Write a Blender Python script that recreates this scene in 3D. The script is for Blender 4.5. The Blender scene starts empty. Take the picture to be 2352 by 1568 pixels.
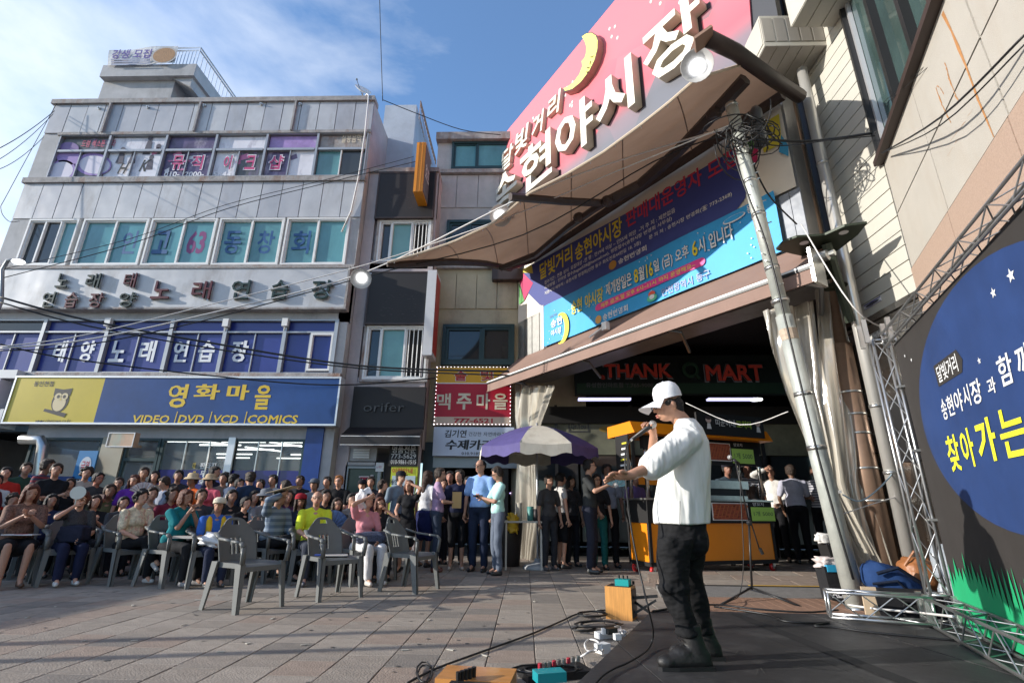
import bpy, math, random
import numpy as np
from mathutils import Vector, Matrix
random.seed(7); rng=np.random.default_rng(7)
SC=bpy.context.scene
# ------------------------------------------------------------ camera, sky, sun, exposure
FPX=1157.28; CX,CY=1176.,784.
YAW,PITCH,ROLL=-2.81834332e-02,3.23324537e-01,1.05465459e-02
CAM=np.array([0,0,.95])
_f=np.array([math.sin(YAW)*math.cos(PITCH),math.cos(YAW)*math.cos(PITCH),math.sin(PITCH)])
_r=np.array([math.cos(YAW),-math.sin(YAW),0.]); _u=np.cross(_r,_f)
CR=_r*math.cos(ROLL)+_u*math.sin(ROLL); CU=-_r*math.sin(ROLL)+_u*math.cos(ROLL)
cam=bpy.data.cameras.new('camera'); cam.lens=36*FPX/2352; cam.sensor_width=36; cam.clip_end=2000; cam.clip_start=.05
camo=bpy.data.objects.new('camera',cam); SC.collection.objects.link(camo); SC.camera=camo
m=Matrix.Identity(4)
for i in range(3): m[i][0]=CR[i]; m[i][1]=CU[i]; m[i][2]=-_f[i]; m[i][3]=CAM[i]
camo.matrix_world=m
SUN_AZ=12.; SUN_EL=17.     # light travels towards +X and SUN_AZ degrees towards +Y
world=bpy.data.worlds.new('World'); SC.world=world; world.use_nodes=True
nt=world.node_tree; nt.nodes.clear(); N=nt.nodes.new; L=nt.links.new
out=N('ShaderNodeOutputWorld'); bg=N('ShaderNodeBackground'); sky=N('ShaderNodeTexSky'); sky.sky_type='NISHITA'; sky.sun_disc=False
sky.sun_elevation=math.radians(SUN_EL); sky.sun_rotation=math.radians(270-SUN_AZ); sky.air_density=1.0; sky.dust_density=.4; sky.ozone_density=3.5; sky.altitude=50
bg.inputs[1].default_value=.125
tc=N('ShaderNodeTexCoord'); mp=N('ShaderNodeMapping'); mp.inputs['Scale'].default_value=(1,1,2.2)
ns=N('ShaderNodeTexNoise'); ns.inputs['Scale'].default_value=1.7; ns.inputs['Detail'].default_value=10; ns.inputs['Roughness'].default_value=.56; ns.inputs['Distortion'].default_value=.25
sep=N('ShaderNodeSeparateXYZ'); ad=N('ShaderNodeMath'); ad.operation='MULTIPLY_ADD'
L(tc.outputs['Generated'],mp.inputs[0]); L(mp.outputs[0],ns.inputs[0]); L(tc.outputs['Generated'],sep.inputs[0])
# clouds thicken towards the west (-X), the side of the sun
ad.inputs[1].default_value=-.44; L(sep.outputs[0],ad.inputs[0]); L(ns.outputs[0],ad.inputs[2])
rp=N('ShaderNodeValToRGB'); rp.color_ramp.elements[0].position=.6; rp.color_ramp.elements[0].color=(.05,.05,.05,1); rp.color_ramp.elements[1].color=(.93,.93,.93,1); rp.color_ramp.elements[1].position=1.
L(ad.outputs[0],rp.inputs[0])
mx=N('ShaderNodeMixRGB'); L(rp.outputs[0],mx.inputs[0]); hs=N('ShaderNodeHueSaturation'); hs.inputs['Saturation'].default_value=1.12; hs.inputs['Value'].default_value=1.75; L(sky.outputs[0],hs.inputs['Color']); L(hs.outputs[0],mx.inputs[1]); mx.inputs[2].default_value=(7.4,7.7,8.1,1)
L(mx.outputs[0],bg.inputs[0]); L(bg.outputs[0],out.inputs[0])
sl=bpy.data.lights.new('sun','SUN'); sl.energy=4.6; sl.angle=math.radians(.55); sl.color=(1,.95,.87)
so=bpy.data.objects.new('sun',sl); SC.collection.objects.link(so)
ca,sa=math.cos(math.radians(SUN_AZ)),math.sin(math.radians(SUN_AZ)); ce,se=math.cos(math.radians(SUN_EL)),math.sin(math.radians(SUN_EL))
so.rotation_euler=Vector((ca*ce,sa*ce,-se)).to_track_quat('-Z','Y').to_euler(); so.location=(-30,-8,20)
SC.view_settings.view_transform='Standard'; SC.view_settings.look='None'; SC.view_settings.gamma=1; SC.view_settings.use_curve_mapping=False
SC.view_settings.exposure=.5
SC.cycles.max_bounces=6; SC.cycles.transparent_max_bounces=8; SC.cycles.sample_clamp_indirect=6
# ------------------------------------------------------------ geometry from measured sight lines
def ray(x,y): return _f*FPX+CR*(x-CX)-CU*(y-CY)
def G(x,y,z=0.):
    d=ray(x,y); return CAM+d*(z-CAM[2])/d[2]
def PLN(x,y,p,n):
    d=ray(x,y); return CAM+d*(((np.array(p,float)-CAM)@n)/(d@n))
def YP(x,y,Y): return PLN(x,y,(0,Y,0),np.array([0,1.,0]))
class Fr:
    def __init__(s,o,ex,ez,en): s.o,s.ex,s.ez,s.en=[np.array(v,float) for v in (o,ex,ez,en)]
    def w(s,v):
        v=np.asarray(v,float).reshape(-1,3); return s.o+v[:,0:1]*s.ex+v[:,1:2]*s.ez+v[:,2:3]*s.en
    def px(s,x,y,off=0.):
        P=PLN(x,y,s.o+s.en*off,s.en)-s.o; return float(P@s.ex),float(P@s.ez)
W=Fr((0,0,0),(1,0,0),(0,1,0),(0,0,1))
def wallframe(o,az):    # vertical plane, s runs along azimuth direction az (deg from +X towards +Y), out = its right-hand normal
    a=math.radians(az); ex=(math.cos(a),math.sin(a),0); return Fr(o,ex,(0,0,1),(math.sin(a),-math.cos(a),0))
# ------------------------------------------------------------ materials
MATS={}
def mat(name,col,rough=.6,metal=0.,var=0.,vs=3.,bump=0.,bs=60.,spec=.5,emis=None,es=0.,alpha=1.,trans=0.,dirt=None,da=.0,ds=2.,stretch=(1,1,1),ior=1.45,coat=0.,wave=None):
    m=bpy.data.materials.new(name); m.use_nodes=True; nt=m.node_tree; b=nt.nodes['Principled BSDF']
    c=(*col,1); b.inputs['Base Color'].default_value=c; b.inputs['Roughness'].default_value=rough; b.inputs['Metallic'].default_value=metal
    b.inputs['Specular IOR Level'].default_value=spec; b.inputs['IOR'].default_value=ior
    if trans: b.inputs['Transmission Weight'].default_value=trans
    if alpha<1: b.inputs['Alpha'].default_value=alpha
    if coat: b.inputs['Coat Weight'].default_value=coat; b.inputs['Coat Roughness'].default_value=.1
    if emis: b.inputs['Emission Color'].default_value=(*emis,1); b.inputs['Emission Strength'].default_value=es
    N=nt.nodes.new; L=nt.links.new
    if var or bump or dirt or wave:
        tc=N('ShaderNodeTexCoord'); mp=N('ShaderNodeMapping'); mp.inputs['Scale'].default_value=stretch; L(tc.outputs['Object'],mp.inputs[0])
        cur=None
        if var:
            n=N('ShaderNodeTexNoise'); n.inputs['Scale'].default_value=vs; n.inputs['Detail'].default_value=6; n.inputs['Roughness'].default_value=.65; L(mp.outputs[0],n.inputs[0])
            r=N('ShaderNodeMapRange'); r.inputs[1].default_value=.25; r.inputs[2].default_value=.75; r.inputs[3].default_value=1-var; r.inputs[4].default_value=1+var; L(n.outputs[0],r.inputs[0])
            x=N('ShaderNodeMixRGB'); x.blend_type='MULTIPLY'; x.inputs[0].default_value=1; x.inputs[1].default_value=c; L(r.outputs[0],x.inputs[2]); cur=x.outputs[0]
        if dirt:
            n=N('ShaderNodeTexNoise'); n.inputs['Scale'].default_value=ds; n.inputs['Detail'].default_value=8; n.inputs['Roughness'].default_value=.7
            mp2=N('ShaderNodeMapping'); mp2.inputs['Scale'].default_value=(1,1,.35); L(tc.outputs['Object'],mp2.inputs[0]); L(mp2.outputs[0],n.inputs[0])
            r=N('ShaderNodeMapRange'); r.inputs[1].default_value=.52; r.inputs[2].default_value=.75; r.inputs[3].default_value=0; r.inputs[4].default_value=da; L(n.outputs[0],r.inputs[0])
            x=N('ShaderNodeMixRGB'); L(r.outputs[0],x.inputs[0]); x.inputs[2].default_value=(*dirt,1)
            if cur: L(cur,x.inputs[1])
            else: x.inputs[1].default_value=c
            cur=x.outputs[0]
        if cur: L(cur,b.inputs['Base Color'])
        if bump:
            n=N('ShaderNodeTexNoise'); n.inputs['Scale'].default_value=bs; n.inputs['Detail'].default_value=4; L(mp.outputs[0],n.inputs[0])
            bp=N('ShaderNodeBump'); bp.inputs['Strength'].default_value=bump; bp.inputs['Distance'].default_value=.02; L(n.outputs[0],bp.inputs['Height']); L(bp.outputs[0],b.inputs['Normal'])
        elif wave:
            n=N('ShaderNodeTexNoise'); n.inputs['Scale'].default_value=wave[0]; n.inputs['Detail'].default_value=2; L(mp.outputs[0],n.inputs[0])
            bp=N('ShaderNodeBump'); bp.inputs['Strength'].default_value=wave[1]; bp.inputs['Distance'].default_value=.1; L(n.outputs[0],bp.inputs['Height']); L(bp.outputs[0],b.inputs['Normal'])
    MATS[name]=m; return m
def cm(col,kind='cloth'):   # cached plain colour
    key='%s_%02x%02x%02x'%(kind,*[int(max(0,min(1,c))*255) for c in col])
    if key in MATS: return MATS[key]
    if kind=='cloth': return mat(key,col,.85,0,var=.14,vs=14,bump=.25,bs=24,spec=.2)
    if kind=='paint': return mat(key,col,.5,0,var=.05,vs=4)
    if kind=='skin': return mat(key,col,.5,0,var=.06,vs=20,spec=.4)
    if kind=='hair': return mat(key,col,.62,0,var=.35,vs=60,bump=.9,bs=90,stretch=(1,1,.25),spec=.5)
    if kind=='print': return mat(key,col,.45,0,spec=.4)
    if kind=='plastic': return mat(key,col,.35,0,spec=.5)
    return mat(key,col,.6)
def P(m):
    return MATS[m] if isinstance(m,str) else m
# ------------------------------------------------------------ mesh builder
def link(o): SC.collection.objects.link(o); return o
class MB:
    def __init__(s,fr=W): s.v=[]; s.f=[]; s.m=[]; s.n=0; s.fr=fr
    def add(s,vs,fs,m=0):
        vs=s.fr.w(vs); s.v.append(vs); s.f+= [tuple(i+s.n for i in f) for f in fs]; s.m+=[m]*len(fs); s.n+=len(vs); return s
    def box(s,x0,x1,y0,y1,z0,z1,m=0):
        vs=[(x0,y0,z0),(x1,y0,z0),(x1,y1,z0),(x0,y1,z0),(x0,y0,z1),(x1,y0,z1),(x1,y1,z1),(x0,y1,z1)]
        return s.add(vs,[(3,2,1,0),(4,5,6,7),(0,1,5,4),(1,2,6,5),(2,3,7,6),(3,0,4,7)],m)
    def hexa(s,b4,t4,m=0): return s.add(list(b4)+list(t4),[(3,2,1,0),(4,5,6,7),(0,1,5,4),(1,2,6,5),(2,3,7,6),(3,0,4,7)],m)
    def bar(s,a,b,w,h=None,up=(0,0,1),m=0):   # rectangular bar between two points (frame coordinates)
        a=np.array(a,float); b=np.array(b,float); d=b-a; d/=np.linalg.norm(d); h=h or w; u=np.array(up,float)
        if abs(d@u)>.95: u=np.array([0,1.,0]) if abs(d[1])<.9 else np.array([1.,0,0])
        x=np.cross(d,u); x/=np.linalg.norm(x); y=np.cross(x,d); x=x*w/2; y=y*h/2
        return s.add([a-x-y,a+x-y,a+x+y,a-x+y,b-x-y,b+x-y,b+x+y,b-x+y],[(0,1,2,3),(7,6,5,4),(4,5,1,0),(5,6,2,1),(6,7,3,2),(7,4,0,3)],m)
    def poly(s,pts,z0,z1=None,m=0):
        n=len(pts)
        if z1 is None: return s.add([(p[0],p[1],z0) for p in pts],[tuple(range(n))],m)
        vs=[(p[0],p[1],z0) for p in pts]+[(p[0],p[1],z1) for p in pts]
        return s.add(vs,[tuple(range(n-1,-1,-1)),tuple(range(n,2*n))]+[(i,(i+1)%n,n+(i+1)%n,n+i) for i in range(n)],m)
    def tube(s,pts,r,n=8,m=0,caps=True):
        pts=[np.array(p,float) for p in pts]; k=len(pts); rr=r if hasattr(r,'__len__') else [r]*k; vs=[]; u=None
        for i,p in enumerate(pts):
            d=pts[min(i+1,k-1)]-pts[max(i-1,0)]; d=d/(np.linalg.norm(d)+1e-12)
            if u is None: u=np.cross(d,(0,0,1.) if abs(d[2])<.9 else (1.,0,0))
            u=u-d*(u@d); u/=np.linalg.norm(u)+1e-12; w=np.cross(d,u)
            for j in range(n):
                a=2*math.pi*j/n; vs.append(p+rr[i]*(u*math.cos(a)+w*math.sin(a)))
        fs=[(i*n+j,i*n+(j+1)%n,(i+1)*n+(j+1)%n,(i+1)*n+j) for i in range(k-1) for j in range(n)]
        if caps: fs+=[tuple(range(n-1,-1,-1)),tuple((k-1)*n+j for j in range(n))]
        return s.add(vs,fs,m)
    def lathe(s,prof,c=(0,0,0),n=16,m=0,axis=None):
        ax=np.array(axis if axis is not None else (0,0,1.),float); ax/=np.linalg.norm(ax); u=np.cross(ax,(1.,0,0) if abs(ax[0])<.9 else (0,1.,0)); u/=np.linalg.norm(u); w=np.cross(ax,u); c=np.array(c,float)
        vs=[c+ax*z+r*(u*math.cos(2*math.pi*j/n)+w*math.sin(2*math.pi*j/n)) for r,z in prof for j in range(n)]
        return s.add(vs,[(i*n+j,i*n+(j+1)%n,(i+1)*n+(j+1)%n,(i+1)*n+j) for i in range(len(prof)-1) for j in range(n)],m)
    def ell(s,c,r,nu=10,nv=7,m=0,R=None):
        c=np.array(c,float); vs=[]
        for i in range(nv+1):
            t=math.pi*i/nv
            for j in range(nu):
                a=2*math.pi*j/nu; v=np.array([r[0]*math.sin(t)*math.cos(a),r[1]*math.sin(t)*math.sin(a),-r[2]*math.cos(t)])
                if R is not None: v=R@v
                vs.append(c+v)
        return s.add(vs,[(i*nu+j,i*nu+(j+1)%nu,(i+1)*nu+(j+1)%nu,(i+1)*nu+j) for i in range(nv) for j in range(nu)],m)
    def grid(s,fn,nu,nv,m=0,mf=None):
        vs=[fn(i/nu,j/nv) for i in range(nu+1) for j in range(nv+1)]
        fs=[(i*(nv+1)+j,(i+1)*(nv+1)+j,(i+1)*(nv+1)+j+1,i*(nv+1)+j+1) for i in range(nu) for j in range(nv)]
        s.add(vs,fs,m)
        if mf: s.m[-len(fs):]=[mf((i+.5)/nu,(j+.5)/nv) for i in range(nu) for j in range(nv)]
        return s
    def mesh(s,name,mats,smooth=False,org=(0,0,0)):
        me=bpy.data.meshes.new(name); v=(np.concatenate(s.v) if s.v else np.zeros((0,3)))-np.array(org,float)
        me.from_pydata(v.tolist(),[],s.f)
        for mm in mats: me.materials.append(P(mm))
        if len(mats)>1: me.polygons.foreach_set('material_index',s.m)
        if smooth: me.polygons.foreach_set('use_smooth',[True]*len(s.f))
        me.update(); return me
    def build(s,name,mats,parent=None,smooth=False,origin=None):
        if not isinstance(mats,(list,tuple)): mats=[mats]
        org=np.array(root_of(parent),float) if parent is not None else np.array(origin if origin is not None else ctr(s.v),float)
        o=link(bpy.data.objects.new(name,s.mesh(name,mats,smooth,org)))
        if parent is not None: o.parent=parent
        else: o.location=org
        return o
def ctr(v):
    v=np.concatenate(v); lo,hi=v.min(0),v.max(0); return ((lo[0]+hi[0])/2,(lo[1]+hi[1])/2,lo[2])
def root_of(p):
    o=np.zeros(3)
    while p is not None: o=o+np.array(p.location); p=p.parent
    return o
def tag(o,label,cat,group=None,kind=None):
    if label: o['label']=label
    if cat: o['category']=cat
    if group: o['group']=group
    if kind: o['kind']=kind
    return o
def thing(name,label,cat,loc=(0,0,0),group=None):
    o=link(bpy.data.objects.new(name,None)); o.location=tuple(float(c) for c in loc); o.empty_display_size=.1; return tag(o,label,cat,group)
def struct(o): o['kind']='structure'; return o
# deferred text and voxel-remeshed bodies: all evaluated in one go at the end
PEND=[]
# letter outlines as plain numbers: character code, width, outline count, then for each outline its point count and x, y pairs (1/95 em)
GLYPH_NUMBERS=[
9742,254,17,24,36,32,32,34,29,36,29,45,36,74,38,80,43,82,49,85,50,89,51,97,64,97,64,84,75,84,75,97,89,97,90,89,91,85,95,83,102,80,104,74,110,45,111,41,110,36,103,32,16,34,13,31,15,29,21,29,40,32,39,32,21,34,18,37,16,103,16,106,18,107,21,107,38,111,40,111,21,110,17,106,13,5,51,48,58,48,60,53,51,55,49,50,5,52,57,59,57,61,63,53,64,51,59,5,66,48,74,48,75,53,66,55,64,49,5,54,67,60,67,62,72,55,74,52,68,6,46,41,45,47,51,75,87,76,94,49,95,43,5,66,57,74,57,75,63,66,64,65,59,24,43,35,97,35,105,36,107,40,107,44,101,74,99,77,96,79,88,82,86,89,86,93,79,93,79,80,61,80,61,93,54,93,53,89,51,82,46,79,41,77,39,74,33,44,32,41,33,38,5,82,48,89,48,90,54,81,55,80,49,5,67,67,73,67,74,72,67,74,65,68,4,80,57,87,57,88,63,80,64,4,79,67,86,67,86,73,79,74,48,29,64,22,65,17,67,14,71,13,76,14,84,17,91,21,97,28,101,36,105,46,107,70,109,93,107,103,105,111,101,118,97,123,91,126,84,127,76,126,71,123,67,117,65,110,64,104,64,104,68,116,68,120,70,123,73,123,76,122,83,120,89,115,95,109,99,101,102,92,104,70,106,48,104,38,102,31,99,24,95,20,89,17,83,16,76,17,73,20,70,24,68,36,68,36,64,4,63,88,63,91,77,91,77,88,10,125,82,126,78,122,77,116,76,109,75,101,75,101,79,108,79,115,80,121,81,9,14,82,18,81,25,80,37,78,38,75,30,75,23,76,17,77,14,78,
44032,184,2,8,72,107,72,21,80,21,80,66,94,66,94,72,80,72,80,107,8,19,98,19,91,50,91,40,64,15,44,19,37,49,64,58,98,
44036,184,3,8,73,107,73,44,81,44,81,74,94,74,94,81,81,81,81,107,8,18,100,18,94,49,94,39,74,14,60,18,54,47,72,58,100,6,27,51,27,23,85,23,85,29,35,29,35,51,
44053,184,4,8,54,55,34,50,26,38,34,26,54,21,74,26,82,38,74,50,8,54,48,69,46,74,38,69,30,54,28,39,30,34,38,39,46,8,73,107,73,56,81,56,81,78,94,78,94,85,81,85,81,107,8,18,101,18,94,49,94,39,75,14,62,18,55,47,73,58,101,
44060,184,2,12,60,105,60,25,68,25,68,66,79,66,79,21,87,21,87,107,79,107,79,72,68,72,68,105,8,18,96,18,89,43,89,36,65,14,45,19,40,44,65,51,96,
44144,184,2,8,57,73,57,66,77,66,77,21,85,21,85,107,77,107,77,73,8,18,98,18,91,49,91,40,64,14,44,19,37,49,64,57,98,
44148,184,3,8,58,81,58,74,77,74,77,44,85,44,85,107,77,107,77,81,8,20,100,20,94,50,94,40,73,16,60,19,53,48,72,59,100,6,31,50,31,23,87,23,87,29,39,29,39,50,
44256,184,2,9,23,98,23,92,75,92,74,73,72,51,80,50,82,73,83,90,83,98,8,44,70,44,40,14,40,14,33,92,33,92,40,52,40,52,70,
44277,184,4,8,53,53,31,49,23,37,31,25,53,21,75,25,83,37,75,49,8,53,47,69,44,75,37,69,30,53,27,37,30,31,37,37,44,8,23,103,23,96,74,96,74,85,72,74,80,73,82,85,82,103,8,46,84,46,67,14,67,14,61,92,61,92,67,54,67,54,84,
44284,184,3,8,18,98,18,91,54,91,53,78,51,60,59,59,61,79,61,98,9,14,40,40,40,67,43,67,49,39,47,39,73,32,73,32,47,13,46,8,72,107,72,21,80,21,80,64,94,64,94,71,80,71,80,107,
44305,184,5,8,53,52,33,48,25,37,33,25,53,21,74,25,82,37,74,48,8,53,46,68,44,74,37,68,30,53,28,38,30,33,37,38,44,8,19,102,19,95,54,95,53,86,51,74,59,74,61,87,61,102,9,15,59,40,60,68,63,67,68,40,66,40,83,32,83,32,66,14,66,8,73,107,73,53,81,53,81,77,93,77,93,84,81,84,81,107,
44396,184,1,17,14,65,14,58,49,58,49,21,57,21,57,58,92,58,92,65,79,65,81,81,82,94,82,101,24,101,24,95,74,95,74,81,71,65,
44417,184,2,8,53,47,69,44,75,37,69,30,53,28,37,30,31,37,37,44,23,14,73,14,66,49,66,49,53,30,48,23,37,31,25,53,21,75,25,83,37,76,48,57,53,57,66,92,66,92,73,80,73,82,86,82,103,24,103,24,97,74,97,74,86,72,73,
44552,184,3,4,24,53,24,22,82,22,82,53,4,75,46,75,29,32,29,32,46,12,14,71,14,64,92,64,92,71,80,71,82,85,82,103,24,103,24,96,74,96,74,85,72,71,
44592,184,2,4,77,107,77,21,85,21,85,107,8,19,98,19,91,51,91,41,64,15,44,19,37,50,63,59,98,
44600,184,3,4,77,107,77,63,85,63,85,107,8,20,103,20,96,50,96,41,79,16,68,19,61,48,76,59,103,12,29,22,88,22,88,28,37,28,37,38,85,38,85,59,29,59,29,53,77,53,77,44,29,44,
44608,184,4,4,77,107,77,59,85,59,85,107,4,29,54,29,22,85,22,85,54,4,77,48,77,29,37,29,37,48,8,20,101,20,95,51,95,40,76,15,64,18,58,48,74,59,101,
44620,184,3,8,74,107,74,21,82,21,82,65,95,65,95,72,82,72,82,107,8,17,98,17,91,33,91,28,67,14,45,20,40,36,68,40,98,8,43,98,43,91,56,91,52,64,38,39,45,35,60,66,63,98,
44760,184,3,4,80,107,80,21,88,21,88,107,8,16,97,16,90,29,90,25,67,14,45,21,41,33,68,35,97,16,64,105,64,73,53,73,54,97,38,97,38,90,47,90,45,64,33,40,40,36,48,51,52,67,64,67,64,25,72,25,72,105,
44844,184,3,9,20,98,20,92,39,92,38,77,33,55,41,54,46,80,47,95,47,98,8,51,68,51,40,14,40,14,34,92,34,92,40,59,40,59,68,8,54,98,54,92,75,92,75,77,72,55,80,54,83,77,83,98,
44988,184,2,25,56,102,56,95,75,95,75,85,72,69,46,69,49,88,49,102,22,102,22,95,42,95,41,85,38,69,14,69,14,63,50,63,50,42,58,42,58,63,92,63,92,69,80,69,82,87,83,98,83,102,6,25,50,25,23,83,23,83,29,32,29,32,50,
45208,184,2,8,72,107,72,21,80,21,80,66,94,66,94,73,80,73,80,107,9,18,43,25,43,44,44,65,47,64,53,44,50,25,49,25,99,18,99,
45236,184,2,12,60,105,60,26,67,26,67,66,79,66,79,21,87,21,87,107,79,107,79,72,67,72,67,105,9,18,43,24,43,38,44,55,46,54,53,39,51,26,50,26,97,18,97,
45348,184,3,4,80,107,80,21,87,21,87,107,8,18,43,39,43,55,46,54,52,40,50,26,50,26,98,18,98,8,61,105,61,78,42,78,42,72,61,72,61,25,69,25,69,105,
45367,184,4,4,79,107,79,49,87,49,87,107,8,62,105,62,87,44,87,44,81,62,81,62,57,70,57,70,105,9,19,59,24,59,39,60,55,62,54,69,40,67,27,66,27,99,19,99,13,54,53,54,50,45,36,25,28,28,21,46,28,58,40,70,28,88,21,91,28,71,36,62,50,62,53,
45432,184,1,14,24,100,24,62,49,62,49,39,14,39,14,32,92,32,92,39,57,39,57,62,83,62,83,68,32,68,32,100,
45716,184,3,4,14,63,14,57,92,57,92,63,6,25,104,25,75,83,75,83,81,32,81,32,104,6,24,48,24,23,84,23,84,30,32,30,32,48,
45768,184,2,4,77,107,77,21,85,21,85,107,9,20,43,27,43,47,44,69,47,68,54,47,51,27,50,27,99,20,99,
45796,184,2,8,72,107,72,21,80,21,80,67,94,67,94,73,80,73,80,107,11,18,99,18,42,25,42,46,43,65,45,64,52,46,50,26,49,26,92,58,92,58,99,
45804,184,3,11,18,102,18,67,25,67,47,68,65,70,64,76,47,74,26,73,26,96,56,96,56,102,8,73,107,73,64,81,64,81,82,94,82,94,89,81,89,81,107,12,27,22,84,22,84,29,34,29,34,38,81,38,81,59,26,59,26,53,73,53,73,44,27,44,
45805,184,4,6,55,57,55,51,73,51,73,22,81,22,81,57,11,18,102,18,65,25,65,47,66,65,68,64,75,47,72,26,72,26,95,56,95,56,102,8,73,107,73,61,81,61,81,80,94,80,94,87,81,87,81,107,15,23,57,23,51,43,51,43,43,23,43,23,22,28,22,45,23,57,24,56,30,45,29,31,28,31,37,51,37,51,57,
45824,184,2,12,60,105,60,26,67,26,67,66,80,66,80,21,87,21,87,107,80,107,80,73,67,73,67,105,11,17,97,17,42,23,42,40,43,55,45,54,51,40,49,25,49,25,90,49,90,49,97,
46020,184,1,16,24,100,24,61,49,61,49,38,14,38,14,32,92,32,92,38,57,38,57,61,83,61,83,67,32,67,32,94,82,94,82,100,
46041,184,3,8,53,52,31,48,24,37,31,25,53,21,75,25,82,37,75,48,8,53,46,69,44,74,37,69,30,53,27,37,30,32,37,37,44,16,24,103,24,75,49,75,49,65,14,65,14,58,92,58,92,65,57,65,57,75,83,75,83,81,32,81,32,97,82,97,82,103,
46300,184,2,4,14,39,14,33,92,33,92,39,8,24,99,24,59,83,59,83,66,32,66,32,93,82,93,82,99,
46944,184,3,4,78,107,78,21,86,21,86,107,10,18,98,18,43,22,43,31,44,43,45,42,52,26,50,26,92,41,92,41,98,11,46,98,46,43,50,43,62,44,74,46,73,52,64,50,54,50,54,92,70,92,70,98,
46972,184,2,8,72,107,72,21,80,21,80,66,94,66,94,73,80,73,80,107,14,18,99,18,93,49,93,49,75,18,75,18,42,46,42,66,45,65,51,46,49,26,48,26,68,56,68,56,99,
47000,184,2,14,17,98,17,91,41,91,41,74,17,74,17,42,38,42,55,44,54,51,39,49,25,48,25,68,49,68,49,98,12,60,105,60,26,67,26,67,67,80,67,80,21,87,21,87,107,80,107,80,73,67,73,67,105,
47100,184,4,4,29,52,29,22,85,22,85,52,4,77,46,77,29,37,29,37,46,8,61,88,61,81,77,81,77,57,85,57,85,107,77,107,77,88,14,18,103,18,96,48,96,48,85,18,85,18,60,44,60,63,63,63,69,45,67,26,67,26,79,56,79,56,103,
47161,184,4,8,57,52,36,48,28,36,36,25,57,21,78,25,85,36,78,48,8,57,46,72,44,78,36,72,29,57,27,41,29,36,36,41,44,14,18,102,18,96,47,96,47,84,18,84,18,59,45,59,60,61,60,67,45,65,26,65,26,78,55,78,55,102,12,60,76,60,70,77,70,77,54,85,54,85,107,77,107,77,94,60,94,60,87,77,87,77,76,
47196,184,1,20,24,54,49,54,49,38,14,38,14,32,92,32,92,38,57,38,57,54,84,54,84,61,32,61,32,75,82,75,82,101,24,101,24,94,75,94,75,81,24,81,
47532,184,2,4,77,107,77,21,85,21,85,107,14,19,99,19,93,51,93,51,75,19,75,19,42,48,42,70,45,69,51,48,49,27,48,27,68,59,68,59,99,
47560,184,3,4,18,98,18,43,57,43,57,98,4,49,92,49,49,25,49,25,92,8,72,107,72,21,80,21,80,66,94,66,94,73,80,73,80,107,
47564,184,4,4,18,99,18,60,57,60,57,99,4,50,93,50,66,25,66,25,93,8,73,107,73,44,81,44,81,74,94,74,94,81,81,81,81,107,6,27,50,27,23,85,23,85,29,35,29,35,50,
47588,184,3,4,17,97,17,44,50,44,50,97,4,43,91,43,50,25,50,25,91,12,61,105,61,25,68,25,68,67,80,67,80,21,87,21,87,107,80,107,80,73,68,73,68,105,
47589,184,4,6,29,51,29,45,79,45,79,21,87,21,87,51,4,18,100,18,62,51,62,51,100,4,44,93,44,68,25,68,25,93,12,61,105,61,56,68,56,68,78,79,78,79,56,87,56,87,107,79,107,79,85,68,85,68,105,
47592,184,4,4,18,98,18,59,51,59,51,98,4,44,92,44,66,25,66,25,92,12,61,105,61,46,68,46,68,75,79,75,79,43,87,43,87,107,79,107,79,82,68,82,68,105,6,31,51,31,23,89,23,89,29,38,29,38,51,
47708,184,4,4,79,107,79,62,87,62,87,107,4,44,95,44,73,25,73,25,95,12,18,102,18,67,51,67,51,82,63,82,63,63,70,63,70,105,63,105,63,88,51,88,51,102,12,30,22,90,22,90,29,38,29,38,38,87,38,87,59,30,59,30,52,79,52,79,44,30,44,
47749,184,5,4,50,94,50,69,26,69,26,94,8,57,54,36,49,28,37,36,26,57,21,78,26,85,37,78,49,8,57,48,72,45,77,37,72,30,57,27,41,30,36,37,41,45,4,77,87,77,76,57,76,57,87,12,18,101,18,62,57,62,57,70,77,70,77,56,85,56,85,107,77,107,77,93,57,93,57,101,
47784,184,2,4,75,94,75,66,31,66,31,94,12,23,100,23,59,49,59,49,39,14,39,14,32,92,32,92,39,57,39,57,59,83,59,83,100,
47924,184,3,4,24,102,24,69,82,69,82,102,4,74,96,74,75,32,75,32,96,8,14,57,14,51,49,51,49,21,57,21,57,51,92,51,92,57,
47928,184,4,4,24,103,24,73,82,73,82,103,4,74,97,74,79,32,79,32,97,8,14,63,14,57,50,57,50,39,58,39,58,57,92,57,92,63,6,24,48,24,23,83,23,83,29,32,29,32,48,
48036,184,3,4,24,102,24,69,82,69,82,102,4,74,96,74,75,32,75,32,96,12,14,57,14,51,34,51,34,21,42,21,42,51,65,51,65,21,72,21,72,51,92,51,92,57,
48120,184,3,4,19,99,19,43,59,43,59,99,4,51,92,51,49,27,49,27,92,4,77,107,77,21,85,21,85,107,
48148,184,3,8,18,100,18,42,58,42,58,100,50,100,50,77,25,77,25,100,4,25,71,50,71,50,48,25,48,8,72,107,72,21,80,21,80,67,94,67,94,73,80,73,80,107,
48169,184,5,8,54,53,33,49,25,37,33,25,54,21,74,25,82,37,74,49,8,54,47,69,44,74,37,69,30,54,27,39,30,33,37,39,44,8,18,102,18,62,58,62,58,102,50,102,50,89,26,89,26,102,4,26,82,50,82,50,68,26,68,8,73,107,73,55,81,55,81,79,94,79,94,86,81,86,81,107,
48176,184,3,8,17,99,17,43,50,43,50,99,43,99,43,78,25,78,25,99,4,25,72,43,72,43,49,25,49,12,61,105,61,25,68,25,68,67,80,67,80,21,87,21,87,107,80,107,80,73,68,73,68,105,
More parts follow.
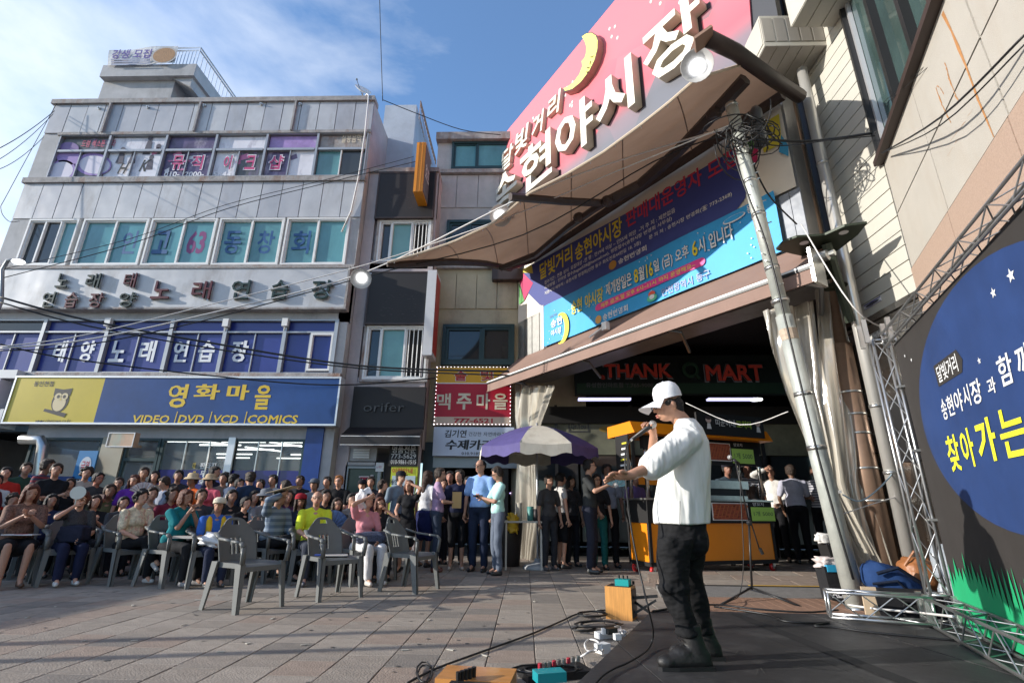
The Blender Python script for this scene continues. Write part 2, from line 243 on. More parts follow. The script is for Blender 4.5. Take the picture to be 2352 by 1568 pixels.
48264,184,3,4,26,80,49,80,49,64,26,64,16,18,101,18,58,57,58,57,76,77,76,77,43,85,43,85,107,77,107,77,83,57,83,57,101,49,101,49,86,26,86,26,101,6,30,50,30,23,87,23,87,29,38,29,38,50,
48277,184,4,4,26,83,49,83,49,70,26,70,8,30,56,30,22,85,22,85,56,77,56,77,46,38,46,38,56,4,38,39,77,39,77,29,38,29,16,77,107,77,86,57,86,57,103,49,103,49,89,26,89,26,103,18,103,18,63,57,63,57,79,77,79,77,60,85,60,85,107,
48512,184,3,8,24,104,24,66,82,66,82,104,74,104,74,92,32,92,32,104,4,32,85,74,85,74,73,32,73,8,14,56,14,50,49,50,49,21,57,21,57,50,92,50,92,56,
48708,184,3,4,77,107,77,21,85,21,85,107,8,19,100,19,42,60,42,60,100,52,100,52,77,27,77,27,100,4,27,71,52,71,52,48,27,48,
48731,184,4,4,77,107,77,57,85,57,85,107,8,19,103,19,65,59,65,59,103,51,103,51,90,27,90,27,103,4,27,84,51,84,51,71,27,71,19,53,59,53,51,28,51,28,45,53,45,44,34,25,27,28,21,45,27,57,37,69,27,87,21,90,27,70,34,61,45,87,45,87,51,61,51,61,59,
49324,184,2,13,35,100,35,84,29,61,13,46,18,39,31,51,39,68,48,52,60,41,65,47,49,62,43,84,43,100,8,72,107,72,21,80,21,80,66,94,66,94,72,80,72,80,107,
49345,184,4,8,54,53,33,48,25,37,33,25,54,21,74,25,82,37,74,48,8,54,46,69,44,74,37,69,30,54,28,39,30,33,37,39,44,13,35,103,35,94,29,76,14,64,18,58,31,67,39,80,47,68,60,60,64,67,49,77,43,93,43,103,8,73,107,73,55,81,55,81,78,94,78,94,85,81,85,81,107,
49373,184,4,8,58,52,37,48,30,37,37,25,58,21,79,25,87,37,79,48,8,58,46,74,44,79,37,74,30,58,27,43,30,38,37,43,44,13,32,102,32,90,27,76,14,64,19,58,29,66,36,77,43,67,53,61,57,67,44,76,40,90,40,102,12,61,105,61,57,68,57,68,78,79,78,79,54,87,54,87,107,79,107,79,84,68,84,68,105,
49397,184,4,8,27,56,27,22,81,22,81,56,73,56,73,46,35,46,35,56,4,35,39,73,39,73,29,35,29,12,73,107,73,60,81,60,81,72,93,72,93,78,81,78,81,89,93,89,93,95,81,95,81,107,13,35,103,35,95,29,78,14,66,18,60,31,68,40,81,48,70,60,62,64,68,49,79,43,95,43,103,
49436,184,2,8,77,107,77,78,57,78,57,71,77,71,77,21,85,21,85,107,13,36,100,36,84,30,61,14,46,19,39,32,51,40,68,49,52,62,41,67,47,51,62,44,84,44,100,
49444,184,3,8,77,107,77,91,58,91,58,85,77,85,77,63,85,63,85,107,12,30,22,88,22,88,29,38,29,38,38,85,38,85,58,30,58,30,52,77,52,77,44,30,44,13,36,104,36,96,30,79,14,69,18,63,31,71,40,83,48,72,60,65,65,71,49,81,43,96,43,104,
49457,184,4,8,57,54,36,49,28,37,36,26,57,21,78,26,85,37,78,49,8,57,47,72,45,77,37,72,30,57,28,41,30,36,37,41,45,13,36,102,36,93,30,76,14,64,18,58,32,66,40,80,48,68,60,60,65,66,49,77,44,94,44,102,8,58,89,58,82,77,82,77,56,85,56,85,107,77,107,77,89,
49464,184,3,4,80,107,80,21,87,21,87,107,8,62,105,62,76,48,76,48,70,62,70,62,25,70,25,70,105,13,32,99,32,83,27,61,13,46,18,40,29,50,36,66,43,52,53,42,57,48,44,63,40,83,40,99,
49465,184,4,4,79,107,79,55,87,55,87,107,6,29,50,29,44,79,44,79,21,87,21,87,50,8,62,105,62,87,49,87,49,81,62,81,62,56,70,56,70,105,13,32,102,32,90,27,75,14,64,19,58,29,66,36,77,42,67,52,60,56,66,44,76,40,90,40,102,
49548,184,2,8,49,60,49,39,14,39,14,32,92,32,92,39,57,39,57,60,13,49,101,49,95,39,76,17,65,21,59,40,67,53,82,66,67,85,59,88,65,67,76,57,95,57,101,
49569,184,4,8,53,51,31,47,24,36,31,25,53,21,75,25,82,36,75,47,8,53,45,69,43,74,36,69,30,53,27,37,30,32,36,37,43,8,14,64,14,58,92,58,92,64,57,64,57,77,49,77,49,64,13,49,106,49,102,40,87,19,79,22,72,40,79,53,91,66,79,84,72,87,79,66,87,57,102,57,106,
49688,184,2,13,49,104,49,99,40,83,18,74,21,68,40,75,53,88,66,75,85,68,88,74,67,83,57,99,57,104,8,14,59,14,52,49,52,49,21,57,21,57,52,92,52,92,59,
49696,184,2,13,49,107,49,103,40,90,19,83,21,77,40,83,53,94,66,83,85,77,88,83,67,90,57,103,57,107,20,24,22,84,22,84,28,32,28,32,37,82,37,82,56,57,56,57,65,92,65,92,71,14,71,14,65,49,65,49,56,24,56,24,50,74,50,74,43,24,43,
49828,184,2,4,14,39,14,33,92,33,92,39,13,49,101,49,95,39,75,17,64,21,57,40,66,53,82,66,66,85,57,88,64,67,75,57,95,57,101,
49845,184,4,8,24,55,24,22,82,22,82,55,74,55,74,46,32,46,32,55,4,32,39,74,39,74,29,32,29,4,14,68,14,61,92,61,92,68,13,49,106,49,102,40,88,19,80,22,74,40,80,53,92,66,80,85,74,87,80,67,88,57,102,57,106,
49884,184,2,4,77,107,77,21,85,21,85,107,13,37,100,37,84,30,61,14,46,19,39,32,50,41,68,50,51,63,41,68,47,51,62,45,84,45,100,
49885,184,3,6,27,51,27,45,77,45,77,21,85,21,85,51,4,77,107,77,55,85,55,85,107,13,37,103,37,95,31,77,15,65,19,59,32,68,41,81,49,68,62,60,66,67,51,78,45,95,45,103,
49892,184,3,4,77,107,77,63,85,63,85,107,12,29,22,88,22,88,28,37,28,37,38,85,38,85,58,29,58,29,52,77,52,77,44,29,44,13,37,105,37,98,31,81,15,70,19,63,32,72,41,85,49,73,62,65,66,71,51,82,45,98,45,105,
50500,184,3,8,37,100,22,92,15,70,22,49,37,40,53,49,59,70,53,92,8,37,93,47,87,51,70,47,54,37,48,27,54,23,70,27,87,8,72,107,72,21,80,21,80,66,94,66,94,73,80,73,80,107,
50501,184,4,8,38,102,22,96,16,82,22,67,38,61,54,67,61,82,54,96,8,38,95,49,91,53,82,49,72,38,68,28,72,23,82,28,91,6,25,52,25,46,73,46,73,21,81,21,81,52,8,73,107,73,57,81,57,81,78,94,78,94,85,81,85,81,107,
50504,184,4,8,38,101,22,95,16,80,22,65,38,59,54,65,61,80,54,95,8,38,94,49,90,53,80,49,70,38,66,28,70,23,80,28,90,8,73,107,73,44,81,44,81,74,94,74,94,81,81,81,81,107,6,27,50,27,23,85,23,85,29,35,29,35,50,
50556,184,3,8,37,100,22,92,15,70,22,49,37,40,53,49,59,70,53,92,8,37,93,47,87,51,70,47,54,37,48,27,54,23,70,27,87,12,72,107,72,21,80,21,80,53,94,53,94,60,80,60,80,79,94,79,94,86,80,86,80,107,
50577,184,5,8,38,102,22,96,16,82,22,67,38,61,54,67,61,82,54,96,8,38,95,49,91,53,82,49,72,38,68,28,72,23,82,28,91,8,54,53,33,49,25,37,33,26,54,21,74,26,82,37,74,49,8,54,47,69,45,74,37,69,30,54,28,39,30,33,37,39,45,12,73,107,73,56,81,56,81,69,93,69,93,76,81,76,81,88,93,88,93,94,81,94,81,107,
50630,184,5,8,24,57,24,22,54,22,54,57,46,57,46,46,31,46,31,57,4,31,40,46,40,46,28,31,28,8,38,97,48,93,52,84,48,74,38,70,27,74,23,84,27,93,13,70,57,70,50,66,37,55,28,59,22,68,28,74,38,80,28,90,22,94,28,82,37,78,50,78,57,15,77,107,77,87,59,87,52,99,38,103,22,98,16,84,22,69,38,64,52,68,60,80,77,80,77,62,85,62,85,107,
50668,184,3,8,37,93,47,87,51,70,47,54,37,48,27,54,23,70,27,87,5,57,81,77,81,77,61,58,61,59,70,15,77,107,77,88,55,88,48,97,37,100,22,92,16,70,22,49,37,40,48,44,56,54,77,54,77,21,85,21,85,107,
50669,184,4,6,28,52,28,45,77,45,77,21,85,21,85,52,8,38,95,48,92,52,82,48,72,38,68,27,72,23,82,27,92,5,77,88,77,75,59,75,60,82,59,88,15,38,102,22,96,16,82,22,67,38,61,48,63,55,69,77,69,77,56,85,56,85,107,77,107,77,94,55,94,48,100,
50672,184,4,8,38,95,48,90,52,80,48,70,38,65,27,70,23,80,27,90,5,77,87,77,73,59,73,60,80,59,87,15,38,102,22,96,16,80,22,65,38,59,48,61,55,67,77,67,77,44,85,44,85,107,77,107,77,94,55,94,48,99,6,30,50,30,23,87,23,87,29,38,29,38,50,
50689,184,5,8,38,95,48,91,52,82,48,72,38,68,27,72,23,82,27,91,8,57,54,36,50,28,38,36,26,57,21,78,26,85,38,78,50,8,57,48,72,45,78,38,72,30,57,28,41,30,36,38,41,45,5,59,88,77,88,77,75,59,75,60,82,15,77,107,77,95,55,95,48,100,38,102,22,96,16,82,22,67,38,61,48,63,55,68,77,68,77,56,85,56,85,107,
50724,184,2,8,53,95,70,91,77,79,70,67,53,63,36,67,29,79,36,91,15,14,39,14,32,92,32,92,39,57,39,57,57,77,63,84,79,75,95,53,101,31,95,22,79,29,63,49,57,49,39,
50836,184,3,8,53,95,70,91,77,80,70,68,53,64,36,68,29,80,36,91,15,53,102,31,96,22,80,25,69,33,62,33,39,14,39,14,32,92,32,92,39,73,39,73,62,81,69,84,80,75,96,5,41,39,41,59,53,57,65,59,65,39,
50857,184,5,8,53,52,31,48,24,37,31,25,53,21,75,25,82,37,75,48,8,53,46,69,43,74,37,69,30,53,27,37,30,32,37,37,43,8,53,99,69,97,75,89,69,82,53,80,37,82,31,89,37,97,15,53,105,31,101,23,89,26,82,33,77,33,65,14,65,14,58,92,58,92,65,73,65,73,77,80,82,83,89,75,101,5,41,65,41,75,53,74,65,75,65,65,
50868,184,4,8,53,105,31,100,23,88,31,75,53,70,75,75,83,88,75,100,8,53,99,69,96,75,88,69,80,53,77,37,80,31,88,37,96,8,14,63,14,57,50,57,50,40,58,40,58,57,92,57,92,63,6,24,48,24,23,83,23,83,30,32,30,32,48,
50896,184,5,8,42,104,26,99,21,89,26,78,42,74,57,78,63,89,57,99,8,42,98,51,95,55,89,51,82,42,80,32,82,28,89,32,95,9,15,61,39,61,39,45,46,45,46,62,70,64,69,70,41,68,14,67,8,59,56,59,51,77,51,77,42,85,42,85,107,77,107,77,56,6,26,48,26,23,87,23,87,29,34,29,34,48,
50900,184,5,8,42,105,26,102,21,92,26,83,42,80,57,83,63,92,57,102,8,42,100,52,98,55,92,52,87,42,85,32,87,28,92,32,98,9,15,69,37,69,37,56,45,56,45,69,70,72,70,77,41,75,14,75,8,60,66,60,61,77,61,77,56,85,56,85,107,77,107,77,66,12,27,22,87,22,87,28,35,28,35,35,85,35,85,53,27,53,27,48,77,48,77,41,27,41,
50976,184,3,8,53,104,31,99,23,85,31,71,53,66,75,71,83,85,75,99,8,53,97,69,94,75,85,69,76,53,73,37,76,31,85,37,94,12,14,58,14,52,34,52,34,21,42,21,42,52,64,52,64,21,72,21,72,52,92,52,92,58,
51008,184,4,4,14,62,14,55,92,55,92,62,8,53,104,31,100,23,87,31,74,53,70,75,74,83,87,75,100,8,53,98,69,95,75,87,69,79,53,76,37,79,31,87,37,95,6,24,48,24,23,83,23,83,29,32,29,32,48,
51012,184,4,8,53,106,31,102,23,91,31,80,53,76,75,80,83,91,75,102,8,53,100,69,97,75,91,69,84,53,82,37,84,31,91,37,97,4,14,70,14,64,92,64,92,70,12,24,22,84,22,84,28,32,28,32,37,82,37,82,56,24,56,24,50,74,50,74,43,24,43,
51020,184,5,8,53,105,31,101,23,89,31,77,53,73,75,77,83,89,75,101,8,53,99,69,96,75,89,69,82,53,79,37,82,31,89,37,96,4,24,51,24,22,82,22,82,51,4,75,44,75,29,31,29,31,44,4,14,65,14,59,92,59,92,65,
51032,184,4,8,42,101,26,95,19,81,26,66,42,60,59,66,65,81,59,95,8,42,94,53,90,57,81,53,71,42,67,31,71,27,81,31,90,4,76,107,76,21,84,21,84,107,6,16,40,42,40,71,44,71,49,42,47,15,46,
51060,184,3,4,77,107,77,21,85,21,85,107,8,39,100,24,92,17,70,24,49,39,40,55,49,61,70,55,92,8,39,93,49,87,53,70,49,54,39,48,29,54,25,70,29,87,
51064,184,4,4,77,107,77,44,85,44,85,107,8,39,101,23,95,16,80,23,65,39,59,55,65,61,80,55,95,8,39,94,49,90,53,80,49,70,39,66,28,70,24,80,28,90,6,29,51,29,23,87,23,87,29,37,29,37,51,
51068,184,4,8,38,104,22,99,16,85,22,71,38,66,54,71,61,85,54,99,8,38,97,49,94,53,85,49,76,38,72,28,76,24,85,28,94,4,77,107,77,63,85,63,85,107,12,29,22,88,22,88,29,37,29,37,38,85,38,85,59,29,59,29,53,77,53,77,44,29,44,
51077,184,5,4,77,107,77,61,85,61,85,107,8,29,57,29,22,85,22,85,57,77,57,77,46,37,46,37,57,4,37,40,77,40,77,29,37,29,8,39,103,23,97,16,83,23,69,39,63,55,69,61,83,55,97,8,39,96,49,93,53,83,49,74,39,70,28,74,24,83,28,93,
51088,184,2,17,16,98,16,92,35,92,35,81,29,59,13,44,17,38,31,49,39,66,48,50,61,40,65,46,50,61,43,81,43,92,62,92,62,98,8,72,107,72,21,80,21,80,66,94,66,94,72,80,72,80,107,
51109,184,4,8,54,53,33,49,25,37,33,25,54,21,74,25,82,37,74,49,8,54,47,69,44,74,37,69,30,54,28,39,30,33,37,39,44,17,16,101,16,94,35,94,35,91,29,74,14,63,18,57,31,65,40,78,48,67,60,59,64,65,49,76,43,91,43,94,62,94,62,101,8,73,107,73,55,81,55,81,79,94,79,94,85,81,85,81,107,
51116,184,2,12,61,105,61,25,69,25,69,66,80,66,80,21,87,21,87,107,80,107,80,72,69,72,69,105,17,15,97,15,90,32,90,32,84,27,60,13,45,18,39,29,50,36,65,43,51,53,42,58,48,44,62,40,84,40,90,55,90,55,97,
51204,184,3,8,77,107,77,83,60,83,60,77,77,77,77,44,85,44,85,107,6,30,50,30,23,87,23,87,29,38,29,38,50,17,17,100,17,94,36,94,36,89,30,72,15,61,19,55,32,63,40,76,48,65,61,57,65,63,50,74,44,89,44,94,63,94,63,100,
51216,184,4,4,29,53,29,22,85,22,85,53,4,77,46,77,29,37,29,37,46,8,77,107,77,86,60,86,60,79,77,79,77,57,85,57,85,107,17,17,102,17,95,36,95,36,92,30,75,15,64,19,58,32,66,40,79,48,67,61,59,65,66,50,76,44,92,44,95,63,95,63,102,
51217,184,4,8,30,56,30,22,85,22,85,56,77,56,77,46,38,46,38,56,4,38,39,77,39,77,29,38,29,8,77,107,77,86,60,86,60,80,77,80,77,60,85,60,85,107,15,17,102,17,95,36,95,30,76,15,65,19,59,32,67,40,80,48,69,61,61,65,67,50,78,44,93,63,95,63,102,
51228,184,3,4,80,107,80,21,87,21,87,107,8,62,105,62,76,48,76,48,70,62,70,62,26,70,26,70,105,17,16,97,16,91,32,91,32,83,27,60,13,44,18,38,29,49,36,65,42,51,53,40,58,46,44,61,39,83,39,91,55,91,55,97,
51333,184,4,8,53,51,31,47,24,36,31,25,53,21,75,25,82,36,75,47,8,53,45,69,42,74,36,69,30,53,27,37,30,32,36,37,42,8,14,64,14,58,92,58,92,64,57,64,57,76,49,76,49,64,15,21,103,21,97,48,97,39,85,19,78,21,72,41,78,53,90,65,78,85,72,88,78,67,85,58,97,85,97,85,103,
51452,184,2,15,22,102,22,95,49,95,39,80,19,72,22,65,40,72,53,85,66,72,84,65,87,72,67,80,57,95,84,95,84,102,8,14,58,14,52,49,52,49,21,57,21,57,52,92,52,92,58,
51473,184,3,8,53,45,69,43,74,36,69,30,53,27,37,30,32,36,37,43,15,14,67,14,60,49,60,49,51,30,47,24,36,31,25,53,21,75,25,82,36,76,47,57,51,57,60,92,60,92,67,15,21,103,21,97,48,97,39,85,19,78,21,72,41,78,53,89,65,78,85,72,88,78,67,85,58,97,85,97,85,103,
51648,184,2,4,77,107,77,21,85,21,85,107,17,17,98,17,92,37,92,37,81,30,59,14,44,19,38,32,49,41,66,50,50,63,40,68,46,52,60,45,81,45,92,65,92,65,98,
51649,184,3,4,77,107,77,55,85,55,85,107,6,27,51,27,44,77,44,77,21,85,21,85,51,17,17,101,17,95,37,95,37,91,31,74,15,63,19,57,33,66,41,78,50,66,63,59,67,65,51,75,45,91,45,95,65,95,65,101,
51652,184,3,4,77,107,77,44,85,44,85,107,17,17,100,17,93,37,93,37,89,31,72,15,61,19,55,33,63,41,76,50,64,63,56,67,63,51,73,45,89,45,93,65,93,65,100,6,29,50,29,23,87,23,87,29,37,29,37,50,
51665,184,4,4,77,107,77,61,85,61,85,107,8,29,56,29,22,85,22,85,56,77,56,77,46,37,46,37,56,4,37,40,77,40,77,29,37,29,15,17,101,17,95,37,95,31,77,15,67,19,60,33,68,41,81,50,69,63,62,67,68,51,78,45,93,65,95,65,101,
52285,184,4,8,54,52,33,48,25,37,33,25,54,21,74,25,82,37,74,48,8,54,46,69,44,74,37,69,30,54,27,39,30,33,37,39,44,19,36,107,36,97,17,97,17,90,36,90,30,73,14,63,18,57,31,64,40,76,48,66,61,59,65,65,49,74,44,89,63,90,63,97,44,97,44,107,8,73,107,73,54,81,54,81,78,94,78,94,85,81,85,81,107,
52286,184,3,19,36,107,36,97,17,97,17,91,36,91,30,74,14,64,18,58,31,65,40,77,48,67,61,60,65,66,49,75,44,89,63,91,63,97,44,97,44,107,8,73,107,73,57,81,57,81,79,94,79,94,86,81,86,81,107,15,26,53,26,46,50,46,41,34,23,28,26,21,43,27,54,38,66,27,83,21,86,27,67,34,58,46,82,46,82,53,
52376,184,2,8,59,73,59,66,77,66,77,21,85,21,85,107,77,107,77,73,21,36,105,36,92,17,92,17,86,36,86,36,79,30,58,14,44,19,38,32,48,40,64,49,49,62,39,66,45,50,59,44,79,44,86,63,86,63,92,44,92,44,105,
52380,184,3,19,36,106,36,96,17,96,17,89,36,89,30,70,14,60,18,53,31,61,40,74,48,62,61,55,65,61,49,71,44,87,63,89,63,96,44,96,44,106,8,77,107,77,81,60,81,60,74,77,74,77,43,85,43,85,107,6,30,49,30,23,87,23,87,29,38,29,38,49,
52629,184,2,14,23,48,23,41,74,41,74,21,82,21,82,48,57,48,57,57,92,57,92,64,14,64,14,57,49,57,49,48,19,22,99,22,92,49,92,40,80,19,75,21,69,41,74,53,84,66,74,85,69,87,75,66,80,57,92,84,92,84,99,57,99,57,107,49,107,49,99,
52789,184,4,4,14,63,14,57,92,57,92,63,8,53,50,31,46,24,36,31,25,53,21,75,25,82,36,75,46,8,53,44,69,42,74,36,69,29,53,27,37,29,32,36,37,42,19,22,99,22,92,49,92,39,81,19,75,21,69,40,74,53,84,66,74,85,69,87,75,67,81,57,92,84,92,84,99,57,99,57,107,49,107,49,99,
52824,184,2,4,77,107,77,21,85,21,85,107,21,38,105,38,92,18,92,18,86,38,86,38,79,32,58,16,44,20,38,33,48,42,64,51,49,64,39,68,45,52,59,46,79,46,86,65,86,65,92,46,92,46,105,
52852,184,2,12,20,98,20,92,51,92,48,77,15,74,17,68,46,70,34,54,15,41,19,35,50,63,58,98,8,72,107,72,21,80,21,80,66,94,66,94,72,80,72,80,107,
53356,184,2,4,14,40,14,33,92,33,92,40,12,24,98,24,92,75,92,75,88,74,74,21,72,22,66,74,68,71,47,79,46,82,69,82,98,
53440,184,2,14,18,99,18,42,46,42,65,45,64,51,46,49,26,48,26,69,56,69,56,75,26,75,26,93,58,93,58,99,8,72,107,72,21,80,21,80,66,94,66,94,73,80,73,80,107,
53468,184,2,15,18,97,18,42,23,42,41,43,55,45,55,51,41,49,25,49,25,68,50,68,50,74,25,74,25,91,51,91,51,97,12,61,105,61,25,68,25,68,66,80,66,80,21,87,21,87,107,80,107,80,73,68,73,68,105,
53552,184,2,8,59,75,59,68,77,68,77,21,85,21,85,107,77,107,77,75,14,18,99,18,42,46,42,64,44,63,51,46,49,26,48,26,69,54,69,54,75,26,75,26,93,58,93,58,99,
53664,184,1,20,24,100,24,56,49,56,49,38,14,38,14,32,92,32,92,38,57,38,57,56,83,56,83,62,32,62,32,75,80,75,80,82,32,82,32,94,82,94,82,100,
53944,184,2,4,14,39,14,32,92,32,92,39,12,24,100,24,54,83,54,83,61,32,61,32,74,80,74,80,81,32,81,32,93,82,93,82,100,
54032,184,4,13,15,57,40,57,67,60,67,65,54,64,54,93,63,93,63,99,17,99,17,93,25,93,25,63,14,63,4,33,93,47,93,47,64,33,63,8,73,107,73,44,81,44,81,74,94,74,94,81,81,81,81,107,6,27,50,27,23,85,23,85,29,35,29,35,50,
54256,184,3,20,14,61,14,54,92,54,92,61,57,61,57,71,84,71,84,77,72,77,72,97,84,97,84,103,21,103,21,97,34,97,34,77,22,77,22,71,49,71,49,61,4,42,97,64,97,64,77,42,77,6,24,47,24,23,83,23,83,29,32,29,32,47,
54408,184,4,4,75,43,75,29,31,29,31,43,12,24,49,24,22,82,22,82,49,57,49,57,59,92,59,92,66,14,66,14,59,49,59,49,49,12,22,80,22,74,84,74,84,80,72,80,72,98,84,98,84,104,21,104,21,98,34,98,34,80,4,42,98,64,98,64,80,42,80,
54532,184,3,4,14,39,14,32,92,32,92,39,12,21,62,21,56,85,56,85,62,71,62,71,92,85,92,85,98,21,98,21,92,34,92,34,62,4,42,92,64,92,64,62,42,62,
54616,184,4,8,40,80,24,74,19,60,24,46,40,40,54,46,60,60,54,74,8,40,73,49,70,53,60,49,51,40,47,30,51,26,60,30,70,8,72,107,72,21,80,21,80,65,94,65,94,72,80,72,80,107,8,35,106,35,93,14,93,14,87,64,87,64,93,43,93,43,106,
54620,184,5,8,40,86,25,81,19,69,25,58,40,53,55,58,60,69,55,81,8,40,79,49,77,53,69,49,62,40,60,30,62,27,69,30,77,8,73,107,73,43,81,43,81,72,94,72,94,79,81,79,81,107,8,36,107,36,97,14,97,14,90,65,90,65,97,44,97,44,107,6,27,48,27,23,85,23,85,29,35,29,35,48,
54632,184,6,4,27,50,27,22,81,22,81,50,4,73,44,73,29,35,29,35,44,8,40,87,25,83,19,72,25,61,40,57,55,61,60,72,55,83,8,40,81,49,79,53,72,49,65,40,63,30,65,27,72,30,79,8,73,107,73,55,81,55,81,78,94,78,94,84,81,84,81,107,8,36,108,36,98,14,98,14,92,65,92,65,98,44,98,44,108,
54633,184,6,8,27,53,27,22,81,22,81,53,73,53,73,44,35,44,35,53,4,35,38,73,38,73,29,35,29,8,40,88,25,84,19,73,25,62,40,58,55,62,60,73,55,84,8,40,82,49,79,53,73,49,66,40,64,30,66,27,73,30,79,8,73,107,73,57,81,57,81,78,94,78,94,85,81,85,81,107,8,36,108,36,98,14,98,14,92,65,92,65,98,44,98,44,108,
54644,184,4,8,35,80,22,75,17,61,22,46,35,41,49,46,54,61,49,75,8,35,74,44,70,47,61,44,51,35,48,27,51,24,61,27,70,8,32,105,32,92,14,92,14,86,57,86,57,92,39,92,39,105,12,61,105,61,25,68,25,68,64,79,64,79,21,87,21,87,107,79,107,79,71,68,71,68,105,
54665,184,6,8,36,86,22,82,17,71,22,61,36,57,49,61,54,71,49,82,8,36,80,44,78,47,71,44,65,36,63,28,65,24,71,28,78,8,58,51,37,47,30,36,37,25,58,21,80,25,87,36,80,47,8,58,45,74,43,79,36,74,30,58,27,43,30,38,36,43,43,12,61,105,61,56,68,56,68,77,79,77,79,53,87,53,87,107,79,107,79,84,68,84,68,105,8,32,106,32,97,14,97,14,91,57,91,57,97,40,97,40,106,
54788,184,5,8,39,86,25,81,19,69,25,57,39,53,53,57,58,69,53,81,8,39,79,47,76,51,69,47,62,39,59,30,62,27,69,30,76,12,63,66,63,60,77,60,77,41,85,41,85,107,77,107,77,84,63,84,63,78,77,78,77,66,8,35,107,35,97,14,97,14,90,63,90,63,97,43,97,43,107,6,30,47,30,23,87,23,87,29,38,29,38,47,
54801,184,6,8,39,88,25,84,19,72,25,61,39,57,53,61,58,72,53,84,8,39,82,47,79,51,72,47,66,39,63,30,66,27,72,30,79,8,29,53,29,22,85,22,85,53,77,53,77,44,37,44,37,53,4,37,38,77,38,77,28,37,28,12,77,107,77,87,63,87,63,81,77,81,77,70,62,70,62,64,77,64,77,56,85,56,85,107,8,35,108,35,98,14,98,14,92,63,92,63,98,43,98,43,108,
54840,184,3,8,53,76,68,73,73,66,68,59,53,56,38,59,33,66,38,73,8,49,106,49,94,18,94,18,88,88,88,88,94,57,94,57,106,15,53,82,32,78,25,66,31,54,49,50,49,38,14,38,14,31,92,31,92,38,57,38,57,50,75,54,81,66,74,78,
54868,184,4,8,40,79,50,76,53,69,50,62,40,60,31,62,28,69,31,76,16,40,85,26,81,20,69,25,59,36,54,36,44,13,44,14,37,40,38,68,41,67,47,44,45,44,54,56,59,61,69,55,81,8,73,107,73,21,80,21,80,64,94,64,94,71,80,71,80,107,8,36,107,36,97,15,97,15,90,66,90,66,97,44,97,44,107,
54924,184,4,4,76,107,76,21,84,21,84,107,8,43,79,52,76,56,69,52,62,43,60,33,62,29,69,33,76,16,43,85,28,81,22,69,27,59,39,54,39,44,15,44,16,37,42,38,71,41,71,47,47,45,47,54,59,59,63,69,58,81,8,39,107,39,97,17,97,17,90,69,90,69,97,47,97,47,107,
54980,184,4,8,53,86,32,82,25,72,32,61,53,57,74,61,81,72,74,82,8,53,80,68,78,73,72,68,65,53,63,38,65,33,72,38,78,8,49,108,49,97,18,97,18,91,87,91,87,97,57,97,57,108,8,14,51,14,45,49,45,49,21,57,21,57,45,92,45,92,51,
40,65,1,10,25,51,29,74,39,94,34,94,21,74,16,51,21,27,34,7,39,7,29,27,
41,65,1,10,24,51,21,27,11,7,16,7,29,27,34,51,29,74,16,94,11,94,21,74,
44,44,1,10,15,17,23,23,26,31,24,38,19,40,15,39,14,35,15,31,19,29,18,24,
45,65,1,4,36,54,13,54,13,45,36,45,
46,44,1,8,20,39,16,37,14,33,16,29,20,28,24,29,26,33,24,37,
48,100,2,8,54,61,48,85,33,94,18,85,12,61,18,37,33,28,48,37,8,45,61,42,43,33,36,25,43,22,61,25,79,33,85,42,79,
49,100,1,4,38,93,29,93,29,28,38,28,
50,100,1,18,54,37,29,37,44,58,49,74,44,89,29,94,22,93,14,88,14,76,22,83,29,85,37,82,40,73,39,66,35,59,25,44,13,29,54,28,
51,100,1,27,17,83,23,85,28,85,36,83,39,76,36,69,27,66,27,58,37,55,40,47,38,39,30,36,23,38,16,41,16,31,23,29,29,28,44,33,50,47,48,57,40,63,47,68,49,77,44,90,30,94,23,93,17,91,
52,100,2,11,47,94,43,94,11,54,11,50,38,50,38,28,47,28,47,50,54,50,54,58,47,58,3,38,77,38,58,23,58,
53,100,1,18,48,93,19,93,19,60,36,58,42,48,38,40,28,36,21,38,14,41,14,32,22,29,30,28,45,34,51,48,45,63,28,69,28,85,48,85,
54,100,2,13,40,94,20,74,14,51,19,34,35,28,48,33,54,47,48,61,36,66,30,65,25,63,33,77,45,87,8,23,54,29,56,34,57,41,54,44,47,42,39,34,36,25,41,
55,100,1,6,56,93,14,93,14,84,42,84,18,31,27,28,
56,100,3,16,54,46,52,55,45,62,51,68,53,75,48,89,34,94,20,89,14,76,16,68,22,62,15,55,13,46,19,33,33,28,48,33,8,44,76,41,69,34,66,26,69,23,76,26,83,34,85,41,83,8,45,47,42,40,33,36,25,39,22,47,25,54,33,57,42,54,
57,100,2,13,27,28,46,47,53,70,47,87,33,94,18,88,13,75,18,62,31,56,37,57,41,59,35,46,22,34,9,22,75,25,82,33,85,41,82,44,74,43,68,38,66,33,65,25,68,
58,44,2,8,20,72,16,70,14,66,16,62,20,61,24,62,26,66,24,70,8,20,39,16,37,14,33,16,29,20,28,24,29,26,33,24,37,
64,202,2,36,94,29,82,19,62,15,32,25,22,51,33,80,60,91,84,83,93,62,86,42,76,36,73,37,73,42,80,77,72,77,70,70,64,77,56,79,40,70,32,49,37,34,49,28,57,30,63,36,66,30,73,28,92,39,100,62,89,88,61,98,25,82,15,50,27,20,62,9,86,14,103,29,8,41,49,46,65,57,72,65,68,68,59,63,43,51,35,44,39,
65,133,2,8,44,94,37,94,10,28,19,28,27,48,55,48,63,28,73,28,3,40,79,51,56,31,56,
67,142,1,18,72,89,60,93,50,94,24,84,14,60,22,39,49,28,62,29,72,33,72,44,61,38,50,36,31,43,24,61,31,79,49,86,60,84,72,79,
68,150,2,7,17,28,42,28,67,38,76,61,68,83,42,93,17,93,7,26,85,40,85,60,78,67,61,62,46,41,37,26,37,
69,100,1,12,53,93,17,93,17,28,54,28,54,37,26,37,26,57,52,57,52,65,26,65,26,85,53,85,
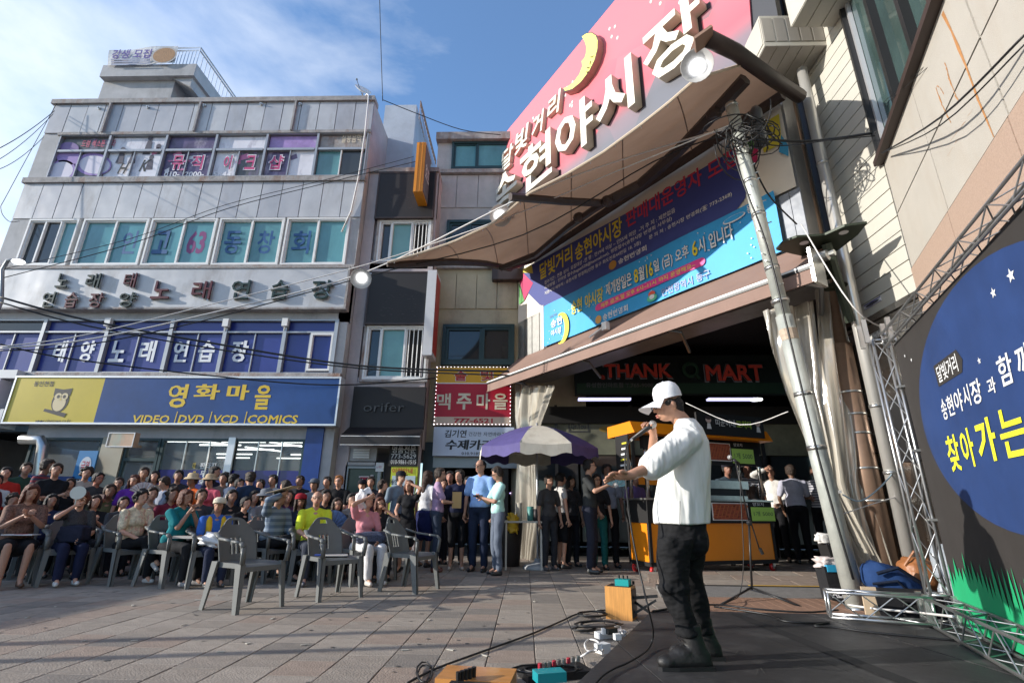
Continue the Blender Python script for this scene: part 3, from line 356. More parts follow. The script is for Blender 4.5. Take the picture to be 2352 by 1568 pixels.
72,146,1,12,72,93,62,93,62,65,26,65,26,93,17,93,17,28,26,28,26,57,62,57,62,28,72,28,
73,50,1,4,26,93,17,93,17,28,26,28,
75,131,1,11,37,63,65,93,53,93,26,64,26,93,17,93,17,28,26,28,26,61,59,28,72,28,
77,156,1,12,77,93,68,93,47,67,25,93,16,93,16,28,26,28,26,79,46,54,67,79,68,28,77,28,
78,156,1,10,77,93,68,93,68,43,24,93,17,93,17,28,25,28,25,78,69,28,77,28,
79,165,2,8,14,61,23,38,48,28,74,38,83,61,74,84,49,94,23,84,8,23,61,31,79,49,86,67,79,74,61,67,43,49,36,31,43,
80,102,2,9,16,93,16,28,25,28,25,57,35,57,52,62,57,75,52,88,36,93,7,25,85,36,85,45,82,47,75,44,68,36,65,25,65,
82,121,2,16,17,93,17,28,26,28,26,57,30,57,37,54,47,42,56,28,67,28,58,41,51,52,44,59,52,65,54,75,49,88,33,93,7,26,85,32,85,42,83,45,76,42,68,32,65,26,65,
83,92,1,22,47,90,40,93,33,94,19,89,13,77,27,59,41,44,39,39,31,36,22,38,14,45,14,34,22,29,32,28,45,33,50,45,36,65,22,78,25,84,32,86,39,84,47,79,
84,121,1,8,65,93,11,93,11,85,34,85,34,28,43,28,43,85,65,85,
86,121,1,6,67,93,58,93,38,48,19,93,10,93,38,28,
88,142,1,12,75,93,64,93,43,69,23,93,12,93,38,62,10,28,21,28,43,55,65,28,77,28,49,62,
89,121,1,9,38,71,21,93,10,93,34,63,34,28,43,28,43,63,67,93,56,93,
97,85,2,25,49,36,44,34,42,36,42,58,38,69,27,72,19,71,13,66,13,57,19,62,26,64,32,62,34,57,34,54,27,52,17,47,12,38,15,31,22,28,28,29,34,32,36,29,40,28,44,28,49,31,7,34,37,30,35,27,34,22,35,21,40,25,46,34,50,
98,100,2,11,24,93,15,93,15,31,23,29,31,28,48,34,54,51,49,66,35,72,29,71,24,68,8,24,60,28,63,33,64,42,60,45,49,41,40,32,36,24,37,
99,88,1,18,47,69,41,71,34,72,19,66,13,49,19,34,35,28,42,28,48,30,48,38,42,36,36,36,26,39,22,50,26,60,35,64,41,63,47,60,
101,96,2,14,51,41,44,37,36,36,26,39,22,49,52,49,47,66,33,72,19,66,13,50,19,35,34,28,43,29,51,33,5,22,54,26,62,34,65,41,62,44,54,
102,50,1,19,38,93,28,94,22,90,18,84,16,74,16,71,10,71,10,64,16,64,16,28,25,28,25,64,32,64,32,71,25,71,25,75,27,83,34,86,38,85,
103,85,3,29,49,71,32,71,18,67,13,56,14,52,16,48,19,45,23,43,18,40,16,37,17,34,20,31,12,27,10,20,15,10,29,7,44,10,49,20,47,28,37,32,27,35,24,38,30,41,41,46,44,50,45,55,44,60,41,65,49,65,8,38,56,35,51,29,48,23,51,21,56,23,62,29,64,35,62,8,41,20,38,15,29,13,21,15,17,20,20,25,27,26,36,25,
104,100,1,16,24,93,15,93,15,28,24,28,24,59,29,64,34,65,40,62,43,55,43,28,51,28,51,55,47,68,37,72,30,70,24,66,
105,44,2,4,24,71,16,71,16,28,24,28,8,25,84,24,88,20,89,16,88,15,84,16,81,20,79,24,81,
107,96,2,6,53,71,43,71,24,50,46,28,57,28,35,50,4,24,93,15,93,15,28,24,28,
108,44,1,4,24,93,16,93,16,28,24,28,
109,154,1,27,15,71,15,28,24,28,24,59,29,64,34,65,40,63,42,55,42,28,50,28,50,59,55,63,60,65,66,62,69,55,69,28,77,28,77,55,73,67,63,72,55,70,49,64,43,70,36,72,30,70,24,66,24,71,
110,100,1,16,24,71,15,71,15,28,24,28,24,59,29,64,34,65,40,62,43,55,43,28,51,28,51,55,47,68,37,72,30,70,24,66,
111,110,2,8,35,72,19,66,13,50,19,34,35,28,52,34,59,50,52,66,8,35,64,46,60,50,50,46,39,35,35,25,39,22,50,25,60,
114,79,1,14,16,71,16,28,25,28,25,51,28,60,35,64,39,63,43,60,47,67,42,71,37,72,31,70,25,61,25,71,
116,67,1,17,25,80,10,65,17,64,17,41,20,31,31,28,36,28,41,30,41,38,36,36,31,35,27,37,25,42,25,64,39,64,39,71,25,71,
117,100,1,16,51,28,51,71,43,71,43,41,38,36,32,35,26,37,24,44,24,71,15,71,15,45,19,32,30,28,36,29,43,34,43,28,
119,144,1,13,47,71,41,71,30,45,19,71,10,71,29,28,31,28,44,57,56,28,59,28,78,71,69,71,58,45,
122,83,1,8,48,71,11,71,11,64,33,64,11,28,48,28,48,36,25,36,
124,52,1,4,18,7,25,7,25,93,18,93,
126,117,1,17,12,47,19,52,25,54,31,53,37,50,49,46,56,48,63,53,63,60,56,56,49,54,44,55,38,58,32,60,26,61,19,60,12,55,
0]
def _glyphs():
    d=GLYPH_NUMBERS; i=0; g={}
    while i<len(d)-1:
        ch=chr(d[i]); w=d[i+1]/200; n=d[i+2]; i+=3; cs=[]
        for _ in range(n):
            k=d[i]; i+=1; cs.append([(d[i+2*j]/95-.1,d[i+2*j+1]/95-.3) for j in range(k)]); i+=2*k
        g[ch]=(w,cs)
    return g
GLY=_glyphs()
def text(body,fr,s0,t0,s1,t1,z,mt,parent,depth=0.,bold=0.,shear=0.,name='lettering',mt2=None,keep=False,rot=0.,sp=1.0,res=2,dup=0):
    if bold>=.035 and not depth and not dup and ord(body[0])>999:
        d=.028*(s1-s0)/len(body)
        for q in (-1,1): text(body,fr,s0+q*d,t0,s1+q*d,t1,z+.0012*q,mt,parent,bold=.018,shear=shear,name=name,dup=1)
        return
    if max(len(GLY.get(c,(0,[]))[1]) for c in body)>2: bold=min(bold,.018)
    cu=bpy.data.curves.new('t','CURVE'); cu.dimensions='2D'; cu.fill_mode='BOTH'; cu.extrude=.001 if depth else 0; cu.offset=bold; x=0.
    for ch in body:
        if ch==' ': x+=.33; continue
        w,cs=GLY.get(ch,(.5,[])); 
        for c in cs:
            sp_=cu.splines.new('POLY'); sp_.points.add(len(c)-1); sp_.use_cyclic_u=True
            sp_.points.foreach_set('co',[v for px_,py_ in c for v in (px_+x+shear*py_,py_,0.,1.)])
        x+=w*sp
    t=bpy.data.objects.new('t',cu); link(t); o=link(bpy.data.objects.new(name,bpy.data.meshes.new(name))); o.parent=parent
    org=root_of(parent)
    def fin(me):
        n=len(me.vertices); v=np.empty(n*3); me.vertices.foreach_get('co',v); v=v.reshape(-1,3)
        if n==0: return me
        if rot: c,s_=math.cos(rot),math.sin(rot); v[:,:2]=v[:,:2]@np.array([[c,s_],[-s_,c]])
        lo,hi=v.min(0),v.max(0); w=max(hi[0]-lo[0],1e-6); h=max(hi[1]-lo[1],1e-6); kx,ky=(s1-s0)/w,(t1-t0)/h
        if keep: kx=ky=min(kx,ky)
        q=np.empty_like(v); q[:,0]=s0+(v[:,0]-lo[0])*kx; q[:,1]=t0+(v[:,1]-lo[1])*ky
        q[:,2]=z+(np.where(v[:,2]>0,depth,0.) if depth else 0.)
        me.vertices.foreach_set('co',(fr.w(q)-org).ravel()); me.materials.clear(); me.materials.append(P(mt))
        if mt2 is not None and depth:
            me.materials.append(P(mt2)); nr=np.empty(len(me.polygons)*3)
            for p in me.polygons:
                zz=[q[i,2] for i in p.vertices]; p.material_index=0 if min(zz)>z+depth*.5 else 1
        me.name=name; me.update(); return me
    PEND.append((t,o,fin)); return o
def textpx(body,fr,bl,tr,off,mt,parent,**k):
    s0,t0=fr.px(*bl,off); s1,t1=fr.px(*tr,off); return text(body,fr,s0,t0,s1,t1,off,mt,parent,**k)
def flush():
    bpy.context.view_layer.update(); dg=bpy.context.evaluated_depsgraph_get()
    res=[bpy.data.meshes.new_from_object(t.evaluated_get(dg)) for t,o,f in PEND]
    for (t,o,f),me in zip(PEND,res):
        o.data=f(me); d=t.data; bpy.data.objects.remove(t)
    PEND.clear()
def polypx(mb,fr,pts,off,m=0): mb.poly([fr.px(x,y,off) for x,y in pts],off,m=m)
def at_px(fr,pts,off): return [(*fr.px(x,y,off),off) for x,y in pts]
def wpx(x,y,Y): return YP(x,y,Y)
# ------------------------------------------------------------ materials used by the setting
mat('paving0',(.27,.228,.188),.75,var=.25,vs=7,bump=.35,bs=70,dirt=(.13,.12,.11),da=.55,ds=1.6)
mat('paving1',(.315,.268,.222),.72,var=.22,vs=9,bump=.35,bs=80,dirt=(.16,.145,.13),da=.5,ds=2.1)
mat('paving2',(.285,.22,.175),.75,var=.22,vs=8,bump=.35,bs=75,dirt=(.16,.13,.11),da=.5,ds=1.9)
mat('paving3',(.205,.178,.152),.75,var=.22,vs=6,bump=.35,bs=70,dirt=(.11,.1,.095),da=.5,ds=1.7)
mat('joint',(.045,.04,.036),.95,var=.3,vs=12)
mat('asphalt',(.075,.072,.07),.9,var=.25,vs=14,bump=.5,bs=90)
mat('mat_rubber',(.030,.029,.030),.5,var=.45,vs=2.2,bump=.25,bs=9,dirt=(.10,.095,.09),da=.8,ds=2.3,spec=.6)
mat('tape',(.018,.018,.019),.6)
mat('panel',(.46,.46,.47),.42,metal=.1,var=.13,vs=1.6,dirt=(.24,.21,.19),da=.75,ds=1.5,wave=(.9,.35))
mat('panel2',(.39,.39,.41),.45,metal=.15,var=.10,vs=1.9,dirt=(.25,.23,.22),da=.6,ds=1.4,wave=(.9,.35))
mat('concrete',(.42,.41,.41),.85,var=.16,vs=2,bump=.3,bs=30,dirt=(.17,.165,.16),da=.75,ds=.9)
mat('concrete_pink',(.46,.40,.40),.85,var=.13,vs=2,bump=.3,bs=30,dirt=(.2,.19,.185),da=.6,ds=1.1)
mat('concrete_yellow',(.44,.38,.26),.8,var=.15,vs=2,bump=.25,bs=30,dirt=(.17,.15,.12),da=.7,ds=1.1)
mat('concrete_blue',(.40,.44,.50),.85,var=.18,vs=1.5,bump=.3,bs=20,dirt=(.2,.22,.25),da=.7,ds=.8)
mat('rust_ledge',(.31,.29,.28),.8,var=.35,vs=5,bump=.6,bs=35,dirt=(.2,.085,.04),da=.95,ds=2.6)
mat('alu',(.62,.62,.63),.35,metal=.55,var=.06,vs=4)
mat('alu_mid',(.36,.37,.385),.4,metal=.4,var=.08,vs=4)
mat('alu_dark',(.22,.23,.24),.4,metal=.5,var=.08,vs=4)
mat('white_frame',(.72,.71,.69),.4,var=.05,vs=3)
mat('glass_teal',(.10,.26,.28),.08,var=.4,vs=.9,spec=.8,wave=(.5,.05),stretch=(1,1,.5))
mat('glass_dark',(.028,.036,.04),.05,spec=.8,wave=(.6,.04))
mat('glass_green',(.17,.34,.33),.1,var=.15,vs=.9,spec=.6)
mat('curtain_in',(.30,.43,.42),.8,var=.25,vs=5,stretch=(6,6,.3))
mat('film_blue',(.022,.036,.21),.28,var=.12,vs=1.2,spec=.6,wave=(.7,.05))
mat('film_blue_shop',(.012,.012,.16),.2,spec=.6)
mat('black_board',(.010,.007,.007),.6,var=.3,vs=2,spec=.6)
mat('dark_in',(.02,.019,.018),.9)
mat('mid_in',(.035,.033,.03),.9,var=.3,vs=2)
mat('glass_clear',(.75,.8,.8),.02,alpha=.12,spec=1.)
mat('tubelight',(1,1,1),.5,emis=(.93,1,.97),es=1.6)
mat('tubelight_blue',(.8,.8,1),.5,emis=(.62,.62,1),es=1.0)
mat('lamp_glow',(1,1,1),.5,emis=(1,1,1),es=2.6)
mat('chrome',(.66,.64,.6),.16,metal=1.)
mat('bright_pipe',(.62,.6,.56),.3,metal=.55)
mat('steel',(.55,.55,.53),.3,metal=.9,var=.15,vs=9)
mat('galv',(.50,.52,.48),.45,metal=.35,var=.14,vs=7,dirt=(.3,.31,.28),da=.6,ds=4,bump=.1,bs=40)
mat('black_metal',(.02,.02,.021),.4,metal=.2)
mat('cable',(.012,.012,.013),.45)
mat('white_cable',(.62,.6,.58),.5)
mat('frame_brown',(.045,.029,.025),.5,var=.2,vs=5)
# ------------------------------------------------------------ ground
mb=MB(); mb.add([(-300,-300,-.03),(300,-300,-.03),(300,300,-.03),(-300,300,-.03)],[(0,1,2,3)]); g=struct(mb.build('ground',['asphalt'])) 
TX,TY,GAP=.325,.31,.007
jb=MB(); jb.box(-13.,7.5,.6,12.3,-.028,-.006); pav=struct(jb.build('pavement',['joint'],origin=(0,0,0)))
tmesh=[]
for k in range(4):
    for q in range(2):
        b=MB(); hx,hy=TX/2-GAP/2,TY/2-GAP/2.6; e=.004
        b.hexa([(-hx,-hy,-.02),(hx,-hy,-.02),(hx,hy,-.02),(-hx,hy,-.02)],[(-hx,-hy,-.002),(hx,-hy,-.002),(hx,hy,-.002),(-hx,hy,-.002)])
        b.hexa([(-hx,-hy,-.002),(hx,-hy,-.002),(hx,hy,-.002),(-hx,hy,-.002)],[(-hx+e,-hy+e,.001*q),(hx-e,-hy+e,0),(hx-e,hy-e,.0012*(1-q)),(-hx+e,hy-e,0)])
        tmesh.append(b.mesh('tile',['paving%d'%k]))
cells=[]
for i in range(-39,23):
    x=.07+TX*(i+.5)-.0; off=rng.uniform(0,TY)
    for j in range(2,38):
        y=j*TY+off
        if y>12.2: continue
        cells.append((x,y))
def inview(x,y):
    v=np.array([x,y,0])-CAM; d=v@_f
    return d>.2 and abs(v@CR)/d*FPX<1176+120 and (v@-CU)/d*FPX<784+140
cells.sort(key=lambda c:(0 if inview(*c) else 1, c[0]**2+c[1]**2))
kinds=rng.choice(4,len(cells),p=[.42,.27,.17,.14])
far=MB()
for n,(x,y) in enumerate(cells):
    if n<300:
        o=link(bpy.data.objects.new('paving_tile',tmesh[kinds[n]*2+n%2])); o.parent=pav; o.location=(x,y,rng.uniform(-.0015,.0015)); o.rotation_euler=(0,0,rng.normal(0,.004))
    else:
        hx,hy=TX/2-GAP/2,TY/2-GAP/2.6; z=rng.uniform(-.0015,.0015)
        far.box(x-hx,x+hx,y-hy,y+hy,-.022,z,m=int(kinds[n]))
fo=far.build('paving_tile',['paving0','paving1','paving2','paving3'],pav); fo['kind']='stuff'
# ------------------------------------------------------------ left commercial building
FA=Fr((0,11.5,0),(1,0,0),(0,0,1),(0,-1,0))
A=thing('commercial_building','grey four-storey building with metal panels and blue film windows behind the seated crowd','building',(-9,11.5,0))
b=MB(FA)
b.box(-13.85,-4.37,3.6,12.1,-3.2,-.14); b.box(-13.85,-13.6,0,12.1,-3.2,-.14); b.box(-4.6,-4.37,0,3.7,-3.2,0); b.box(-13.85,-4.37,0,3.6,-6.4,-6.2)
b.box(-13.85,-4.37,11.02,12.1,-.14,-.02); b.box(-13.85,-4.37,8.24,9.4,-.14,-.02)   # spandrels
b.box(-13.85,-13.3,9.4,11.02,-.14,.0); b.box(-4.44,-4.37,9.4,11.02,-.14,0); b.box(-4.62,-4.37,5.3,8.24,-.14,0); b.box(-13.85,-13.35,6.8,8.24,-.14,0); b.box(-4.62,-4.37,3.9,5.4,-.14,0.)
b.box(-13.85,-4.37,5.37,6.83,-.14,.0); b.box(-13.85,-4.37,3.6,3.98,-.14,.05)
b.build('wall',['concrete'],A)
b=MB(FA); b.box(-13.9,-4.35,12.1,12.25,-.3,.08); b.build('parapet',['rust_ledge'],A)
for t0,t1,o1 in ((9.38,9.54,.07),(6.72,6.84,.08),(3.84,3.98,.1),(10.99,11.08,.05)):
    b=MB(FA); b.box(-13.9 if t0!=10.99 else -13.4,-4.36,t0,t1,-.1,o1); b.build('ledge',['rust_ledge'],A)
def panels(s0,s1,t0,t1,w):
    n=round((s1-s0)/w); w=(s1-s0)/n
    for i in range(n):
        b=MB(FA); a=s0+i*w; j=rng.uniform(0,.008); g_=.011
        b.box(a+g_,a+w-g_,t0,t1,-.02,.012+j); b.build('panel',['panel' if rng.random()<.6 else 'panel2'],A)
panels(-13.85,-4.37,11.09,12.09,.525); panels(-13.85,-4.37,8.27,9.37,.55)
for x,y in ((228,249),(340,247),(470,243),(600,240),(690,240)):
    s,t=FA.px(x,y,.03); b=MB(FA); b.tube([(s,t,.0),(s,t,.05)],.045,12); b.tube([(s,t,.05),(s,t,.09)],.02,8); b.build('bolt',['steel'],A)
for x in (250,457,677):
    s,_=FA.px(x,260,.05); b=MB(FA); b.box(s-.03,s+.02,11.05,12.1,.0,.1); b.build('rib',['rust_ledge'],A)
def frame(mb,s0,s1,t0,t1,w,o0,o1,m=0):
    mb.box(s0,s1,t0,t0+w,o0,o1,m); mb.box(s0,s1,t1-w,t1,o0,o1,m); mb.box(s0,s0+w,t0+w,t1-w,o0,o1,m); mb.box(s1-w,s1,t0+w,t1-w,o0,o1,m)
def window(par,fr,s0,s1,t0,t1,split,fm,gm,w=.05,o0=-.1,o1=.03,dep=0):
    b=MB(fr); frame(b,s0,s1,t0,t1,w,o0,o1); f=b.build('window',[fm],par)
    xs=[s0+w]+[s0+(s1-s0)*k for k in split]+[s1-w]
    for i in range(len(xs)-1):
        g_=gm[i%len(gm)] if isinstance(gm,list) else gm
        b=MB(fr); a,c=xs[i],xs[i+1]; q=.022*(i%2); frame(b,a,c,t0+w,t1-w,w*.75,o0+.02+q,o1-.04+q); b.build('sash',[fm],f)
        b=MB(fr); b.box(a+w*.7,c-w*.7,t0+w*1.7,t1-w*1.7,o0+.03+q,o0+.045+q); b.build('pane',[g_],f)
    return f
# top row: printed film windows
mat('film_purple',(.10,.075,.15),.35,var=.75,vs=2.2,dirt=(.62,.55,.62),da=1.,ds=1.5); mat('film_pale',(.68,.66,.70),.35,var=.12,vs=2,dirt=(.14,.11,.17),da=.95,ds=1.9); mat('film_violet',(.33,.22,.45),.35,var=.35,vs=3,dirt=(.65,.6,.68),da=.9,ds=2.5)
mat('film_drum',(.10,.10,.105),.35,var=.3,vs=2,dirt=(.35,.25,.5),da=.9,ds=1.6)
ed=[-13.3,-11.83,-10.18,-8.74,-7.29,-5.84,-4.42]
tops=['film_drum','film_pale','film_purple','film_pale','film_violet','rust_ledge']
lows=[['film_violet','film_drum'],['film_pale','film_pale'],['film_purple','film_purple'],['film_pale','film_drum'],['film_purple','film_pale'],['glass_teal','glass_dark']]
for i in range(6):
    s0,s1=ed[i],ed[i+1]
    b=MB(FA); frame(b,s0,s1,9.55,11.0,.03,-.1,.03); b.box(s0+.06,s1-.06,10.42,10.49,-.1,.03); f=b.build('window',['alu_mid'],A)
    mid=(s0+s1)/2
    b=MB(FA); b.box(s0+.05,s1-.05,10.49,10.95,-.08,-.06); b.build('pane',[tops[i]],f)
    lo=lows[i]; k=len(lo)
    if i==5: lo=['glass_teal','glass_dark']
    for j in range(k):
        a,c=s0+.05+(s1-s0-.1)*j/k,s0+.05+(s1-s0-.1)*(j+1)/k
        b=MB(FA); b.box(a,c,9.6,10.43,-.08+.02*j,-.065+.02*j); b.build('pane',[lo[j]],f)
        if j: b=MB(FA); b.box(a-.014,a+.014,9.6,10.43,-.06,.01); b.build('mullion',['alu_mid' if i<5 else 'white_frame'],f)
# prints on the top windows
def circ(mb,c,rx,ry,o,m=0,n=20,rot=0):
    mb.poly([(c[0]+rx*math.cos(a)*math.cos(rot)-ry*math.sin(a)*math.sin(rot),c[1]+rx*math.cos(a)*math.sin(rot)+ry*math.sin(a)*math.cos(rot)) for a in [2*math.pi*i/n for i in range(n)]],o,m=m)
b=MB(FA)
for (x,y,rx,ry,m) in ((140,393,.42,.36,0),(140,393,.36,.30,1),(215,378,.55,.36,0),(218,379,.47,.29,1),(158,362,.36,.25,0),(160,340,.3,.18,2)):
    circ(b,FA.px(x,y,-.05),rx,ry,-.043+.002*(m+1)+(.002 if x>200 else 0),m,rot=-.3)
b.build('print_drums',[cm((.30,.20,.45),'print'),cm((.62,.58,.66),'print'),cm((.2,.13,.3),'print')],A)
b=MB(FA)
for (x,y,h) in ((341,335,.62),(278,358,.5),(305,362,.4),(362,345,.3),(345,375,.45)):
    s,t=FA.px(x,y,-.05); b.poly([(s-.1,t-h/2),(s+.12,t-h/2),(s+.07,t+h*.25),(s-.05,t+h*.28)],-.043); circ(b,(s,t+h*.42),.07,.09,-.043,n=10)
b.build('print_figures',[cm((.09,.08,.10),'print')],A)
b=MB(FA)
for k in range(26):
    i=rng.integers(1,5); s=rng.uniform(ed[i]+.1,ed[i+1]-.1)+(0 if i<4 else .0); t=rng.uniform(9.7,10.35); w,h=rng.uniform(.05,.25,2)
    if i==1 and rng.random()<.7: continue
    b.poly([(s,t),(s+w,t+h*.3),(s+w*.7,t+h),(s-.05,t+h*.6)],-.042,m=int(rng.integers(0,3)))
b.build('print_scraps',[cm((.62,.6,.64),'print'),cm((.16,.12,.2),'print'),cm((.5,.16,.3),'print')],A)
textpx('드럼 섹소폰 기타',FA,(185,338),(268,321),-.045,cm((.5,.1,.16),'print'),A,bold=.02)
textpx('H',FA,(268,399),(298,374),-.04,cm((.03,.03,.03),'print'),A,shear=.3,bold=.02); textpx('K',FA,(318,394),(346,367),-.04,cm((.03,.03,.03),'print'),A,shear=.3,bold=.02)
for bd,x0,x1 in (('뮤',391,425),('직',436,470),('이',510,535),('크',560,590),('샵',615,652)):
    textpx(bd,FA,(x0-2,391),(x1+2,355),-.036,cm((.7,.66,.7),'print'),A,bold=.045); textpx(bd,FA,(x0,389),(x1,357),-.033,cm((.5,.07,.19),'print'),A,bold=.02)
for bd,x0,x1 in (('010-',375,414),('2000-',422,470),('5844',488,532)): textpx(bd,FA,(x0,406),(x1,394),-.036,cm((.75,.73,.75),'print'),A,bold=.025)
textpx('실용음악',FA,(783,328),(832,308),-.045,cm((.6,.52,.4),'print'),A,bold=.02)
# third floor sliding windows
bays=[(-13.3,-11.93,[.33,.66],['glass_dark','glass_dark','glass_teal']),(-11.8,-10.02,[.5],'glass_teal'),(-9.95,-8.17,[.5],'glass_teal'),(-8.1,-6.36,[.5],'glass_teal'),(-6.3,-4.62,[.5],'glass_teal')]
for s0,s1,sp_,g_ in bays: window(A,FA,s0,s1,6.85,8.23,sp_,'white_frame',g_,w=.045,o1=.05)
letb=cm((.03,.10,.24),'print'); letr=cm((.20,.05,.16),'print')
for bd,x0,x1,mm in (('인',279,327,letb),('고',352,402,letb),('63',430,484,letr),('동',515,565,letb),('창',592,640,letb),('회',672,722,letb)):
    textpx(bd,FA,(x0-6,583),(x1-6,530),-.030,mm,A,bold=.03)
# second floor blue film band
ed=[-13.4,-11.95,-10.32,-8.72,-7.36,-5.88,-4.62]
for i in range(6):
    s0,s1=ed[i],ed[i+1]
    b=MB(FA); frame(b,s0,s1,3.98,5.36,.035,-.1,.03); b.box(s0,s1,5.01,5.05,-.1,.03); f=b.build('window',['alu_mid'],A)
    b=MB(FA); b.box(s0+.05,s1-.05,5.06,5.31,-.08,-.06); b.build('pane',['film_blue' if i else 'glass_dark'],f)
    for j in range(2):
        a,c=s0+.05+(s1-s0-.1)*j/2,s0+.05+(s1-s0-.1)*(j+1)/2
        b=MB(FA); b.box(a,c,4.03,5.0,-.08+.02*j,-.065+.02*j); b.build('pane',['film_blue'],f)
    b=MB(FA); b.box((s0+s1)/2-.014,(s0+s1)/2+.014,4.03,5.0,-.06,.0); b.build('mullion',['alu_mid'],f)
    b=MB(FA); b.box(s1-.045,s1+.045,3.98,5.36,-.05,.05); b.build('post',['alu_mid'],A)
b=MB(FA); frame(b,-5.22,-4.66,4.05,5.0,.05,-.05,.05); b.build('window_frame',['white_frame'],A)
for bd,x0,x1 in (('태',116,158),('양',177,222),('노',247,294),('래',315,362),('연',393,436),('습',451,497),('장',527,573)):
    textpx(bd,FA,(x0,831),(x1,782),-.03,cm((.72,.73,.75),'print'),A,bold=.035)
for x,y in ((248,740),(519,741),(655,740)):
    s,t=FA.px(x,y,.1); b=MB(FA); b.box(s-.07,s+.07,t-.1,t+.1,.03,.13); b.tube([(s,t-.1,.08),(s-.02,t-.2,.05)],.012,6); b.build('junction_box',['white_frame'],A)
# white neon sign board
S=thing('neon_signboard','long white signboard with unlit dark neon letters under the third-floor windows','signboard',(-9.1,11.2,5.55))
b=MB(FA); b.box(-14.2,-4.4,5.58,6.68,.0,.22); b.build('board',['panel'],S); b=MB(FA); frame(b,-14.22,-4.38,5.55,6.71,.05,-.0,.245); b.build('board_frame',['rust_ledge'],S)
dk=cm((.012,.03,.022),'plastic'); rd=cm((.09,.008,.012),'plastic'); sg=cm((.012,.03,.022),'plastic')
for bd,bl,tr,mm in (('노',(130,663),(168,630),dk),('래',(198,664),(240,630),dk),('태',(285,664),(322,629),rd),('연',(97,708),(137,672),dk),('습',(149,709),(190,673),rd),('장',(204,710),(248,674),rd),('양',(273,708),(320,673),dk),
    ('노',(348,689),(402,647),rd),('래',(440,690),(494,647),rd),('연',(530,690),(582,645),dk),('습',(620,690),(670,645),dk),('장',(714,690),(770,645),dk)):
    textpx(bd,FA,bl,tr,.225,'chrome',S,depth=.05,bold=.018,name='letter_rim'); textpx(bd,FA,(bl[0]+1,bl[1]-1),(tr[0]-1,tr[1]+1),.226,mm,S,depth=.085,bold=.004)
# blue and yellow shop sign
S=thing('shop_sign','long blue and yellow shop sign with owl emblem and VIDEO DVD VCD COMICS lettering','sign',(-8.1,11.2,2.7))
sp=FA.px(225,925,.3)[0]
b=MB(FA); b.box(-11.95,sp,2.75,3.8,.0,.28); b.build('board_yellow',[mat('sign_yellow',(.52,.40,.035),.35,var=.08,vs=1.5)],S)
b=MB(FA); b.box(sp,-4.28,2.75,3.8,.0,.28); b.build('board_blue',[mat('sign_blue',(.015,.055,.20),.3,var=.3,vs=.7)],S)
b=MB(FA); frame(b,-11.98,-4.25,2.71,3.84,.04,-.0,.3); b.build('board_frame',['alu'],S)
ye=cm((.66,.46,.04),'print'); bk=cm((.02,.02,.025),'print')
for bd,x0,x1,y0,y1 in (('영',380,434,936,882),('화',444,507,917,882),('마',519,574,918,883),('을',581,625,940,884)): textpx(bd,FA,(x0,y0),(x1,y1),.285,ye,S,bold=.035)
for bd,x0,x1 in (('VIDEO',302,391),('DVD',407,470),('VCD',488,549),('COMICS',567,685)): textpx(bd,FA,(x0,972),(x1,953),.285,ye,S,bold=.022,shear=.08)
for x in (399,479,560): 
    b=MB(FA); s,t=FA.px(x,975,.287); b.poly([(s-.01,t),(s+.01,t),(s+.03,t+.3),(s+.01,t+.3)],.287); b.build('divider',[ye],S)
textpx('동인천점',FA,(76,887),(125,875),.285,bk,S,bold=.02); textpx('www.cinetown.co.kr',FA,(80,970),(164,962),.285,bk,S,bold=.01,shear=.2)
b=MB(FA); s,t=FA.px(137,920,.3)
circ(b,(s,t),.2,.27,.284,0); b.poly([(s-.2,t+.12),(s-.21,t+.3),(s+.0,t+.27),(s+.21,t+.3),(s+.2,t+.12)],.2845,m=0); circ(b,(s-.01,t-.05),.15,.19,.286,1)
for q in (-1,1): circ(b,(s+q*.075,t+.1),.085,.085,.288,1); circ(b,(s+q*.07,t+.1),.035,.04,.290,0)
b.poly([(s-.02,t+.05),(s+.02,t+.05),(s,t+.0)],.291,m=2); b.poly([(s-.33,t-.24),(s-.31,t-.18),(s+.24,t-.29),(s+.2,t-.38)],.287,m=0)
b.build('owl_emblem',[bk,cm((.6,.5,.3),'print'),ye],S)
# ground floor shop
b=MB(FA); b.box(-11.6,-4.6,2.45,2.72,-.15,-.02); b.build('shop_lintel',['concrete'],A)
def pxbox(fr,x0,y0,x1,y1,o): a=fr.px(x0,y0,o); c=fr.px(x1,y1,o); return a[0],c[0],a[1],c[1]
s0=FA.px(262,1050,0)[0]; s1=FA.px(348,1050,0)[0]
b=MB(FA); b.box(-9.72,-9.2,0,2.47,-.15,.02); b.build('pillar',[mat('beige_wall',(.42,.38,.29),.7,var=.1,vs=3)],A)
b=MB(FA); b.box(-5.0,-4.6,0,2.7,-.14,.05); b.build('blue_pillar',[mat('blue_tile',(.012,.045,.22),.3,var=.2,vs=3)],A)
tealf=mat('frame_teal',(.02,.05,.055),.4)
for s0,s1,nm in ((-11.45,-9.75,1),(-9.2,-8.38,0),(-8.36,-6.7,0),(-6.68,-5.02,0)):
    b=MB(FA); frame(b,s0,s1,.05,2.45,.06,-.12,-.02); 
    if s1-s0<1: b.box(s0+.06,s1-.06,1.93,2.0,-.12,-.02)
    f=b.build('shop_window',[tealf],A)
    b=MB(FA); b.box(s0+.05,s1-.05,.1,2.42,-.08,-.07); b.build('pane',['glass_clear'],f)
    if s1-s0>1 and nm==0:
        b=MB(FA); b.box(s0+.06,s1-.06,.1,1.75,-.065,-.063); b.build('film',['film_blue_shop'],f)
        for q in (.35,.68): b=MB(FA); u=s0+(s1-s0)*q; b.tube([(u,.1,-.04),(u,2.4,-.04)],.018,6); b.build('rail',['steel'],f)
b=MB(FA); b.box(-6.78,-6.62,.05,2.47,-.1,.03); b.build('post',['alu'],A)
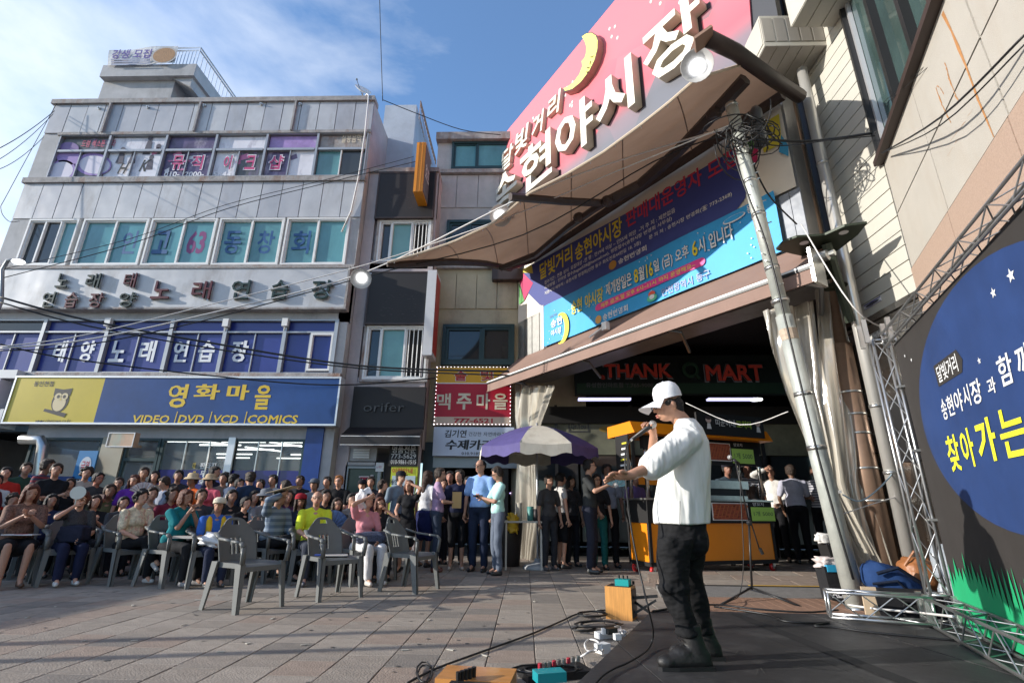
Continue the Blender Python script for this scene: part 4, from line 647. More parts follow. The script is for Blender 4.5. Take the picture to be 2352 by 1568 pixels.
b=MB(FA); b.box(-13.7,-4.6,2.56,2.6,-6.2,-.2); b.build('shop_ceiling',['mid_in'],A)
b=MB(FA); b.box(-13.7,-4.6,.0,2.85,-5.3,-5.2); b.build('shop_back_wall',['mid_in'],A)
LT=[]
for r,(o_,xs) in enumerate(((-1.0,(-8.4,-7.0,-5.5)),(-1.7,(-8.0,-6.4)),(-2.7,(-7.6,-5.6)),(-4.,(-8.9,-6.6)),(-5.2,(-9.6,-7.6,-5.9)))):
    for x in xs: LT.append(((x-.55,2.5,o_),(x+.55,2.5,o_)))
for x,o_ in ((-7.9,-1.2),(-6.1,-1.5),(-7.3,-2.6),(-5.6,-3.2)): LT.append(((x-.25,2.5,o_+.5),(x+.25,2.5,o_-.5)))
for a,c in LT: b=MB(FA); b.bar(a,c,.035); b.build('ceiling_tube',['tubelight'],A)
textpx('대',FA,(441,1076),(450,1062),-.055,ye,A,bold=.02); textpx('판타지',FA,(458,1076),(497,1062),-.055,cm((.7,.7,.7),'print'),A,bold=.02)
textpx('무협',FA,(458,1094),(492,1080),-.055,cm((.7,.7,.7),'print'),A,bold=.02); textpx('로맨스',FA,(455,1112),(495,1098),-.055,cm((.7,.7,.7),'print'),A,bold=.02)
textpx('여',FA,(441,1094),(450,1080),-.055,ye,A,bold=.02)
# things on and in front of the shop front
S=thing('banner_stand','tall blue banner stand with round red character emblem beside the beige shop pillar','banner',(-9.9,11.2,0))
b=MB(FA); q=[FA.px(*p,.3) for p in ((255,1130),(287,1130),(305,1030),(277,1030))]; s,t=q[0]; b.box(-9.95,-9.52,1.0,2.12,.27,.3); b.box(-9.76,-9.72,0,1.05,.25,.27); b.box(-9.9,-9.55,0,.03,.1,.45); b.build('panel',[cm((.04,.2,.42),'print')],S)
b=MB(FA); circ(b,(-9.73,1.8),.13,.19,.304); b.build('emblem',[cm((.5,.55,.6),'print')],S); text('금연',FA,-9.82,1.7,-9.64,1.9,.306,cm((.4,.05,.08),'print'),S,bold=.03)
b=MB(FA); b.box(-9.88,-9.58,1.42,1.52,.301,.304); b.build('stripe',[cm((.03,.03,.05),'print')],S); text('KTXA',FA,-9.84,1.44,-9.62,1.5,.306,cm((.5,.5,.5),'print'),S,bold=.01)
S=thing('light_box','small faded beige box sign jutting out above the blue banner stand','sign',(-9.7,11,2.2))
b=MB(FA); a=FA.px(242,1026,.6); c=FA.px(312,993,.6); b.box(a[0],c[0],a[1],c[1],.45,.6); b.box(c[0]-.3,c[0]-.25,a[1]+.05,a[1]+.1,0,.45); b.build('box',[mat('faded_print',(.50,.33,.22),.6,var=.25,vs=3,dirt=(.2,.45,.4),da=.6,ds=2)],S); b=MB(FA); frame(b,a[0],c[0],a[1],c[1],.02,.59,.61); b.build('rim',['white_frame'],S)
S=thing('pink_sign','small white sign with pink lettering and purple light dots cut off at the left edge','sign',(-12.8,11,2.7))
b=MB(FA); b.box(-14.4,-12.28,3.1,3.75,.02,.34); b.build('board',[cm((.6,.56,.62),'paint')],S); text('방',FA,-13.0,3.15,-12.5,3.68,.345,cm((.45,.03,.09),'print'),S,bold=.035); text('래',FA,-13.65,3.15,-13.15,3.68,.345,cm((.45,.03,.09),'print'),S,bold=.035)
b=MB(FA)
for i in range(16): u=-14+i*.11; b.ell((u,3.73,.35),(.012,.012,.012),6,4); b.ell((u,3.12,.35),(.012,.012,.012),6,4)
for i in range(7): b.ell((-12.31,3.15+i*.09,.35),(.012,.012,.012),6,4)
o=b.build('light_dots',[mat('led_purple',(.6,.5,1),.5,emis=(.6,.45,1),es=4)],S)
b=MB(FA); b.box(-15.5,-11.98,3.78,3.98,-.1,.3); b.box(-15.5,-12.0,2.62,3.05,-.1,.3); b.build('fascia_board',[cm((.6,.6,.6),'paint')],S)
N_=thing('neighbour_building','pale low shop building at the left edge with white shutter','building',(-14.5,11.5,0))
b=MB(FA); b.box(-20,-13.9,0,4.3,-5,-.2); b.build('wall',['concrete'],N_)
for i in range(7): b=MB(FA); u=-13.6+i*.17; b.box(u,u+.16,0,2.6,-.18,-.1 if i%2 else -.085); b.build('shutter_slat',[cm((.55,.57,.6),'paint')],N_)
b=MB(FA); q=[FA.px(100,1020,.2),FA.px(92,1150,.2)]; b.tube([(q[0][0]-.5,q[0][1]+.1,.25),(q[0][0]-.1,q[0][1]+.1,.2),(q[0][0],q[0][1]-.05,.2),(q[1][0],0.1,.2)],.11,12); o=b.build('duct_pipe',['steel'],smooth=True); tag(o,'corrugated silver duct pipe running down beside the dark shop window','pipe')
S=thing('shop_canopy','dark blue signs over a small slanted awning beside the left shop window','awning',(-11,11,1.3))
b=MB(FA); b.box(-11.1,-10.45,1.42,1.58,.3,.36); b.box(-10.44,-9.9,1.4,1.56,.3,.36); b.build('sign_band',[cm((.02,.05,.16),'paint')],S)
b=MB(FA); b.box(-11.07,-10.95,1.45,1.55,.36,.365); b.box(-10.42,-10.25,1.43,1.53,.36,.365); b.build('sign_patch',[cm((.5,.5,.45),'print')],S)
text('하나은행',FA,-10.9,1.46,-10.5,1.54,.366,cm((.5,.5,.55),'print'),S,bold=.01)
b=MB(FA); b.hexa([(-11.1,.9,.7),(-10.5,.9,.7),(-10.5,1.4,.3),(-11.1,1.4,.3)],[(-11.1,.92,.71),(-10.5,.92,.71),(-10.5,1.42,.31),(-11.1,1.42,.31)]); b.build('cover',[cm((.12,.13,.15),'cloth')],S)
# rooftop
R=thing('stair_tower','white rooftop stair tower with overhanging slab and railing on the left building','tower',(-12,13,12.2))
FR=Fr((0,12.3,0),(1,0,0),(0,0,1),(0,-1,0))
a=FR.px(228,176,.1); c=FR.px(452,147,.1)
b=MB(FR); b.box(a[0],c[0],a[1],c[1],-6,.1); b.build('slab',['concrete'],R)
w0=FR.px(218,225,0)[0]; w1=FR.px(385,225,0)[0]
b=MB(FR); b.box(w0,w1,11.9,a[1],-6,-.1); b.box(w1,w1+1.2,11.9,a[1],-6,-1.6); b.hexa([(w1,a[1]-.02,-5.9),(c[0]-.1,a[1]-.35,-5.9),(c[0]-.1,a[1]-.35,0),(w1,a[1]-.02,0)],[(w1,a[1],-5.9),(c[0]-.1,a[1],-5.9),(c[0]-.1,a[1],0),(w1,a[1],0)]); b.build('wall',['concrete'],R)
zt=c[1]; x1=c[0]-.1; zr=FR.px(455,110,.0)[1]; x0=FR.px(408,108,0)[0]
for zz in (zr,zr-.12): b=MB(FR); b.tube([(x0,zz,.0),(x1,zz,0),(x1,zz,-5.8)],.03,6); b.build('handrail',['alu'],R)
for i in range(7): u=x0+(x1-x0)*i/7; b=MB(FR); b.tube([(u,zt,0),(u,zr-.1,0)],.014,5); b.build('baluster',['alu'],R)
for i in range(30): u=-i*.2; b=MB(FR); b.tube([(x1,zt,u),(x1,zr-(.1 if i else -.02),u)],.014,5); b.build('baluster',['alu'],R)
S=thing('rooftop_banner','weathered white banner with purple letters and a food photo hung on the rooftop railing','banner',(-12.5,12.1,13.5))
q=[FR.px(x,y,.14) for x,y in ((247,151),(402,146),(408,104),(252,117))]
b=MB(FR); b.grid(lambda u,v:(q[0][0]*(1-u)*(1-v)+q[1][0]*u*(1-v)+q[2][0]*u*v+q[3][0]*(1-u)*v,q[0][1]*(1-u)*(1-v)+q[1][1]*u*(1-v)+q[2][1]*u*v+q[3][1]*(1-u)*v,.14+.03*math.sin(u*9+v*2)),16,5); b.build('cloth',[cm((.62,.62,.63))],S)
textpx('강생 모집',FR,(254,135),(350,113),.19,cm((.12,.08,.28),'print'),S,bold=.03)
b=MB(FR)
for k in range(3): a_=FR.px(254,149-k*5,.19); c_=FR.px(345,147-k*5,.19); b.poly([(a_[0],a_[1]),(c_[0],c_[1]),(c_[0],c_[1]+.06),(a_[0],a_[1]+.06)],.185)
b.build('small_print',[cm((.35,.35,.42),'print')],S)
b=MB(FR); cc=FR.px(377,127,.19); circ(b,cc,.42,.36,.19,0); circ(b,cc,.36,.3,.193,1); b.build('food_print',[cm((.45,.42,.4),'print'),mat('food',(.35,.2,.1),.6,var=.5,vs=9,stretch=(6,1,1))],S)
S=thing('roof_box','black slatted box lying on the parapet beside the stair tower','box',(-10.5,11.5,12.25))
a=FA.px(335,228,-.2); c=FA.px(410,218,-.2); b=MB(FA); b.box(a[0],c[0],12.26,12.26+.17,-.6,-.2); b.build('box',['black_metal'],S)
for i in range(9): b=MB(FA); u=a[0]+.1+i*(c[0]-a[0]-.2)/9; b.box(u,u+.05,12.30,12.39,-.2,-.19); b.build('slat',['alu_dark'],S)
S=thing('satellite_dish','white satellite dish standing on the left building roof edge','satellite dish',(-5,11.6,12.3))
s,t=FA.px(832,211,-.2); b=MB(FA); ax=np.array([.5,.55,.67]); b.lathe([(.0,.0),(.1,.012),(.18,.04),(.24,.075),(.25,.085),(.24,.08),(.0,.01)],(s,t,-.2),20,axis=ax); b.build('dish',['white_frame'],S,smooth=True)
b=MB(FA); b.tube([(s,12.2,-.25),(s,t,-.25)],.02,6); b.tube([(s,t-.1,-.2),(s-.1,t+.18,.05)],.01,5); b.ell((s-.1,t+.2,.06),(.03,.03,.04),8,5); b.build('mast',['alu_dark'],S)
b=MB(FA); pts=[(-4.75,12.3,-.1),(-4.62,12.38,.0),(-4.53,12.25,.08),(-4.5,11,.08),(-4.52,9.4,.1),(-4.62,8.4,.06),(-4.8,7.8,.05)]; b.tube(pts,.022,6); o=b.build('conduit',['white_cable'],smooth=True); tag(o,'white conduit hose hanging down the right corner of the grey building','hose')
# ------------------------------------------------------------ middle narrow building
FB=Fr((0,11.8,0),(1,0,0),(0,0,1),(0,-1,0))
B=thing('narrow_building','narrow pinkish building with dark boards between the two grey facades','building',(-3.4,11.8,0))
b=MB(FB); b.box(-4.36,-2.42,2.3,9.85,-4,-.1); b.box(-4.36,-2.42,8.4,9.85,-.1,0); b.box(-4.36,-2.42,6.9,7.15,-.1,.0)
for a,c in ((-4.36,-4.08),(-2.55,-2.42)): b.box(a,c,0,9.85,-.1,0.02)
b.box(-4.36,-2.42,5.3,7.1,-.1,0); b.box(-4.36,-2.42,2.3,3.98,-.1,0); b.build('wall',['concrete_pink'],B)
b=MB(FB); b.box(-4.36,-2.42,9.85,9.98,-4,.1); b.build('parapet',['rust_ledge'],B)
for x0,y0,x1,y1,lab,o1 in ((861,500,1000,396,'wide black blank signboard at the top of the narrow building',.15),(838,743,985,625,'black blank signboard with faded marks between the two barred windows',.15)):
    a=FB.px(x0,y0,o1); c=FB.px(x1,y1,o1); b=MB(FB); b.box(a[0],c[0],a[1],c[1],.02,o1); S=thing('black_signboard',lab,'signboard',(-3.4,11.7,a[1])); b.build('board',['black_board'],S); b=MB(FB); frame(b,a[0]-.02,c[0]+.02,a[1]-.02,c[1]+.02,.04,.02,o1+.01); b.build('rim',['frame_brown'],S)
    b=MB(FB)
    for k in range(40): u=rng.uniform(a[0]+.3,c[0]-.3); v=rng.uniform(a[1]+.2,a[1]+.6*(c[1]-a[1])); b.poly([(u,v),(u+rng.uniform(.02,.1),v),(u+.05,v+.012)],o1+.002)
    b.build('faded_mark',[cm((.06,.05,.05),'print')],S)
a=FB.px(800,1005,.15); c=FB.px(978,888,.15); S=thing('black_shop_sign','black shop sign with dull raised letters above a black fabric awning','signboard',(-3.4,11.7,2.4))
b=MB(FB); b.box(a[0],c[0],2.72,c[1],.02,.15); b.build('board',['black_board'],S); textpx('orifer',FB,(835,945),(930,925),.155,cm((.07,.06,.055),'plastic'),S,depth=.03,bold=-.005,mt2='black_board')
b=MB(FB); b.hexa([(a[0]-.05,2.5,.5),(c[0]+.02,2.5,.5),(c[0],2.75,.1),(a[0],2.75,.1)],[(a[0]-.05,2.53,.5),(c[0]+.02,2.53,.5),(c[0],2.78,.1),(a[0],2.78,.1)]); b.box(a[0]-.05,c[0]+.02,2.3,2.49,.48,.5); b.build('awning',['black_board'],S); b=MB(FB); b.box(a[0]-.05,c[0]+.02,2.49,2.505,.5,.51); b.box(a[0]-.05,c[0]+.02,2.3,2.312,.5,.506); b.build('trim_line',['white_frame'],S)
for x0,y0,x1,y1 in ((864,603,992,508),(832,872,985,750)):
    a=FB.px(x0,y0,0); c=FB.px(x1,y1,0)
    f=window(B,FB,a[0],c[0],a[1],c[1],[.24,.64],'white_frame',['glass_dark','glass_green','dark_in'],w=.05,o1=.06)
    b=MB(FB); frame(b,a[0]-.06,c[0]+.06,a[1]-.06,c[1]+.06,.06,-.02,.07); b.build('sill',['rust_ledge'],f)
    for k in range(4): u=a[0]+(c[0]-a[0])*(.7+.07*k); b=MB(FB); b.tube([(u,a[1]+.08,.03),(u,c[1]-.08,.03)],.012,5); b.build('bar',['white_frame'],f)
    u=a[0]+(c[0]-a[0])*.42; b=MB(FB); b.grid(lambda p,q_:(u-.2+p*.42,a[1]+.08+q_*(c[1]-a[1]-.16),-.045+.01*math.sin(p*20)),16,1); b.build('curtain',['curtain_in'],f)
# back wall / entrance of the narrow building
b=MB(FB); b.box(-4.1,-3.45,2.0,2.3,-.1,-.03); b.box(-4.1,-3.45,1.88,1.97,-.08,.02); b.build('lintel',['concrete'],B)
b=MB(FB); frame(b,-4.12,-3.3,.05,1.9,.07,-.08,.02); f=b.build('door',['alu_dark'],B); b=MB(FB); b.box(-4.07,-3.35,.08,1.85,-.06,-.04); b.build('pane',[mat('door_green',(.018,.04,.03),.25,var=.2,vs=2)],f)
textpx('전',FB,(821,1125),(858,1090),.0,cm((.5,.45,.45),'print'),f,bold=.05); textpx('전',FB,(824,1122),(856,1093),.006,cm((.28,.02,.04),'print'),f,bold=.04)
for i in range(4): b=MB(FB); b.box(-3.98,-3.6,2.06+i*.055,2.1+i*.055,-.03,.03); b.build('louvre',['white_frame'],B)
a=FB.px(892,1068,.12); c=FB.px(960,1018,.12); S=thing('black_notice_sign','black sign with two white-outlined telephone numbers over the lime notice board','sign',(-3,11.6,1.9))
b=MB(FB); b.box(a[0],c[0],a[1]-.02,c[1]+.12,.0,.12); b.build('board',['black_board'],S); wt=cm((.6,.6,.6),'print')
textpx('명품전문',FB,(900,1040),(956,1023),.125,wt,S,bold=.012); textpx('773-5629',FB,(898,1052),(956,1042),.125,wt,S,bold=.012); textpx('010-9861-1515',FB,(897,1065),(956,1055),.125,wt,S,bold=.005)
S=thing('notice_board','lime green and pale notice board with red heading beside the green door','sign',(-3,11.6,.4))
a=FB.px(890,1180,.1); c=FB.px(960,1070,.1); b=MB(FB); b.box(a[0],c[0],.5,c[1],.0,.1); b.build('board',[cm((.45,.5,.03),'paint')],S); b=MB(FB); b.box(a[0]+.04,c[0]-.04,.55,FB.px(0+900,1092,.1)[1],.1,.11); b.build('pale_field',[cm((.45,.55,.6),'print')],S)
textpx('이전안내',FB,(900,1087),(948,1074),.115,cm((.4,.05,.03),'print'),S,bold=.03); textpx('동인천',FB,(895,1112),(925,1100),.115,cm((.03,.03,.05),'print'),S,bold=.02); textpx('궁전',FB,(895,1130),(918,1119),.115,cm((.35,.03,.05),'print'),S,bold=.02)
b=MB(FB); s,t=FB.px(872,1072,.04); b.box(s-.09,s+.09,t-.1,t+.1,.02,.04); b.build('sticker',[cm((.65,.65,.65),'print')],B)
text('ki 매장',FB,s-.07,t-.03,s+.05,t+.03,.042,cm((.4,.03,.05),'print'),B)
# rooms seen above it: tower at the back
T=thing('rear_tower','bluish concrete stair tower with side railing behind the narrow building','tower',(-3.8,13.5,9.8))
FT=Fr((0,13.,0),(1,0,0),(0,0,1),(0,-1,0)); a=FT.px(890,395,0); c=FT.px(957,241,0)
b=MB(FT); b.box(a[0]-.3,c[0],a[1]-.5,c[1],-3,0); b.build('wall',['concrete_blue'],T)
x1=c[0]+.12; 
for k in (0,-.12): b=MB(FT); b.tube([(x1,c[1]+.15+k,.0),(x1,c[1]+.15+k,-3)],.02,6); b.build('handrail',[mat('rail_rust',(.3,.2,.15),.6)],T)
for i in range(16): b=MB(FT); b.tube([(x1,c[1]-.6,-i*.2),(x1,c[1]+.1,-i*.2)],.012,5); b.build('baluster',['rail_rust'],T)
# ------------------------------------------------------------ beige building on the right of it
FC=Fr((0,12.3,0),(1,0,0),(0,0,1),(0,-1,0))
Cc=thing('beige_building','weathered beige building with dark windows beside the red market sign','building',(-1.3,12.3,0))
b=MB(FC); b.box(-2.62,1.5,7.3,11.35,-5,-.06); b.build('wall',['concrete'],Cc)
b=MB(FC); b.box(-2.62,1.5,2.4,7.3,-5,-.06); b.build('lower_wall',['concrete_yellow'],Cc)
b=MB(FC); b.box(-2.66,1.5,11.35,11.6,-5,.12); b.build('parapet',['rust_ledge'],Cc); b=MB(FC); b.box(-2.62,1.5,10.2,10.32,-.06,.08); b.box(-2.62,1.5,7.15,7.3,-.06,.06); b.build('ledge',['rust_ledge'],Cc)
for i in range(5): b=MB(FC); b.box(-2.6+i*.62,-2.6+i*.62+.6,9.1,10.18,-.06,-.03); b.build('facade_panel',['concrete'],Cc)
for i in range(6): b=MB(FC); b.box(-2.4+i*.55,-2.4+i*.55+.53,6.0,7.0,-.06,-.025); b.build('facade_panel',['concrete_yellow'],Cc)
a=FC.px(1036,388,0); c=FC.px(1190,325,0); window(Cc,FC,a[0],c[0]+.3,a[1],c[1],[.33],tealf,['glass_teal','glass_teal'],w=.06,o1=.02)
a=FC.px(1024,560,0); c=FC.px(1130,505,0); window(Cc,FC,a[0],c[0],a[1]-.3,c[1],[.5],tealf,['glass_dark'],w=.08,o1=.02)
a=FC.px(1013,838,0); c=FC.px(1182,745,0); window(Cc,FC,a[0],c[0],a[1],c[1],[.55],tealf,['glass_dark'],w=.09,o1=.04)
b=MB(FC); a=FC.px(1130,625,.2); c=FC.px(1185,560,.2); b.box(a[0],c[0]+.3,a[1]-.2,c[1],0,.2); b.build('steel_box',['frame_brown'],Cc)
S=thing('beer_sign','orange and red sign board with large Korean letters and the number 777-6521','sign',(-1.3,12,2.9))
a=FC.px(996,975,.25); c=FC.px(1174,845,.25); s0,s1=a[0],c[0]; th=FC.px(1080,880,.25)[1]; tl=FC.px(1080,957,.25)[1]
for z0,z1,mm,nm in ((th,c[1],cm((.62,.33,.015),'print'),'orange_field'),(tl,th-.0,cm((.40,.01,.03),'print'),'red_field'),(a[1],tl,cm((.55,.42,.33),'print'),'pale_field')):
    b=MB(FC); b.box(s0,s1,z0,z1,0,.25); b.build(nm,[mm],S)
b=MB(FC); b.box(s0,s1,th-.012,th+.012,.25,.256); b.build('divider',['white_frame'],S)
for bd,x0,x1 in (('술',1044,1072),('빛',1104,1134)): textpx(bd,FC,(x0-1,875),(x1+1,850),.257,wt,S,bold=.035); textpx(bd,FC,(x0,874),(x1,851),.26,cm((.4,.03,.03),'print'),S,bold=.03)
for bd,x0,x1 in (('맥',1002,1036),('주',1048,1084),('마',1094,1126),('을',1132,1166)): textpx(bd,FC,(x0,940),(x1,903),.257,cm((.62,.55,.42),'print'),S,bold=.032)
textpx('777-6521',FC,(1042,971),(1132,960),.257,cm((.4,.03,.04),'print'),S,bold=.03)
b=MB(FC)
for i in range(22): u=s0+(s1-s0)*i/21; b.ell((u,a[1]+.015,.26),(.012,.008,.008),6,4); b.ell((u,c[1]+.02,.26),(.012,.008,.008),6,4)
for i in range(16): v=a[1]+(c[1]-a[1])*i/15; b.ell((s0+.01,v,.26),(.008,.012,.008),6,4); b.ell((s1-.01,v,.26),(.008,.012,.008),6,4)
b.build('light_dots',[mat('led_white',(1,1,1),.5,emis=(1,.9,1),es=3)],S)
S=thing('craft_sign','pale blue-white sign with black brush lettering behind the striped umbrella','sign',(-1.3,12,2.1))
a=FC.px(993,1046,.25); c=FC.px(1181,981,.25); b=MB(FC); b.box(a[0],c[0],a[1],c[1],0,.25); b.build('board',[cm((.50,.56,.68),'paint')],S)
textpx('김기연',FC,(1021,1004),(1072,987),.255,bk,S,bold=.03,shear=.1); textpx('건강한 자연바라기',FC,(1076,1001),(1160,992),.255,bk,S,bold=.0); textpx('수제카라멜',FC,(1023,1032),(1160,1010),.255,bk,S,bold=.035,shear=.1); textpx('010.9185.9982',FC,(1060,1044),(1130,1038),.255,bk,S,bold=.01)
b=MB(FC); b.box(-2.2,-.2,1.9,2.15,-.1,.05); b.build('shop_lintel',['alu_dark'],Cc); b=MB(FC); b.box(-2.45,-2.1,0,2.5,-.3,.02); b.build('door_post',[cm((.03,.05,.06),'paint')],Cc)
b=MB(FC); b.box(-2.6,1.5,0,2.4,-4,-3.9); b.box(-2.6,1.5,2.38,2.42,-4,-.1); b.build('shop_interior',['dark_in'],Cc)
for i in range(10): b=MB(FC); u=-.9+.09*i; b.ell((u,1.35+.02*math.sin(i),-.3),(.012,.012,.012),6,4); o=b.build('light_dot',['led_purple'],Cc)
# projecting signs
S=thing('orange_box_sign','narrow orange box sign projecting over the top black signboard','sign',(-2.7,11.2,8.8))
X0=YP(975,400,11.6)[0]
FX=Fr((X0,0,0),(0,1,0),(0,0,1),(1,0,0))
za=YP(962,440,11.0)[2]; zb=YP(962,327,11.0)[2]
b=MB(); b.box(X0-.12,X0+.12,11.0,11.75,za,zb); b.build('box',[mat('orange_sign',(.62,.24,.015),.4,var=.1,vs=4)],S)
b=MB(); b.box(X0+.121,X0+.13,11.05,11.7,za+.05,zb-.05); b.build('side_face',[cm((.12,.12,.13),'paint')],S)
for q in (-.05,.05): b=MB(); b.box(X0+q-.008,X0+q+.008,10.985,11.0,za,zb); b.build('rib',[cm((.5,.2,.02),'paint')],S)
FSx=Fr((X0+.131,0,0),(0,1,0),(0,0,1),(1,0,0)); text('호프',FSx,11.15,za+.6,11.6,zb-.5,.001,cm((.6,.6,.6),'print'),S,bold=.02)
b=MB(); b.bar((X0,11.75,zb-.3),(X0,12.0,zb-.3),.04); b.build('bracket',['frame_brown'],S)
S=thing('white_box_sign','tall narrow white box sign with red side face left of the beige wall','sign',(-2.35,11.6,4.6))
za=YP(985,815,11.5)[2]; zb=YP(990,620,11.5)[2]; X0=YP(988,720,11.5)[0]
b=MB(); b.box(X0-.13,X0+.1,11.5,12.1,za,zb); b.build('box',[cm((.55,.55,.56),'paint')],S); b=MB(); b.box(X0+.101,X0+.106,11.53,12.07,za+.1,zb-.1); b.build('red_face',[cm((.45,.06,.05),'print')],S)

S=thing('unseen_shade_block','low row of white-roofed market stalls west of the square','building',(-15,6,0))  # added out of view to shade the left crowd and paving
b=MB(); b.box(-16.5,-13.6,2.5,10.6,2.75,2.95); b.build('roof',['white_frame'],S); b=MB(); b.box(-16.5,-14.2,2.5,10.6,0,2.75); b.build('wall',['concrete'],S)
for k in range(5): b=MB(); b.box(-13.7,-13.62,3.45+1.75*k,3.53+1.75*k,0,2.75); b.build('post',['alu'],S)
b=MB(); b.box(-14.2,-13.7,3.5,10.5,.0,.95); b.build('counter',['concrete_pink'],S)

for x,y,h_,r_,lab in ((-8.2,2.6,5.2,.06,'slim grey flag pole standing left of the photo view'),(-8.5,3.05,3.0,.07,'short grey pole standing left of the photo view')):  # unseen poles, added to throw shadow bands across the paving
    b=MB(); b.tube([(x,y,0),(x,y,h_)],[r_,r_*.8],12); b.tube([(x,y,h_*.97),(x+.1,y+1.0,h_*1.0)],r_*.4,8); o=b.build('unseen_shade_pole',['galv'],smooth=True); tag(o,lab,'pole')

b=MB()
for k in range(150):
    x,y=rng.uniform(-6,2.2),rng.uniform(3.,8.2)
    if x>.2 and y<5.6: continue
    r_=rng.uniform(.008,.02); a_=rng.uniform(0,6); b.poly([(x+r_*math.cos(a_+t)*rng.uniform(.8,1.3),y+r_*math.sin(a_+t)) for t in np.linspace(0,2*math.pi,8)[:-1]],.0035)
o=b.build('gum_spots',[cm((.09,.085,.08),'paint')]); tag(o,'flat grey chewing gum spots trodden into the paving','gum spots',kind='stuff')
b=MB()
for k in range(46):
    x,y=rng.uniform(-5,2),rng.uniform(3.3,8.5)
    if x>.1 and y<5.7: continue
    a_=rng.uniform(0,3); w_,l_=rng.uniform(.004,.012),rng.uniform(.01,.04); ca_,sa_=math.cos(a_),math.sin(a_); b.hexa([(x+(i*l_)*ca_-(j*w_)*sa_,y+i*l_*sa_+j*w_*ca_,.003) for i,j in ((-1,-1),(1,-1),(1,1),(-1,1))],[(x+(i*l_)*ca_-(j*w_)*sa_,y+i*l_*sa_+j*w_*ca_,.008) for i,j in ((-1,-1),(1,-1),(1,1),(-1,1))])
o=b.build('litter',[cm((.45,.42,.36),'paint')]); tag(o,'tiny scraps of pale litter scattered on the paving','litter',kind='stuff')
# ------------------------------------------------------------ market hall front
MF=wallframe((-.85,11.7,0),-54)
mat('market_wall',(.33,.32,.31),.35,metal=.4,var=.2,vs=2,dirt=(.15,.14,.13),da=.6,ds=2)
mat('awning_brown',(.24,.155,.125),.8,var=.08,vs=3,bump=.1,bs=30)
mat('canvas_cream',(.62,.57,.48),.8,var=.06,vs=2)
K=thing('market_hall','open market hall with dark interior behind the brown awning','building',(2,9.5,0))
b=MB(MF); b.box(-.45,7.1,4.0,12,-1.5,-.95); b.build('front_wall',['market_wall'],K)
b=MB(MF); b.box(-.45,-.1,0,4.2,-1.3,-.95); b.build('pillar',['concrete_yellow'],K)
for i in range(4):
    b=MB(MF); b.box(-.1+i*.3,.17+i*.3,4.35,5.6,-.95,-.9); b.build('steel_panel',['steel'],K)
for i in range(2):
    b=MB(MF); b.box(6.8+i*.16,6.95+i*.16,4.4,5.55,-.95,-.91); b.build('steel_panel',[mat('sheet_blue%d'%i,(.25,.27,.31),.5,var=.2,vs=2,wave=(3,.4))],K)
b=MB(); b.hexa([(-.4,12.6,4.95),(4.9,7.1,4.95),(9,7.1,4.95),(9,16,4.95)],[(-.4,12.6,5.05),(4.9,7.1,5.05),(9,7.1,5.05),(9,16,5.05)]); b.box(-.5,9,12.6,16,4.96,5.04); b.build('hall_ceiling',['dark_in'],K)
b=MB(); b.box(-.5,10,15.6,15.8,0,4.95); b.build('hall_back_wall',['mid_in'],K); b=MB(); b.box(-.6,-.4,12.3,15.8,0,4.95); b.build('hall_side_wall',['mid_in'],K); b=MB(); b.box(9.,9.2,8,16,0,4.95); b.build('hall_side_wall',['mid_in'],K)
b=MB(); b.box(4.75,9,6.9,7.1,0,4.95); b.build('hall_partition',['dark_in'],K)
# shopfront inside with mart sign
FT2=wallframe((1.6,12.,0),-1.5)
S=thing('mart_sign','dark shop sign reading THANK MART in red letters inside the market hall','sign',(3.8,12,3.6))
b=MB(FT2); b.box(-.4,4.6,3.6,4.6,-.1,0); b.build('board',[mat('mart_dark',(.02,.028,.024),.3)],S); b=MB(FT2); b.box(-.35,4.55,3.64,3.9,.0,.008); b.build('green_stripe',[mat('mart_green',(.03,.075,.04),.4)],S)
wq=cm((.3,.3,.3),'print'); rq=mat('mart_red',(.42,.05,.03),.4,emis=(.5,.05,.03),es=.03)
for bd,bl,tr in (('THANK',(1388,868),(1541,836)),('MART',(1622,875),(1748,838))):
    textpx(bd,FT2,(bl[0]-3,bl[1]+3),(tr[0]+3,tr[1]-3),.012,wq,S,bold=.045); textpx(bd,FT2,bl,tr,.05,rq,S,depth=.04,bold=.03,mt2='black_board')
textpx('e',FT2,(1379,871),(1389,861),.02,rq,S,bold=.02)
b=MB(FT2); c=FT2.px(1585,850,.03); 
b.lathe([(.2,0),(.2,.04),(.12,.04),(.12,0)],(c[0],c[1],.03),20,axis=(0,0,1)); b.bar((c[0]+.08,c[1]-.1,.05),(c[0]+.2,c[1]-.22,.05),.07); b.build('round_emblem',['mart_green'],S)
textpx('유성한인마트점 T.765-9000',FT2,(1346,890),(1500,878),.02,cm((.16,.16,.16),'print'),S,bold=.015)
for i in range(6):
    b=MB(FT2); b.box(-1.4+i*1.1,-1.4+i*1.1+1.04,0.3,2.2,-.3,-.26); b.build('shop_glass_panel',['glass_dark'],K)
b=MB(FT2); b.box(-1.5,6,2.22,2.95,-.3,-.2); b.build('poster_band',[mat('poster_dim',(.17,.17,.12),.6,var=.35,vs=2.5)],K)
textpx('Dr.You',FT2,(1312,985),(1345,972),-.19,cm((.07,.07,.07),'print'),K,bold=.02); b=MB(FT2); a=FT2.px(1306,992,-.19); c=FT2.px(1352,962,-.19); frame(b,a[0],c[0],a[1],c[1],.03,-.2,-.19); b.build('poster_frame',[cm((.07,.07,.07),'print')],K)
b=MB(FT2); 
for (x,y,r1,r2,mm) in ((1420,965,.25,.15,0),(1460,975,.2,.12,1),(1395,985,.2,.08,0)): circ(b,FT2.px(x,y,-.19),r1,r2,-.19+.002*mm,mm)
